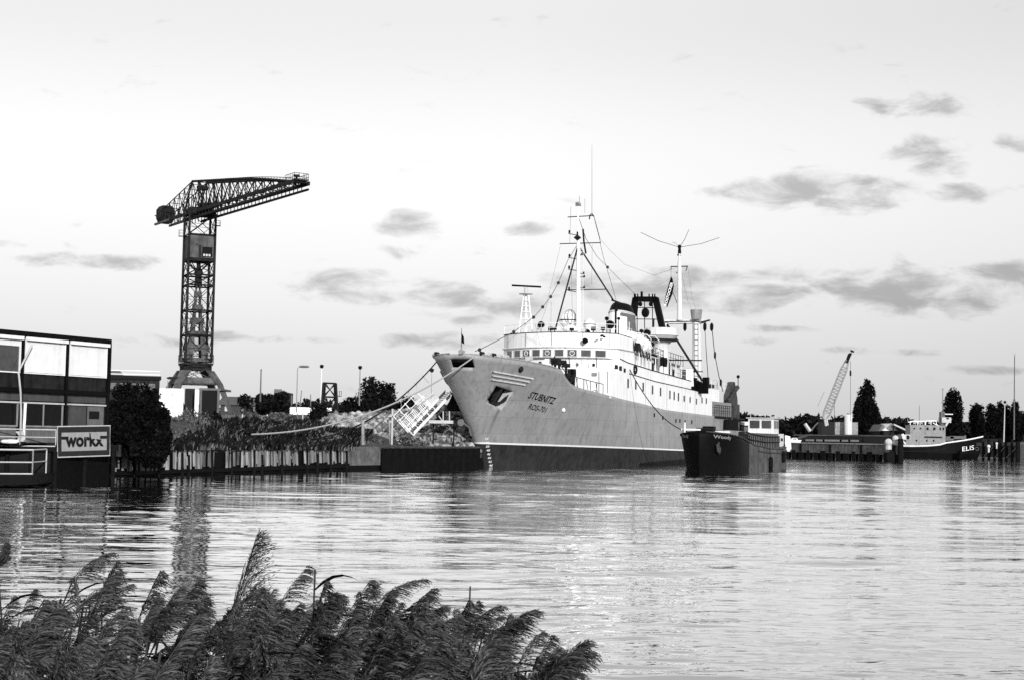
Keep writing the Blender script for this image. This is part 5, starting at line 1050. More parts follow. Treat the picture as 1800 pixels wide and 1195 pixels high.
for k in range(4):
    A_, B_ = cp(k, zk, 1.5), cp(k + 1, zk, 1.5); A2, B2 = cp(k, zk + .72, 1.36), cp(k + 1, zk + .72, 1.36); mb.slab([A_, B_, B2, A2], (0, .08, 0)); mb.cyl(A_, B_, .12, None, 4)
    mb.cyl(cp(k, z0, 1.0).lerp(cp(k + 1, z0, 1.0), .3), A2.lerp(B2, .75), .04, None, 4); mb.cyl(cp(k, z0, 1.0).lerp(cp(k + 1, z0, 1.0), .7), A2.lerp(B2, .25), .04, None, 4)
mb.build('tie_beams', M['cranep'], cr_)
# jib
J = Vector((.547, -.837, 0)).normalized(); JS = Vector((.837, .547, 0))
def jp(s, z, t=0): return Vector((CT.x, CT.y, 0)) + J * s + JS * t + Vector((0, 0, z))
def zat(s_, y):
    p = jp(s_, 0); return at(900 + p.x / p.y * F, y, p.y).z
TOP = [(s_, zat(s_, y)) for s_, y in ((-.6, 320.5), (3, 319.5), (8, 318), (12, 316.5), (16.2, 316), (20, 316.5), (24, 318.5), (27.6, 321))]
zj0, zj1 = zat(2.5, 371.5), zat(27.8, 324); print('JIB', zj0, zj1, TOP); zj = zj0
def top(s): return interp(TOP, s)
mb = MB()
for t in (-.95, .95):
    mb.slab([jp(-7.5, zj - .1, t - .12), jp(27.8, zj - .1, t - .12), jp(27.8, zj + .28, t - .12), jp(-7.5, zj + .28, t - .12)], JS * .22)
    for s0 in range(-7, 27): mb.cyl(jp(s0, zj - .05, t), jp(s0, zj - .62, t), .05, None, 4)
    mb.slab([jp(-2, zj - .75, t - .1), jp(27.6, zj - .62, t - .1), jp(27.6, zj - .42, t - .1), jp(-2, zj - .5, t - .1)], JS * .2)
mb.build('jib_girders', M['crane'], cr_)
mb = MB(); node = [-.6 + i * 2.35 for i in range(13)]
for t in (-.9, .9):
    for a_, b_ in zip(node[:-1], node[1:]): mb.cyl(jp(a_, top(a_), t), jp(b_, top(b_), t), .15, None, 5)
mb.build('jib_top_chords', M['crane'], cr_)
mb = MB()
for t in (-.9, .9):
    for i, a_ in enumerate(node):
        mb.cyl(jp(a_, zj + .2, t), jp(a_, top(a_), t), .06, None, 4)
        if i < len(node) - 1:
            b_ = node[i + 1]; mb.cyl(jp(a_, zj + .2, t), jp(b_, top(b_), t), .055, None, 4); mb.cyl(jp(b_, zj + .2, t), jp(a_, top(a_), t), .055, None, 4)
            mb.cyl(jp((a_ + b_) / 2, zj + .2, t), jp((a_ + b_) / 2, (zj + top((a_ + b_) / 2)) / 2 + .1, t), .035, None, 4)
for i, a_ in enumerate(node): mb.cyl(jp(a_, top(a_), -.9), jp(a_, top(a_), .9), .05, None, 4); mb.cyl(jp(a_, zj + .2, -.9), jp(a_, zj + .2, .9), .05, None, 4); mb.cyl(jp(a_, top(a_), -.9), jp(a_, zj + .2, .9), .035, None, 4)
mb.build('jib_lattice', M['crane'], cr_)
mb = MB(); zq = zj
for t in (-.9, .9):
    A_ = jp(-.6, top(-.6), t); E_ = jp(-10.8, zj + 1.5, t)
    mb.cyl(A_, E_, .08, None, 4); mb.cyl(jp(1.2, top(1), t), jp(3.5, zj, t), .1, None, 4); mb.cyl(A_, jp(-3.2, zj, t), .1, None, 4); mb.cyl(A_, jp(-5.6, zj, t), .06, None, 4)
    for i in range(6):
        f = (i + .5) / 6.2; P1 = A_.lerp(E_, f); s_ = -.6 - 10 * f; mb.cyl(P1, jp(s_, zj, t), .045, None, 4); f2 = (i + 1.5) / 6.2; mb.cyl(A_.lerp(E_, min(f2, 1)), jp(s_, zj, t), .04, None, 4); mb.cyl(P1, jp(-.6 - 10 * min(f2, 1), zj, t), .035, None, 4)
for i in range(6): f = (i + .5) / 6.2; mb.cyl(jp(-.6, top(-.6), -.9).lerp(jp(-10.8, zj + 1.5, -.9), f), jp(-.6, top(-.6), .9).lerp(jp(-10.8, zj + 1.5, .9), f), .04, None, 4)
mb.build('back_stays', M['crane'], cr_)
mb = MB(); 
for t in (-.95, .95): mb.slab([jp(-12.8, zj - .15, t - .1), jp(-7.3, zj - .1, t - .1), jp(-7.3, zj + .2, t - .1), jp(-12.8, zj + .1, t - .1)], JS * .2)
mb.build('counter_jib', M['cranep'], cr_)
cwz = at(287, 379, 190.5).z; mb = MB(); prof = [(-.65, -1.1), (.65, -1.1), (.95, -.5), (.95, .6), (.6, 1.05), (-.6, 1.05), (-.95, .6), (-.95, -.5)]
mb.slab([jp(-11.0, cwz + z, t) for t, z in prof], -J * 1.5); mb.build('counterweight', M['crane'], cr_)
mb = MB(); mb.cyl(jp(-12.55, cwz - .1, -1.1), jp(-12.55, cwz - .6, 0), .08); mb.cyl(jp(-12.55, cwz - .6, 0), jp(-10.9, cwz - .2, 1.1), .08); mb.cyl(jp(-12.55, cwz + 1.0, 0), jp(-12.55, cwz - .6, 0), .05); mb.build('weight_straps', M['mid'], cr_)
mb = MB()
for i in range(9): mb.cbox(jp(-2.5 + i * .75, zj + .35 + .15 * (i % 3), .3 * (-1) ** i), (.8, .7, .5 + .3 * (i % 2)))
mb.cbox(jp(.5, zj + 3.0, 0), (1.2, 1.2, .4)); mb.build('hoist_machinery', M['crane'], cr_)
mb = MB(); mb.slab([jp(25.6, zj + .3, -.8), jp(27.9, zj + .3, -.8), jp(27.9, zj + .3, .8), jp(25.6, zj + .3, .8)], (0, 0, .1)); m2 = rail([jp(25.6, zj + .3, -.8), jp(27.9, zj + .3, -.8), jp(27.9, zj + .3, .8), jp(25.6, zj + .3, .8)], .75, 1, .5, .025); mb.add(m2.v, m2.f); mb.cbox(jp(26.7, zj + .95, 0), (.6, .6, .2)); mb.cyl(jp(26.7, zj + .4, 0), jp(26.7, zj + .9, 0), .12); mb.build('tip_platform', M['crane'], cr_)
m2 = rail([jp(s_, top(s_) + .05, .9) for s_ in node[1:]], .35, 0, .8, .03); m2.build('chord_handrail', M['crane'], cr_)
mb = MB(); q = cp(2, zt_ - 1.4, 1.1); mb.cbox(q, (.7, .6, .06)); m2 = rail([q + Vector((-.2, -.25, 0)), q + Vector((.35, -.25, 0)), q + Vector((.35, .25, 0))], .6, 1, .5, .02); mb.add(m2.v, m2.f); mb.build('top_platform', M['crane'], cr_)
mb = MB(); mb.slab([cp(k, zt_ - .1, 1.02) for k in range(4)], (0, 0, .35)); mb.lathe((CT.x, CT.y, zt_ + .25), [(1.7, 0), (1.7, .35)], 18); mb.build('slewing_ring', M['crane'], cr_)

# ------------------------------------------------------------------ behind the bank
t, A, B, nn, zt2, dd = building('white_wall_building', 'low building with a blank white wall and flaking patch below the crane', 'building', 262, 323, 681, 158, 6, m='wall', zb=1.4)
t, A, B, nn, zt2, dd = building('white_pillar_wall', 'narrow white wall piece beside the dark shed opening', 'wall', 343, 350, 684, 157, 3, m='wall', zb=1.4)
t, A, B, nn, zt2, dd = building('dark_shed', 'dark open shed under the right side of the crane', 'shed', 352, 385, 685, 162, 6, m='black', zb=1.4)
mb = MB(); mb.slab([Vector((A.x - .1, A.y - .1, zt2 + .003)), Vector((B.x + .2, B.y - .1, zt2 + .003)), Vector((B.x + .2, B.y + 6, zt2 + .003)), Vector((A.x - .1, A.y + 6, zt2 + .003))], (0, 0, .22)); mb.build('roof', M['mid'], t)
for x in (353, 384): mb = MB(); p = at(x, 690, 161.8); mb.cyl((p.x, p.y, 1.4), (p.x, p.y, zt2), .15); mb.build('post', M['mid'], t)
t, A, B, nn, zt2, dd = building('dark_infill_hut', 'dark narrow hut between the white wall and white pillar', 'hut', 326, 343, 682, 159, 4, m='dark', zb=1.4)
t, A, B, nn, zt2, dd = building('brick_house', 'long low brick house with a tiled roof right of the crane', 'house', 388, 462, 711, 215, 8, zb=1.4)
mb = MB(); e = Vector((0, 0, zt2)); hr = at(440, 697, 219).z
AA, BB = Vector((A.x - .5, A.y - .5, zt2 + .01)), Vector((B.x + .5, B.y - .5, zt2 + .01)); C1, C2 = Vector((A.x - .5, A.y + 4, hr)), Vector((B.x + .5, B.y + 4, hr)); D1, D2 = AA + Vector((0, 9, 0)), BB + Vector((0, 9, 0))
mb.add([AA, BB, C2, C1, D1, D2], [(0, 1, 2, 3), (3, 2, 5, 4), (0, 3, 4), (1, 5, 2), (0, 4, 5, 1)]); mb.build('roof', M['roof'], t)
for x in (395, 399, 424, 445, 455): mb = MB(); a_, b_ = at(x, 722, 214.9), at(x + 4, 714, 214.9); mb.box(a_.x, b_.x, a_.y - .06, a_.y + .1, a_.z, b_.z); mb.build('window', M['light'] if x < 400 else M['mid'], t)
t, A, B, nn, zt2, dd = building('block_of_flats', 'dark stepped block behind the dark tree by the pole', 'building', 482, 496, 683, 330, 9, zb=1.4, m='mid')
mb = MB(); a_, b_ = at(494, 689, 331), at(506, 689, 331); mb.box(a_.x, b_.x, a_.y, a_.y + 8, 1.4, a_.z); mb.build('side_wing', M['dark'], t)
t, A, B, nn, zt2, dd = building('long_white_wall', 'long low white wall behind the curved street lamp', 'wall', 503, 588, 714.5, 290, 2, zb=1.4, m='wall')
# fences
def fence(label, x0, x1, y, Y, h, m='mid', n=9, Y1=None):
    a_, b_ = at(x0, y, Y), at(x1, y, Y1 or Y); t = thing('fence', label, 'fence', ((a_.x + b_.x) / 2, Y, a_.z - h)); mb = MB(); mb.slab([a_, b_, b_ - Vector((0, 0, h)), a_ - Vector((0, 0, h))], (0, .06, 0)); mb.build('panel', M[m], t)
    for i in range(n): p = a_.lerp(b_, i / (n - 1)); q = MB(); q.cyl(p - Vector((0, .05, h)), p + Vector((0, -.05, .08)), .07, None, 6); q.build('post', M['light'] if i % 3 == 0 else M['mid'], t)
fence('grey board fence in front of the brick house', 383, 470, 729, 150, 2.6, 'conc', 7)
fence('darker fence between the gravel heap and the long white wall', 505, 560, 728, 165, 2.0, 'panelm', 7)
# poles and lamps
def lamp(label, x, y0, y1, Y, arm=0, head='dark', r=.07, mt='grey', drop=0):
    a_, b_ = at(x, y0, Y), at(x - (y1 - y0) * .025, y1, Y); b_.x = a_.x; t = thing('street_lamp', label, 'street lamp', (a_.x, Y, b_.z)); mb = MB(); mb.cyl(b_, a_, r, r * .7, 8); mb.build('pole', M[mt], t)
    s = Y / F
    if arm:
        mb = MB(); mb.tube([a_, a_ + Vector((1.5 * s, 0, 2.5 * s)), a_ + Vector((4 * s, 0, 4 * s)), a_ + Vector((arm * s, 0, 4.5 * s))], r * .6, 6); mb.build('arm', M[mt], t); c = a_ + Vector(((arm - 1.5) * s, 0, 4.3 * s)); mb = MB(); mb.lathe(c, [(.05, -.6), (.14, -.3), (.14, .35), (.05, .6)], 8, 0); mb.build('lamp_head', M[head], t)
    else:
        mb = MB(); mb.lathe(a_ + Vector((0, 0, .1)), [(.12, -.15), (.24, 0), (.24, .22), (.08, .3)], 8); mb.build('lamp_head', M[head], t)
lamp('tall curved street lamp behind the gravel heap', 523, 648, 724, 175, 13, 'mid')
lamp('white mast with a small floodlight above the lattice tower', 565.5, 646, 735, 185, 0, 'black', .06, 'line')
lamp('dark mast with a square floodlight left of the twin poplars', 633, 648, 712, 185, 0, 'black', .09)
lamp('thin pole lamp hidden partly behind the ship bow', 759, 653, 700, 170, 0, 'dark', .04)
lamp('small curved lamp left of the crane base', 295, 668, 682, 160, 9, 'dark', .05)
for x0, y0, x1, y1, Y, r, lb in ((459, 650, 457.5, 705, 180, .10, 'plain pole between brick house and dark tree'), (546, 694, 546, 716, 300, .12, 'short far pole right of the curved street lamp'), (530, 687, 527, 716, 300, .10, 'leaning far mast behind the long white wall'), (512.5, 694, 512.5, 712, 310, .15, 'far pole left of the curved street lamp')):
    a_, b_ = at(x0, y0, Y), at(x1, y1, Y); t = thing('pole', lb, 'pole', b_); mb = MB(); mb.cyl(b_, a_, r, r * .7, 6); mb.build('shaft', M['mid'], t); mb = MB(); mb.cyl(a_, a_ + Vector((0, 0, .15)), r, .02, 6); mb.build('tip', M['dark'], t)
# small lattice tower
lt = thing('lattice_tower', 'small dark open lattice tower with a ladder behind the rubble', 'tower', at(580, 740, 160)); mb = MB(); Yl = 160
tp = [at(568.5, 672.5, Yl), at(591, 673.5, Yl), at(588, 673.5, Yl + 2), at(572, 672.5, Yl + 2)]; bt = [at(563, 740, Yl), at(594.5, 740, Yl), at(591, 740, Yl + 3), at(566, 740, Yl + 3)]
for a_, b_ in zip(tp, bt): mb.cyl(a_, b_, .12, None, 5)
mb.build('legs', M['dark'], lt); mb = MB()
for f in (0, .36, .75):
    q = [a_.lerp(b_, f) for a_, b_ in zip(tp, bt)]
    for i in range(4): mb.cyl(q[i], q[(i + 1) % 4], .09, None, 4)
for f0, f1 in ((0, .36), (.36, .75)):
    for i in (0, 1, 2, 3):
        a_, b_ = tp[i].lerp(bt[i], f0), tp[(i + 1) % 4].lerp(bt[(i + 1) % 4], f1); mb.cyl(a_, b_, .05, None, 4); a_, b_ = tp[i].lerp(bt[i], f1), tp[(i + 1) % 4].lerp(bt[(i + 1) % 4], f0); mb.cyl(a_, b_, .05, None, 4)
mb.build('bracing', M['dark'], lt); mb = MB(); q = at(599, 686.5, Yl); mb.tube([at(593, 696, Yl), at(600, 696, Yl), at(600, 687, Yl), at(596.5, 687, Yl), at(596.5, 696, Yl)], .05, 4); mb.build('side_cage', M['mid'], lt)
mb = MB()
for y in range(704, 742, 4): mb.cyl(at(559 + (742 - y) * .1, y, Yl), at(566, y + 2, Yl), .05, None, 4)
mb.cyl(at(558, 740, Yl), at(564, 704, Yl), .08, None, 4); mb.build('ladder', M['light'], lt)
# trees on the left bank
for (x, yt, yb, Y, wd, kd, sd, lb, n) in ((470, 687, 728, 185, 3.6, 'round', 21, 'dark leafy tree beside the plain pole', 3500), (494, 686, 728, 186, 2.8, 'round', 22, 'dark leafy tree in front of the stepped block', 2800), (651, 670, 728, 200, 3.6, 'poplar', 23, 'larger of the two dark poplars behind the mooring ropes', 2600), (681, 677, 728, 200, 3.2, 'poplar', 24, 'smaller right-hand poplar of the pair behind the ropes', 2400), (721, 690, 728, 195, 2.9, 'round', 25, 'round dark tree just left of the gangway', 1800), (620, 700, 730, 190, 4.4, 'round', 26, 'low bushy tree left of the twin poplars', 2600), (705, 708, 732, 185, 3.6, 'round', 28, 'low tree between the poplars and the gangway', 1500), (665, 706, 732, 196, 6.0, 'round', 29, 'wide low tree at the foot of the twin poplars', 2600), (432, 690, 722, 205, 2.4, 'round', 27, 'thin small tree in front of the brick house', 500), (600, 712, 735, 175, 2.8, 'round', 30, 'small dark tree at the right foot of the lattice tower', 1400)):
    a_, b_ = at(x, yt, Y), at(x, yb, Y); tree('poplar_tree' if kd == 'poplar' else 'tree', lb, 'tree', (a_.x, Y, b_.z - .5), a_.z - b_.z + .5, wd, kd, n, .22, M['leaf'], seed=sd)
def treeline(name, label, pts, Y, seed, n, size=.6, depth=14):
    rs = np.random.RandomState(seed); lobes = []
    for i in range(len(pts) - 1):
        (x0, y0), (x1, y1) = pts[i], pts[i + 1]
        for k in range(max(2, int((x1 - x0) / 5))):
            f = rs.rand(); x = x0 + (x1 - x0) * f; tz = at(x, y0 + (y1 - y0) * f, Y); rr = (tz.z - 1.5) * rs.uniform(.22, .36); lobes.append((tz.x, Y + rs.rand() * depth, tz.z - rr * .9 - rs.rand() * (tz.z - 1.5) * .15, rr * 1.3, rr * 1.3, rr))
            lobes.append((tz.x + rs.normal(), Y + rs.rand() * depth, 1.5 + (tz.z - 1.5) * .35, rr * 1.6, rr * 1.3, (tz.z - 1.5) * .4))
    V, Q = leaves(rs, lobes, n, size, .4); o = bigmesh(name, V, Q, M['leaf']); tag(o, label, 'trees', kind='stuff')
    # solid dark core so that the wood does not look transparent
treeline('treeline', 'far dark wood behind the left bank', [(500, 708), (530, 704), (545, 698), (560, 702), (600, 708), (640, 708), (700, 712), (760, 712)], 330, 31, 9000, .7)
treeline('treeline', 'far dark wood left of the crane', [(180, 700), (300, 705), (390, 712), (500, 712)], 380, 33, 5000, .8)
treeline('treeline', 'dark wood along the far shore right of the ship', [(1300, 726), (1325, 725), (1345, 724), (1365, 728), (1385, 734), (1400, 732), (1425, 723), (1445, 728), (1470, 732), (1500, 731), (1560, 735), (1600, 733), (1640, 742), (1700, 738), (1760, 740), (1860, 740)], 420, 35, 34000, .75, 25)

# ------------------------------------------------------------------ the barge alongside
BS = G(1230, 826); bth = math.radians(20.4)
bg_ = thing('river_barge', 'long low river barge with Woody lettered on its black bow', 'barge', BS, -bth)
def BW(v, u, z): return mw(bg_) @ Vector((v, u, z))
BL = 33.0; bsh = lambda u: interp([(-1, 3.5), (0, 3.4), (3, 3.1), (6, 2.8), (10, 2.3), (18, 1.95), (25, 1.9), (29, 2.15), (33, 2.5)], u)
def bb(u, z):
    zr = max(0, min(1, z / 3.5)); t = u + .25 * zr
    if t <= 0: return 0
    s = min(1, t / (9 - 4.2 * zr)); b = 2.75 * (1 - (1 - s) ** 2.2) ** .75
    e = BL - u
    if e < 6: b *= max(.02, 1 - (1 - e / 6) ** 2.4) ** .6 * (.6 + .4 * zr) + .4 * (1 - zr) * 0
    return b
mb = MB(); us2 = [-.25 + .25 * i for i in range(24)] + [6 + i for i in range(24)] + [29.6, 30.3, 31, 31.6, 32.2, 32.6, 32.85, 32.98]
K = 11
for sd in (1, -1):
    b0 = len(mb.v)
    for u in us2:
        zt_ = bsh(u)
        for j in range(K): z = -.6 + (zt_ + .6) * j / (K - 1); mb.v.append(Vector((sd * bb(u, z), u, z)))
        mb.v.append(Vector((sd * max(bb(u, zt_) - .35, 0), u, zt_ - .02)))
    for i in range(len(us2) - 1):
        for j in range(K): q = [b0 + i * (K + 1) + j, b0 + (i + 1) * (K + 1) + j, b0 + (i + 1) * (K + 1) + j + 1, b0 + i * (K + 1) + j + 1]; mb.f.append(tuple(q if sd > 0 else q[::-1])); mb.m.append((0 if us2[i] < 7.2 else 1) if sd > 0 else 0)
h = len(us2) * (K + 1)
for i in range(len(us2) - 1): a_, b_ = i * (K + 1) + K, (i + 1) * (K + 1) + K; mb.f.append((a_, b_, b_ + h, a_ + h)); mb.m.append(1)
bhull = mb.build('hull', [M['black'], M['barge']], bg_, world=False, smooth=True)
mb = MB()
for sd in (1, -1): mb.tube([(sd * (bb(u, bsh(u)) + .02), u, bsh(u)) for u in us2[1:-1]], .07, 5)
mb.tube([(bb(u, bsh(u) * .78) + .03, u, bsh(u) * .78) for u in us2[30:-1]], .06, 5); mb.build('rubbing_strake', M['steel'], bg_, world=False)
mb = MB(); loftbox(mb, [(u, v_, z0_, z1_) for u, v_, z0_, z1_ in ((5.2, 1.3, 2.2, 3.6), (7, 2.2, 2.2, 3.55), (11, 2.35, 1.9, 3.3), (18, 2.35, 1.8, 3.1), (25, 2.35, 1.8, 3.1))]); mb.build('hatch_coaming', M['hatch'], bg_, world=False)
mb = MB()
for i in range(22): u = 6.5 + i * .87; mb.box(2.30 if u > 8 else 2.1, 2.44, u - .05, u + .05, 2.0, interp([(7, 3.5), (11, 3.28), (18, 3.08), (27, 3.1)], u))
for dz_ in (.0, .55): mb.tube([(2.44, u, interp([(7, 3.55), (11, 3.3), (18, 3.1), (27, 3.15)], u) - dz_) for u in (8, 11, 18, 25)], .06, 4)
mb.build('coaming_ribs', M['dark'], bg_, world=False)
mb = MB()
for i in range(8): mb.box(-2.4, 2.4, 7.4 + i * 2.15, 9.4 + i * 2.15, 3.16 + .15 * (i == 0), 3.42); 
mb.build('hatch_covers', M['conc'], bg_, world=False)
mb = MB(); mb.box(-1.9, 1.95, 25.6, 30, 2.1, 3.45); cb = mb.build('cabin', M['offwhite'], bg_, world=False)
mb = MB(); mb.box(-1.1, 1.55, 26.3, 29.2, 3.45, 5.0); mb.build('wheelhouse', M['offwhite'], cb, world=False)
mb = MB(); mb.box(-1.3, 1.75, 26.1, 29.4, 5.0, 5.1); mb.build('roof', M['light'], cb, world=False)
for (x0, x1) in ((-.9, .1), (.35, 1.3)): mb = MB(); mb.box(x0, x1, 26.22, 26.29, 4.0, 4.8); mb.build('window', M['glass'], cb, world=False)
for u in (26.6, 28.0): mb = MB(); mb.box(1.56, 1.60, u, u + 1.0, 4.0, 4.8); mb.build('window', M['glass'], cb, world=False)
for u in (26.4, 28.2): mb = MB(); mb.box(1.96, 2.0, u, u + 1.1, 2.7, 3.0); mb.build('porthole', M['dark'], cb, world=False)
for x in (-.9, .6): mb = MB(); mb.box(x, x + .8, 25.5, 25.6, 3.1, 3.35); mb.build('porthole', M['dark'], cb, world=False)
mb = MB(); mb.tube([(1.2, 29, 5.05), (1.3, 29.1, 5.8)], .04, 5); mb.tube([(-1.2, 28, 5.05), (-1.2, 28, 5.7)], .03, 5); mb.build('aerial', M['light'], cb, world=False)
mb = MB(); mb.slab([(2.1, 29.8, 3.3), (2.45, 30.0, 3.2), (2.55, 30.2, 1.9), (2.35, 30.2, 1.6), (2.15, 29.9, 2.0)], (.15, .2, 0)); mb.build('hanging_tarpaulin', M['white'], bg_, world=False)
for sd, u0, u1 in ((1, .5, 2.3), (-1, .6, 1.9)):
    mb = MB(); g, fs_ = text_geo('Woody', .01); 
    mb.add([(sd * (bb(u0 + (u1 - u0) * (x if sd > 0 else 1 - x), 3.1) + .04), u0 + (u1 - u0) * (x if sd > 0 else 1 - x) - .03, 2.75 + .40 * y - (.1 * x if sd > 0 else 0)) for x, y in g], fs_); mb.build('name_lettering', M['signl'], bg_, world=False)
mb = MB(); mb.box(-2.0, -.3, 1.2, 1.5, 3.5, 3.65); mb.build('bow_board', M['white'], bg_, world=False); mb = MB(); mb.box(.6, 2.1, 2.4, 2.7, 3.35, 3.48); mb.cyl((-1.6, .9, 3.3), (-1.6, .9, 4.2), .06); mb.build('bow_board', M['white'], bg_, world=False)
mb = MB(); mb.cyl((-.8, 2, 3.3), (.8, 2, 3.3), .45, None, 10); mb.box(-.5, .5, 3, 4, 2.9, 3.9); mb.build('anchor_windlass', M['black'], bg_, world=False)
mb = MB(); c = Vector((bb(1.1, 2.1) + .05, 1.0, 2.0)); mb.tube([c + Vector((0, -.4, .3)), c + Vector((.08, -.3, -.3)), c + Vector((.12, 0, -.5)), c + Vector((.1, .4, -.2)), c + Vector((.05, .45, .3))], .1, 6); mb.cyl(c + Vector((.05, 0, .5)), c + Vector((.1, 0, -.45)), .09); mb.build('anchor', M['steel'], bg_, world=False)
for u in (17.5, 24.5): mb = MB(); mb.lathe((2.95, u, .55 if u < 20 else 1.1), [(.08, -.6), (.22, -.45), (.22, .45), (.08, .6)], 10); mb.tube([(2.9, u, 1.1), (2.85, u, 2.0)], .03, 4); mb.build('fender', M['fender'], bg_, world=False)

# dark low vessel behind the barge (its awning shows over the bulwark)
p = at(1322, 765, 186); aw = thing('awning_boat', 'small boat with a pale awning behind the barge stern', 'boat', (p.x, p.y, 0)); mb = MB(); a_, b_ = at(1309, 742, 186), at(1336, 742, 186)
mb.slab([a_, b_, b_ + Vector((-.3, 0, -.25)), a_ + Vector((0, 0, -.35))], (0, 3.5, .15)); mb.build('awning', M['white'], aw); mb = MB(); mb.slab([Vector((a_.x, 186.5, 0)), Vector((b_.x, 186.5, 0)), Vector((b_.x, 186.5, 3.1)), Vector((a_.x, 186.5, 3.1))], (0, 3, 0)); mb.build('hull', M['dark'], aw)
mb = MB(); mb.slab([Vector((a_.x, 186.4, 3.1)), Vector((b_.x - .3, 186.4, 3.1)), Vector((b_.x - .3, 186.4, 4.4)), Vector((a_.x, 186.4, 4.4))], (0, 2.8, 0)); mb.build('cabin', M['mid'], aw)

# ------------------------------------------------------------------ right side: pier, far shore, crane, tug
PA, PB = G(1378, 803.5), G(1581, 810)
pr_ = thing('concrete_pier', 'long concrete pier on dark piles across the water', 'pier', (PA.x, PA.y, 0)); pd = (PB - PA); pd.z = 0; pl = pd.length; pd.normalize(); pn = Vector((-pd.y, pd.x, 0))
if pn.y < 0: pn = -pn
zt_ = at(1480, 780, (PA.y + PB.y) / 2).z
mb = MB(); mb.slab([PA + Vector((0, 0, .95)), PB + Vector((0, 0, .95)), PB + Vector((0, 0, zt_)), PA + Vector((0, 0, zt_))], pn * .5); mb.build('fascia', M['conc'], pr_)
mb = MB(); mb.slab([PA - pn * .1 + Vector((0, 0, zt_ + .003)), PB - pn * .1 + Vector((0, 0, zt_ + .003)), PB + pn * 4 + Vector((0, 0, zt_ + .003)), PA + pn * 4 + Vector((0, 0, zt_ + .003))], (0, 0, .18)); mb.build('deck', M['concl'], pr_)
for i in range(15):
    q = PA + pd * (pl * (i + .4) / 15) - pn * .06; mb = MB(); w_ = .35 + .12 * (i % 3); mb.slab([q - pd * w_ + Vector((0, 0, -1)), q + pd * w_ + Vector((0, 0, -1)), q + pd * w_ + Vector((0, 0, 1.0 + .3 * (i % 2))), q - pd * w_ + Vector((0, 0, 1.0 + .3 * (i % 2)))], pn * .7); mb.build('pile', M['pile'], pr_)
    if i % 4 == 2: mb = MB(); q -= pn * .08; mb.slab([q - pd * .25 + Vector((0, 0, 1.1)), q + pd * .25 + Vector((0, 0, 1.1)), q + pd * .25 + Vector((0, 0, zt_)), q - pd * .25 + Vector((0, 0, zt_))], pn * .05); mb.build('fender_board', M['pile'], pr_)
mb = MB(); q = PB - pd * 1.1 - pn * .3; mb.lathe(q + Vector((0, 0, .6)), [(.3, -.25), (.95, -.2), (.95, .2), (.3, .25)], 14, 1); mb.build('tyre_fender', M['fender'], pr_)
mb = MB(); q = PB + pd * .25; mb.cyl(q + Vector((0, 0, -1)), q + Vector((0, 0, zt_ + 1.0)), .42, None, 10); mb.build('end_dolphin', M['pile'], pr_)
for (x, y, r, lb) in ((1562, 777, .75, 'pale round buoy heap on the pier end'), (1574, 770, .6, 'smaller pale bundle beside the round buoy on the pier')):
    p = at(x, y, PB.y + 1); mb = MB(); mb.ball(p, r * .8, 10, 8); mb.cyl(p, p - Vector((0, 0, r + .3)), r * .6); o = mb.build('buoy', M['light']); tag(o, lb, 'buoy')
bl = thing('long_pontoon', 'long dark pontoon lying behind the concrete pier', 'pontoon', at(1480, 770, 318)); mb = MB(); a_, b_ = at(1380, 770, 318), at(1600, 768, 318)
mb.slab([Vector((a_.x, 318, -.3)), Vector((b_.x, 318, -.3)), Vector((b_.x, 318, at(1600, 764, 318).z)), Vector((a_.x + 6, 318, at(1400, 762, 318).z)), Vector((a_.x, 318, 2.3))], (0, 8, 0)); mb.build('hull', M['black'], bl)
mb = MB(); a_, b_ = at(1395, 764, 317.8), at(1596, 766, 317.8); mb.cyl(a_, b_, .14, None, 5); mb.build('rub_rail', M['steel'], bl)
mb = MB(); a_, b_ = at(1425, 773, 317.7), at(1500, 774, 317.7)
for i in range(6): q = a_.lerp(b_, i / 5); mb.cbox(q, (2.2, .3, .4))
mb.build('side_plates', M['mid'], bl)
mbt = thing('motor_boat', 'tiny white cabin motor boat moored behind the pier', 'boat', at(1399, 775, 240)); c = at(1399, 774, 240); s = 240 / F * .72
mb = MB(); mb.slab([c + Vector((-13 * s, 0, 0)), c + Vector((13 * s, 0, 0)), c + Vector((14 * s, 0, 2 * s)), c + Vector((-11 * s, 0, 2.5 * s))], (0, 1.8, 0)); mb.slab([c + Vector((-12 * s, .1, -4 * s)), c + Vector((12 * s, .1, -4 * s)), c + Vector((12 * s, .1, -.05)), c + Vector((-12 * s, .1, -.05))], (0, 1.6, 0)); mb.build('hull', M['white'], mbt)
mb = MB(); mb.slab([c + Vector((-9 * s, .3, 2.6 * s)), c + Vector((6 * s, .3, 2.2 * s)), c + Vector((3 * s, .3, 7 * s)), c + Vector((-6 * s, .3, 7 * s))], (0, 1.3, 0)); mb.build('cabin', M['white'], mbt)
mb = MB(); mb.slab([c + Vector((-6 * s, .25, 3.3 * s)), c + Vector((3 * s, .25, 3.2 * s)), c + Vector((2 * s, .25, 5.6 * s)), c + Vector((-5 * s, .25, 5.6 * s))], (0, .04, 0)); mb.build('window', M['dark'], mbt)

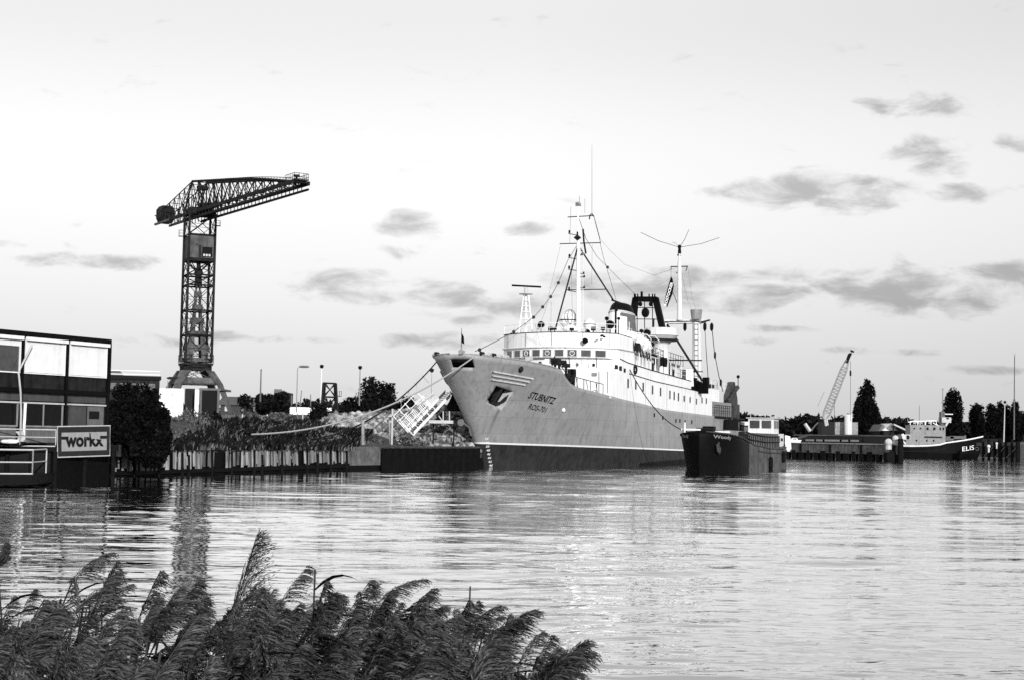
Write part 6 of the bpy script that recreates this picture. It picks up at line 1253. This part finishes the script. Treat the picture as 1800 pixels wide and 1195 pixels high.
# derrick crane on the far shore
Yc = 330; dcr = thing('crawler_crane', 'distant lattice-boom crane leaning right over the far shore', 'crane', at(1450, 765, Yc))
b0_, b1_ = at(1449, 737, Yc), at(1489.5, 633, Yc); d = (b1_ - b0_).normalized(); sd = Vector((d.z, 0, -d.x)); mb = MB(); hw = .62; n = 15
for o in (-1, 1):
    for yy in (-.5, .5): 
        e0 = b0_ + Vector((0, yy * 1.2, 0)) + sd * o * hw * .5; e1 = b0_.lerp(b1_, .12) + Vector((0, yy * 1.2, 0)) + sd * o * hw * 1.15; e2 = b0_.lerp(b1_, .85) + Vector((0, yy * 1.2, 0)) + sd * o * hw; e3 = b1_ + Vector((0, yy, 0)) + sd * o * .25
        for p_, q_ in ((e0, e1), (e1, e2), (e2, e3)): mb.cyl(p_, q_, .075, None, 4)
mb.build('boom_chords', M['grey'], dcr); mb = MB()
for i in range(n):
    f = .08 + .80 * i / n; g = f + .80 / n; 
    for yy in (-.6, .6): mb.cyl(b0_.lerp(b1_, f) - sd * hw + Vector((0, yy, 0)), b0_.lerp(b1_, g) + sd * hw + Vector((0, yy, 0)), .05, None, 4); mb.cyl(b0_.lerp(b1_, g) - sd * hw + Vector((0, yy, 0)), b0_.lerp(b1_, g) + sd * hw + Vector((0, yy, 0)), .045, None, 4)
mb.cyl(b0_ + Vector((0, -.6, 0)), b0_ + Vector((0, .6, 0)), .08)
mb.cyl(b0_.lerp(b1_, .5) - sd * hw + Vector((0, -.6, 0)), b0_.lerp(b1_, .5) - sd * hw + Vector((0, .6, 0)), .05)
mb.build('boom_lattice', M['grey'], dcr)
mb = MB(); mb.cyl(b1_ - d * .6, b1_ + d * 1.4, .32, .4, 8); mb.cyl(at(1493, 624, Yc), at(1496, 621, Yc), .4, .3, 8); mb.cyl(at(1498, 617, Yc) - sd * .4, at(1498, 617, Yc) + sd * .4, .22, None, 6); mb.cyl(b1_, at(1498, 617, Yc), .06); mb.build('boom_head', M['black'], dcr)
mb = MB(); mb.cyl(at(1495, 634, Yc), at(1495, 740, Yc), .04, None, 4); mb.cyl(at(1466.5, 700, Yc), at(1466.5, 757, Yc), .05, None, 4); mb.cyl(at(1437, 714, Yc), at(1449, 688, Yc), .03, None, 4); mb.build('hoist_rope', M['wire'], dcr)
mb = MB(); mb.lathe(at(1495, 655, Yc), [(.05, -.7), (.2, -.5), (.2, .4), (.05, .6)], 6); mb.build('hook_block', M['black'], dcr)
mb = MB(); a_, b_ = at(1443, 757, Yc), at(1466, 741, Yc); mb.box(a_.x, b_.x, Yc - 1, Yc + 3, 2.0, b_.z); mb.build('machine_cab', M['dark'], dcr)
mb = MB(); mb.cyl(at(1450, 737, Yc - 1.2), at(1452, 748, Yc - 1.2), .25, None, 5); mb.cyl(at(1453, 735, Yc - 1.2), at(1455, 747, Yc - 1.2), .2, None, 5); mb.build('boom_foot', M['light'], dcr)
ex = thing('loading_arm', 'small white hinged loading arm left of the lattice crane', 'arm', at(1425, 760, 300)); mb = MB(); mb.cyl(at(1415, 744, 300), at(1424, 757, 300), .35, None, 5); mb.build('arm', M['light'], ex); mb = MB(); mb.cyl(at(1424, 757, 300), at(1438, 742, 300), .12, None, 4); mb.cyl(at(1427, 757, 300), at(1434, 745, 300), .08, None, 4); mb.build('boom', M['mid'], ex)
t, A, B, nn, zt2, dd = building('white_shed', 'pale shed on the far shore left of the tall poplars', 'shed', 1466, 1508, 741, 336, 8, zb=1.4, m='concl')
p = at(1491, 740, 334); tk = thing('storage_tank', 'small pale upright tank on the far shore beside the poplars', 'tank', (p.x, p.y, 1.4)); mb = MB(); a_ = at(1491, 728, 334); mb.lathe((a_.x, 334, 0), [(.85, 1.4), (.85, a_.z - .2), (.6, a_.z)], 14); mb.build('shell', M['offwhite'], tk); mb = MB(); mb.lathe((a_.x, 334, 0), [(.3, a_.z), (.3, a_.z + .3)], 8); mb.build('hatch', M['mid'], tk)
for (x0, xm, x1, yb, yt, m_, lb) in ((1544, 1552, 1562, 757, 745, 'mid', 'small grey gabled roof right of the tall poplars'), (1552, 1567, 1578, 756, 743.5, 'white', 'white gabled tent front right of the tall poplars')):
    a_, b_, c_ = at(x0, yb, 330 - 2 * (m_ == 'white')), at(x1, yb, 330 - 2 * (m_ == 'white')), at(xm, yt, 330 - 2 * (m_ == 'white')); t = thing('gabled_hut', lb, 'hut', (c_.x, a_.y, 1.4)); mb = MB(); mb.slab([a_, b_, c_], (0, 9, 0)); mb.build('roof', M[m_], t); mb = MB(); mb.slab([Vector((a_.x + .3, a_.y + .2, 1.4)), Vector((b_.x - .3, a_.y + .2, 1.4)), Vector((b_.x - .3, a_.y + .2, a_.z - .02)), Vector((a_.x + .3, a_.y + .2, a_.z - .02))], (0, 8, 0)); mb.build('wall', M['dark'], t)
mb = MB(); a_, b_ = at(1572, 744, 325), at(1600, 757, 325); mb.slab([a_, b_, b_ + Vector((0, 0, -.35)), a_ + Vector((0, 0, -.35))], (0, 6, 0)); t = thing('lean_to_roof', 'thin pale sloping roof beside the white tent', 'roof', (a_.x, 325, 1.4)); mb.build('sheet', M['light'], t)
mb = MB(); [mb.cyl((x, 327, 1.4), (x, 327, z), .12) for x, z in ((a_.x + .3, a_.z - .4), (b_.x - .2, b_.z - .4))]; mb.build('posts', M['dark'], t)
# poplars on the far shore
for (x, yt, yb, Y, wd, sd, n, lb) in ((1523, 665, 760, 345, 4.4, 41, 5200, 'tallest dark poplar right of the lattice crane'), (1508, 697, 760, 344, 2.6, 42, 2600, 'shorter poplar left of the tallest poplar'), (1537, 710, 760, 346, 3.4, 43, 2600, 'low bushy poplar right of the tallest poplar'), (1676, 684, 770, 340, 5.2, 44, 4800, 'broad dark poplar behind the black tug'), (1664, 716, 768, 341, 3.0, 51, 1500, 'low dark tree at the foot of the broad poplar'), (1717, 711, 770, 345, 4.2, 45, 3200, 'short dark poplar right of the tug bow'), (1743, 708, 770, 345, 3.2, 46, 2300, 'first poplar of the row behind the lamp pole'), (1757, 705, 770, 346, 3.2, 47, 2300, 'pointed poplar just left of the lamp pole'), (1770, 711, 770, 347, 2.6, 48, 1700, 'thin poplar between lamp pole and tall mast'), (1785, 703, 770, 345, 3.4, 49, 2600, 'dark poplar behind the tall mast'), (1798, 725, 770, 346, 3.4, 50, 1500, 'low dark tree at the far end of the shore')):
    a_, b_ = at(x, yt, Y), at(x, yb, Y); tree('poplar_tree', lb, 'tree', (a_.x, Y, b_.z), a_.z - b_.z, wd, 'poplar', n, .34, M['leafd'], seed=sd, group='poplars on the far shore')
for x0, y0, x1, y1, Y, r, lb in ((1783.5, 625, 1782.5, 772, 330, .17, 'very tall thin mast beside the last poplars'), (1766.5, 708, 1764.5, 776, 300, .14, 'pale lamp pole in front of the poplar row')):
    a_, b_ = at(x0, y0, Y), at(x1, y1, Y); t = thing('mast_pole', lb, 'pole', b_); mb = MB(); mb.cyl(b_, a_, r, r * .6, 6); mb.build('shaft', M['light'] if y0 > 700 else M['mid'], t); mb = MB()
    if y0 > 700: mb.ball(a_ + Vector((.0, 0, .2)), .3); mb.build('lamp_head', M['dark'], t)
    else: mb.tube([a_ + Vector((-.3, 0, .5)), a_, a_ + Vector((.3, 0, .5))], .03, 4); mb.build('antenna', M['wire'], t)
t, A, B, nn, zt2, dd = building('far_house', 'dark house cut off by the edge of the picture', 'house', 1793, 1850, 721, 350, 9, zb=1.4, m='mid')
t, A, B, nn, zt2, dd = building('low_quay_shed', 'long low dark shed on the far shore behind the tug', 'shed', 1600, 1760, 768, 322, 5, zb=1.0, m='dark')
# black tug
TY = 288.0; s = TY / F; tg = thing('tug_boat', 'black tug with grey superstructure and ELIS lettered on its bow', 'tug', (at(1655, 803, TY).x, TY, 0))
def tp_(x, y, dy=0): return at(x, y, TY + dy)
sh = [(1580, 783), (1600, 783.5), (1630, 783), (1652, 781), (1664, 777.5), (1680, 775.5), (1705, 772), (1722, 769), (1736, 766.5)]
mb = MB(); n = len(sh); hwid = [1.6, 2.6, 2.9, 2.9, 2.8, 2.6, 2.0, 1.1, .05]; V = []
for (x, y), w_ in zip(sh, hwid):
    tpz = tp_(x, y).z; X = tp_(x, y).x; xb = X - (max(0, (x - 1690)) * s * .25); wl_ = w_ * (.8 if x < 1700 else .6)
    V += [(xb, TY + 3 - wl_, -.4), (X - (X - xb) * .4, TY + 3 - w_ * .93, 1.0), (X, TY + 3 - w_, tpz), (X, TY + 3 + w_, tpz), (X - (X - xb) * .4, TY + 3 + w_ * .93, 1.0), (xb, TY + 3 + wl_, -.4)]
mb.add(V, [(i * 6 + j, i * 6 + 6 + j, i * 6 + 7 + j, i * 6 + 1 + j) for i in range(n - 1) for j in (0, 1, 3, 4)] + [(i * 6 + 2, i * 6 + 8, i * 6 + 9, i * 6 + 3) for i in range(n - 1)] + [(0, 1, 2, 3, 4, 5)]); mb.build('hull', M['black'], tg, smooth=False)
mb = MB(); mb.tube([Vector((tp_(x, y).x, TY + 2.95 - w_, tp_(x, y).z)) for (x, y), w_ in zip(sh, hwid)], .13, 5); mb.build('white_gunwale', M['line'], tg)
mb = MB(); mb.tube([Vector((tp_(x, y).x, TY + 2.93 - w_, tp_(x, y).z - 1.0)) for (x, y), w_ in zip(sh[:5], hwid)], .09, 5)
mb.build('rubbing_strake', M['dark'], tg)
def tbox(x0, x1, y0, y1, dy0=1.2, dy1=4.6, m='grey', name='box', par=None, dark=None): mb = MB(); a_, b_ = tp_(x0, y1, dy0), tp_(x1, y0, dy0); mb.box(a_.x, b_.x, TY + dy0, TY + dy1, a_.z, b_.z); return mb.build(name, M[m], par or tg)
d1 = tbox(1587, 1662, 764, 783, 1.0, 5, 'grey', 'deckhouse'); d2 = tbox(1600, 1626, 746.5, 764, 1.2, 4.8, 'grey', 'aft_house'); d3 = tbox(1626.5, 1662, 747, 763.9, 1.1, 4.8, 'grey', 'wheelhouse'); tbox(1625, 1656, 766.5, 768.5, .88, 1.0, 'dark', 'dark_rail', d3)  # last box: thin dark strip along the deckhouse below the wheelhouse
for x in (1629, 1641, 1652, 1657.5): tbox(x, x + (3.5 if x < 1650 else 2), 750.5, 755, .98, 1.08, 'black', 'window', d3)
for x in (1606, 1617): tbox(x, x + 2.4, 751, 753.5, 1.08, 1.19, 'dark', 'porthole', d2)
for x in (1590, 1610, 1628, 1640): tbox(x, x + 2.6, 772, 775, .9, .99, 'dark', 'porthole', d1)
tbox(1589, 1600, 763, 772, .85, .99, 'light', 'door_frame', d1); tbox(1594, 1599, 764.5, 771, .7, .84, 'black', 'door', d1)
mb = rail([tp_(1600, 746.3, 1.2), tp_(1626, 746.3, 1.2)], .7, 0, 1.3, .07); m2 = rail([tp_(1627, 746.5, 1.1), tp_(1646, 746.5, 1.1)], .8, 0, 1, .07); mb.add(m2.v, m2.f); mb.cyl(tp_(1596, 741, 1.2), tp_(1603, 741, 1.2), .08); mb.cyl(tp_(1640, 743, 1.1), tp_(1649, 747, 1.1), .09); mb.build('railing', M['line'], tg)
fnl = tbox(1656, 1672, 733, 742, 1.5, 4, 'light', 'bridge_wing'); tbox(1661, 1675, 726.5, 728, 1.5, 2, 'offwhite', 'radar_bar')
mb = MB(); mb.slab([tp_(1662, 745, 1.4), tp_(1664, 742, 1.4), tp_(1674, 736, 1.4), tp_(1668, 742, 1.4), tp_(1663, 750, 1.4)], (0, 2, 0)); mb.build('bridge_bracket', M['light'], tg)
tbox(1654, 1661, 723, 746, 2, 3.2, 'mid', 'funnel'); tbox(1664, 1668, 733.5, 736, 1.4, 1.49, 'dark', 'window', fnl)
for x, y0, y1, nm in ((1657.3, 683, 725, 'mast'), (1616, 712, 746, 'whip_mast')):
    mb = MB(); mb.cyl(tp_(x, y1, 2.5), tp_(x, y0, 2.5), .09 if nm == 'mast' else .05, .05, 5)
    if nm == 'mast': mb.cyl(tp_(x - 3, 707, 2.5), tp_(x + 3, 707, 2.5), .06); mb.cyl(tp_(x - 2, 683, 2.5), tp_(x + 2, 683, 2.5), .06)
    mb.build(nm, M['mid'], tg)
mb = MB(); mb.cyl(tp_(1697, 772, 2), tp_(1696, 764, 2), .18); mb.cbox(tp_(1683, 768, 2), (3, 1, .5)); mb.cbox(tp_(1668, 770, 2), (1.6, 1, .8)); mb.build('deck_gear', M['mid'], tg)
mb = MB(); mb.tube([tp_(1586, 762, .6), tp_(1588, 768, .6), tp_(1585, 784, .6)], .22, 5); mb.cyl(tp_(1586, 773, .6), tp_(1592, 780, .6), .1); mb.build('tow_bow', M['line'], tg)
gA, gfs = text_geo('ELIS', .0); mb = MB(); o_ = Vector((tp_(1693, 792).x, 0, tp_(1693, 792.5).z)); e_ = Vector((tp_(1716, 789).x, 0, tp_(1716, 789.5).z)) - o_
def tugy(X): xs = [tp_(x, y).x for x, y in sh]; return TY + 3 - float(np.interp(X, xs, hwid)) * .985
mb.add([Vector((o_.x + e_.x * a_, tugy(o_.x + e_.x * a_) - .25, o_.z + e_.z * a_ + .85 * b_)) for a_, b_ in gA], gfs); mb.build('name_lettering', M['line'], tg)
mb = MB(); X = tp_(1722, 788).x; mb.tube([Vector((X + math.cos(i * PI / 6) * .3, tugy(X) - .3, tp_(1722, 788).z + math.sin(i * PI / 6) * .3)) for i in range(13)], .05, 5); mb.build('emblem', M['mid'], tg)
# jetty at the right edge
e1 = thing('timber_jetty', 'rough dark timber jetty with cross braces right of the tug', 'jetty', at(1760, 800, 280)); mb = MB(); A_, B_ = at(1728, 783, 280), at(1789, 783, 270)
mb.slab([A_, B_, B_ + Vector((0, 0, .6)), A_ + Vector((0, 0, .6))], (0, 4, 0)); mb.build('deck', M['conc'], e1); mb = MB(); mb.slab([Vector((A_.x, A_.y + .6, .5)), Vector((B_.x, B_.y + .6, .5)), B_ + Vector((0, .6, 0)), A_ + Vector((0, .6, 0))], (0, 1, 0)); mb.build('back_wall', M['steel'], e1)
for i in range(7): q = A_.lerp(B_, i / 6); mb = MB(); mb.cyl((q.x, q.y - .1, -1), (q.x, q.y - .1, q.z + .8 + .4 * (i % 2)), .25 + .15 * (i in (3, 6)), None, 7); mb.build('pile', M['pile'], e1)
for i in range(3): q, q2 = A_.lerp(B_, i / 3), A_.lerp(B_, (i + 1) / 3); mb = MB(); mb.cyl((q.x, q.y - .3, .4), (q2.x, q2.y - .3, q2.z), .12, None, 5); mb.build('brace', M['mid'], e1)
for i, (x, y, r) in enumerate(((1738, 784, .55), (1763, 780, .4), (1769, 780, .4), (1775, 781, .4), (1787, 778, .4), (1752, 779, .4))):
    p = at(x, y, 275); mb = MB(); mb.ball(p, r * .6, 8, 6); mb.cyl(p, p - Vector((0, 0, r + .5)), r * .3, None, 6); o = mb.build('fender_float', M['offwhite']); tag(o, ('largest pale float on the timber jetty beside the tug bow', 'first small float in the row of three on the jetty', 'middle float of the row of three on the jetty', 'last small float in the row of three on the jetty', 'small float at the right end of the timber jetty', 'small float alone between the largest float and the row of three')[i], 'float', 'floats on the timber jetty')
p2 = at(1800, 795, 300); mb = MB(); mb.box(at(1786, 790, 300).x, at(1900, 790, 300).x, 300, 306, -.5, at(1800, 781, 300).z); o = mb.build('moored_pontoon', M['steel']); tag(o, 'rusty pontoon at the far right edge of the water', 'pontoon')

# ------------------------------------------------------------------ reeds in the foreground
def reed_geo(rs, plume=True, H=1.9, lean=.25, pl=.30, upright=False):
    V = []; Q = []; W = []            # vertices, quads, material 0 stem/leaf 1 plume
    def strip(pts, wid, side, mi):
        b = len(V); k = len(pts)
        for i, p in enumerate(pts): V.append(p - side * wid[i]); V.append(p + side * wid[i])
        for i in range(k - 1): Q.append((b + 2 * i, b + 2 * i + 1, b + 2 * i + 3, b + 2 * i + 2)); W.append(mi)
    ax = lambda f: np.array([lean * f ** 2.2, .04 * math.sin(f * 3), H * f - .12 * lean * f ** 3])
    pts = [ax(i / 10) for i in range(11)]; 
    strip(pts, [.0045] * 11, np.array([1, 0, 0]), 0); strip(pts, [.0045] * 11, np.array([0, 1, 0]), 0)
    for i in range(rs.randint(7, 10)):
        f = .30 + .66 * rs.rand(); p0 = ax(f); L_ = rs.uniform(.28, .5); az = rs.normal() * .6 + (0 if rs.rand() < .75 else PI); d = np.array([math.cos(az), math.sin(az), 0]); up0 = rs.uniform(.5, 1.4); cu = rs.uniform(.4, 1.5)
        P = [p0 + d * L_ * g * .8 + np.array([0, 0, 1]) * L_ * (up0 * g * .7 - cu * g * g * .7) for g in np.linspace(0, 1, 6)]
        sd = np.array([-d[1], d[0], 0]) * .6 + np.array([0, 0, .8]) * (.4 if rs.rand() < .5 else -.6); sd /= np.linalg.norm(sd)
        strip(P, [.004, .008, .010, .008, .005, .0005], sd, 2)
    if plume:
        top_ = ax(1.0); dirn = np.array([.10 + .55 * rs.rand(), rs.normal() * .2, .85]); droop = rs.uniform(.02, .30)
        if upright: dirn = np.array([.16, 0, 1.0]); droop = .04
        dirn /= np.linalg.norm(dirn)
        pa = lambda f: top_ + dirn * pl * f + np.array([1, 0, -.9]) * droop * pl * f * f * 1.3
        strip([pa(f) for f in np.linspace(0, 1, 6)], [.003] * 6, np.array([0, 1, 0]), 1)
        nb_ = 170 if upright else 84
        for i in range(nb_):
            f = ((i + rs.rand()) / nb_) ** 1.05 * .98; p0 = pa(f); L_ = pl * (.50 * (1 - f) ** .7 + .09) * rs.uniform(.7, 1.1); a = rs.rand() * 6.28
            ad = dirn * .75 + np.array([.25 * f, 0, -.25 * f]); out = ad + np.array([math.cos(a) * .30 + .14, math.sin(a) * .28, .05 * rs.normal()]); out /= np.linalg.norm(out); gv = rs.uniform(.5, .85) * (.35 if upright else 1)
            cv = lambda g: p0 + out * L_ * g + np.array([.42, 0, -.85]) * L_ * g * g * gv
            sd_ = np.array([0, 1, 0]) if i % 2 else np.array([.7, 0, .7])
            strip([cv(g) for g in np.linspace(0, 1, 6)], [.0008, .0024, .0034, .0036, .0026, .0004], sd_, 1)
            for g in np.linspace(.2, .95, 6):
                q = cv(g); tg_ = cv(g + .05) - q; tg_ /= np.linalg.norm(tg_); dd_ = tg_ + rs.normal(size=3) * .28; dd_ /= np.linalg.norm(dd_); l = .020; w__ = np.cross(dd_, rs.normal(size=3)); w__ /= np.linalg.norm(w__) + 1e-9
                b = len(V); V.extend([q, q + dd_ * l * .5 + w__ * .0020, q + dd_ * l, q + dd_ * l * .5 - w__ * .0020]); Q.append((b, b + 1, b + 2, b + 3)); W.append(1)
    return np.array(V), np.array(Q), np.array(W)
rs = np.random.RandomState(12)
VAR = [reed_geo(rs, True, 1.9, rs.uniform(.12, .4), rs.uniform(.17, .28)) for _ in range(12)] + [reed_geo(rs, False, 1.9, rs.uniform(.1, .4)) for _ in range(4)]
CONT = [(-120, 1010), (0, 1008), (60, 1010), (120, 985), (185, 972), (215, 985), (250, 1020), (300, 1035), (360, 1060), (390, 1045), (430, 1030), (470, 1010), (520, 1002), (550, 1020), (590, 1030), (650, 1035), (700, 1038), (740, 1024), (790, 1035), (830, 1050), (870, 1052), (890, 1085), (920, 1105), (950, 1125), (985, 1160), (1000, 1200), (1060, 1240)]
def place(v, Vs, x, y, d, H0=1.9, rz=0, tilt=0):
    P = at(x, y, d); V = Vs.copy(); c, s_ = math.cos(rz), math.sin(rz)
    V = V @ np.array([[c, s_, 0], [-s_, c, 0], [0, 0, 1]]); return V, P
def add_reeds(n, contour, zr, rs, name, label, depth=190, seed_plume=.5):
    out = {0: ([], [], 0), 1: ([], [], 0), 2: ([], [], 0)}; AV = []; AQ = []; AW = []; b = 0
    for i in range(n):
        x = rs.uniform(-110, 958); yc = np.interp(x, [c[0] for c in contour], [c[1] for c in contour]); r_ = rs.rand(); yc += 26; y = yc + 12 + (1235 - yc) * (r_ ** 1.15) if i > 45 else yc + 8 + rs.rand() * 20
        if y < yc + 75 and math.sin(x * .047 + .8) < -.45: continue
        z = rs.uniform(*zr); H_ = 757 + .0175 * x; dd_ = (HC - z) * F / max(y - H_, 60); k = rs.randint(12) if rs.rand() < seed_plume else 12 + rs.randint(4)
        V, Q, W = VAR[k]; rz = rs.normal() * .7; c, s_ = math.cos(rz), math.sin(rz); X = V @ np.array([[c, s_, 0], [-s_, c, 0], [0, 0, 1]]); tx = X[20]      # stem tip
        top_ = at(x, y + 25, dd_); sc_ = np.array([1, 1, 1.0]); X = X - np.array([tx[0], tx[1], 1.9]) + np.array([top_.x, top_.y, top_.z])
        AV.append(X); AQ.append(Q + b); AW.append(W); b += len(X)
    V = np.concatenate(AV); Q = np.concatenate(AQ); W = np.concatenate(AW); o = bigmesh(name, V, Q, M['reeds']); o.data.materials.append(M['reedp']); o.data.materials.append(M['reedl']); o.data.polygons.foreach_set('material_index', W.astype(np.int32)); o.data.update(); tag(o, label, 'reeds', kind='stuff')
add_reeds(640, CONT, (1.55, 2.0), rs, 'reeds', 'dense bed of plumed reeds along the near bank')
# single reeds that stand out against the water
def single(x, ytip, Y, label, seed, sc_=1.0, kind=None, lean=.2, plume=True, pl=.3, rz=0, up=False):
    r2 = np.random.RandomState(seed); V, Q, W = reed_geo(r2, plume, 2.0, lean, pl, up); tipz = V[:, 2].max(); itx = V[np.argmax(V[:, 2]), 0]; P = at(x, ytip, Y); t = thing('reed', label, 'reed', (P.x - itx, P.y, P.z - tipz), rz, 'single reeds against the water')
    V = V + np.array([P.x - itx, P.y, P.z - tipz])
    for mi, nm, m in ((0, 'stem', 'reeds'), (1, 'plume', 'reedp'), (2, 'leaves', 'reedl')):
        q = Q[W == mi]
        if len(q): bigmesh(nm, V, q, M[m], t)
single(455, 925, 6.2, 'tallest thick plumed reed rising alone above the water', 3, lean=.12, pl=.40, up=True)
single(195, 968, 8.0, 'leaning plumed reed with drooping head above the left reeds', 4, lean=.35, pl=.24)
single(12, 950, 7.0, 'dark slim reed at the left edge of the picture', 5, lean=-.1, pl=.12, up=True)
single(540, 995, 7.8, 'plumed reed arching right beside the tallest reed', 6, lean=.4, pl=.28)
single(552, 1000, 7.2, 'bare pointed reed shoot right of the tallest reed', 16, lean=.02, plume=False)
single(660, 1030, 8.2, 'plumed reed with narrow head in the middle of the bed', 7, lean=.3, pl=.28)
single(745, 1015, 8.4, 'highest plumed reed in the middle of the bed', 8, lean=.3, pl=.28)
single(825, 1030, 8.0, 'thin bare reed shoot standing up between plumes', 9, lean=.02, plume=False)
single(845, 1050, 8.2, 'plumed reed bending right above the right slope of the bed', 10, lean=.35, pl=.26)
single(900, 1075, 7.8, 'plumed reed with dark upright stem on the right slope', 11, lean=.2, pl=.22, up=True)
single(960, 1112, 7.2, 'last plumed reed hanging over the water at the right end', 12, lean=.45, pl=.28)
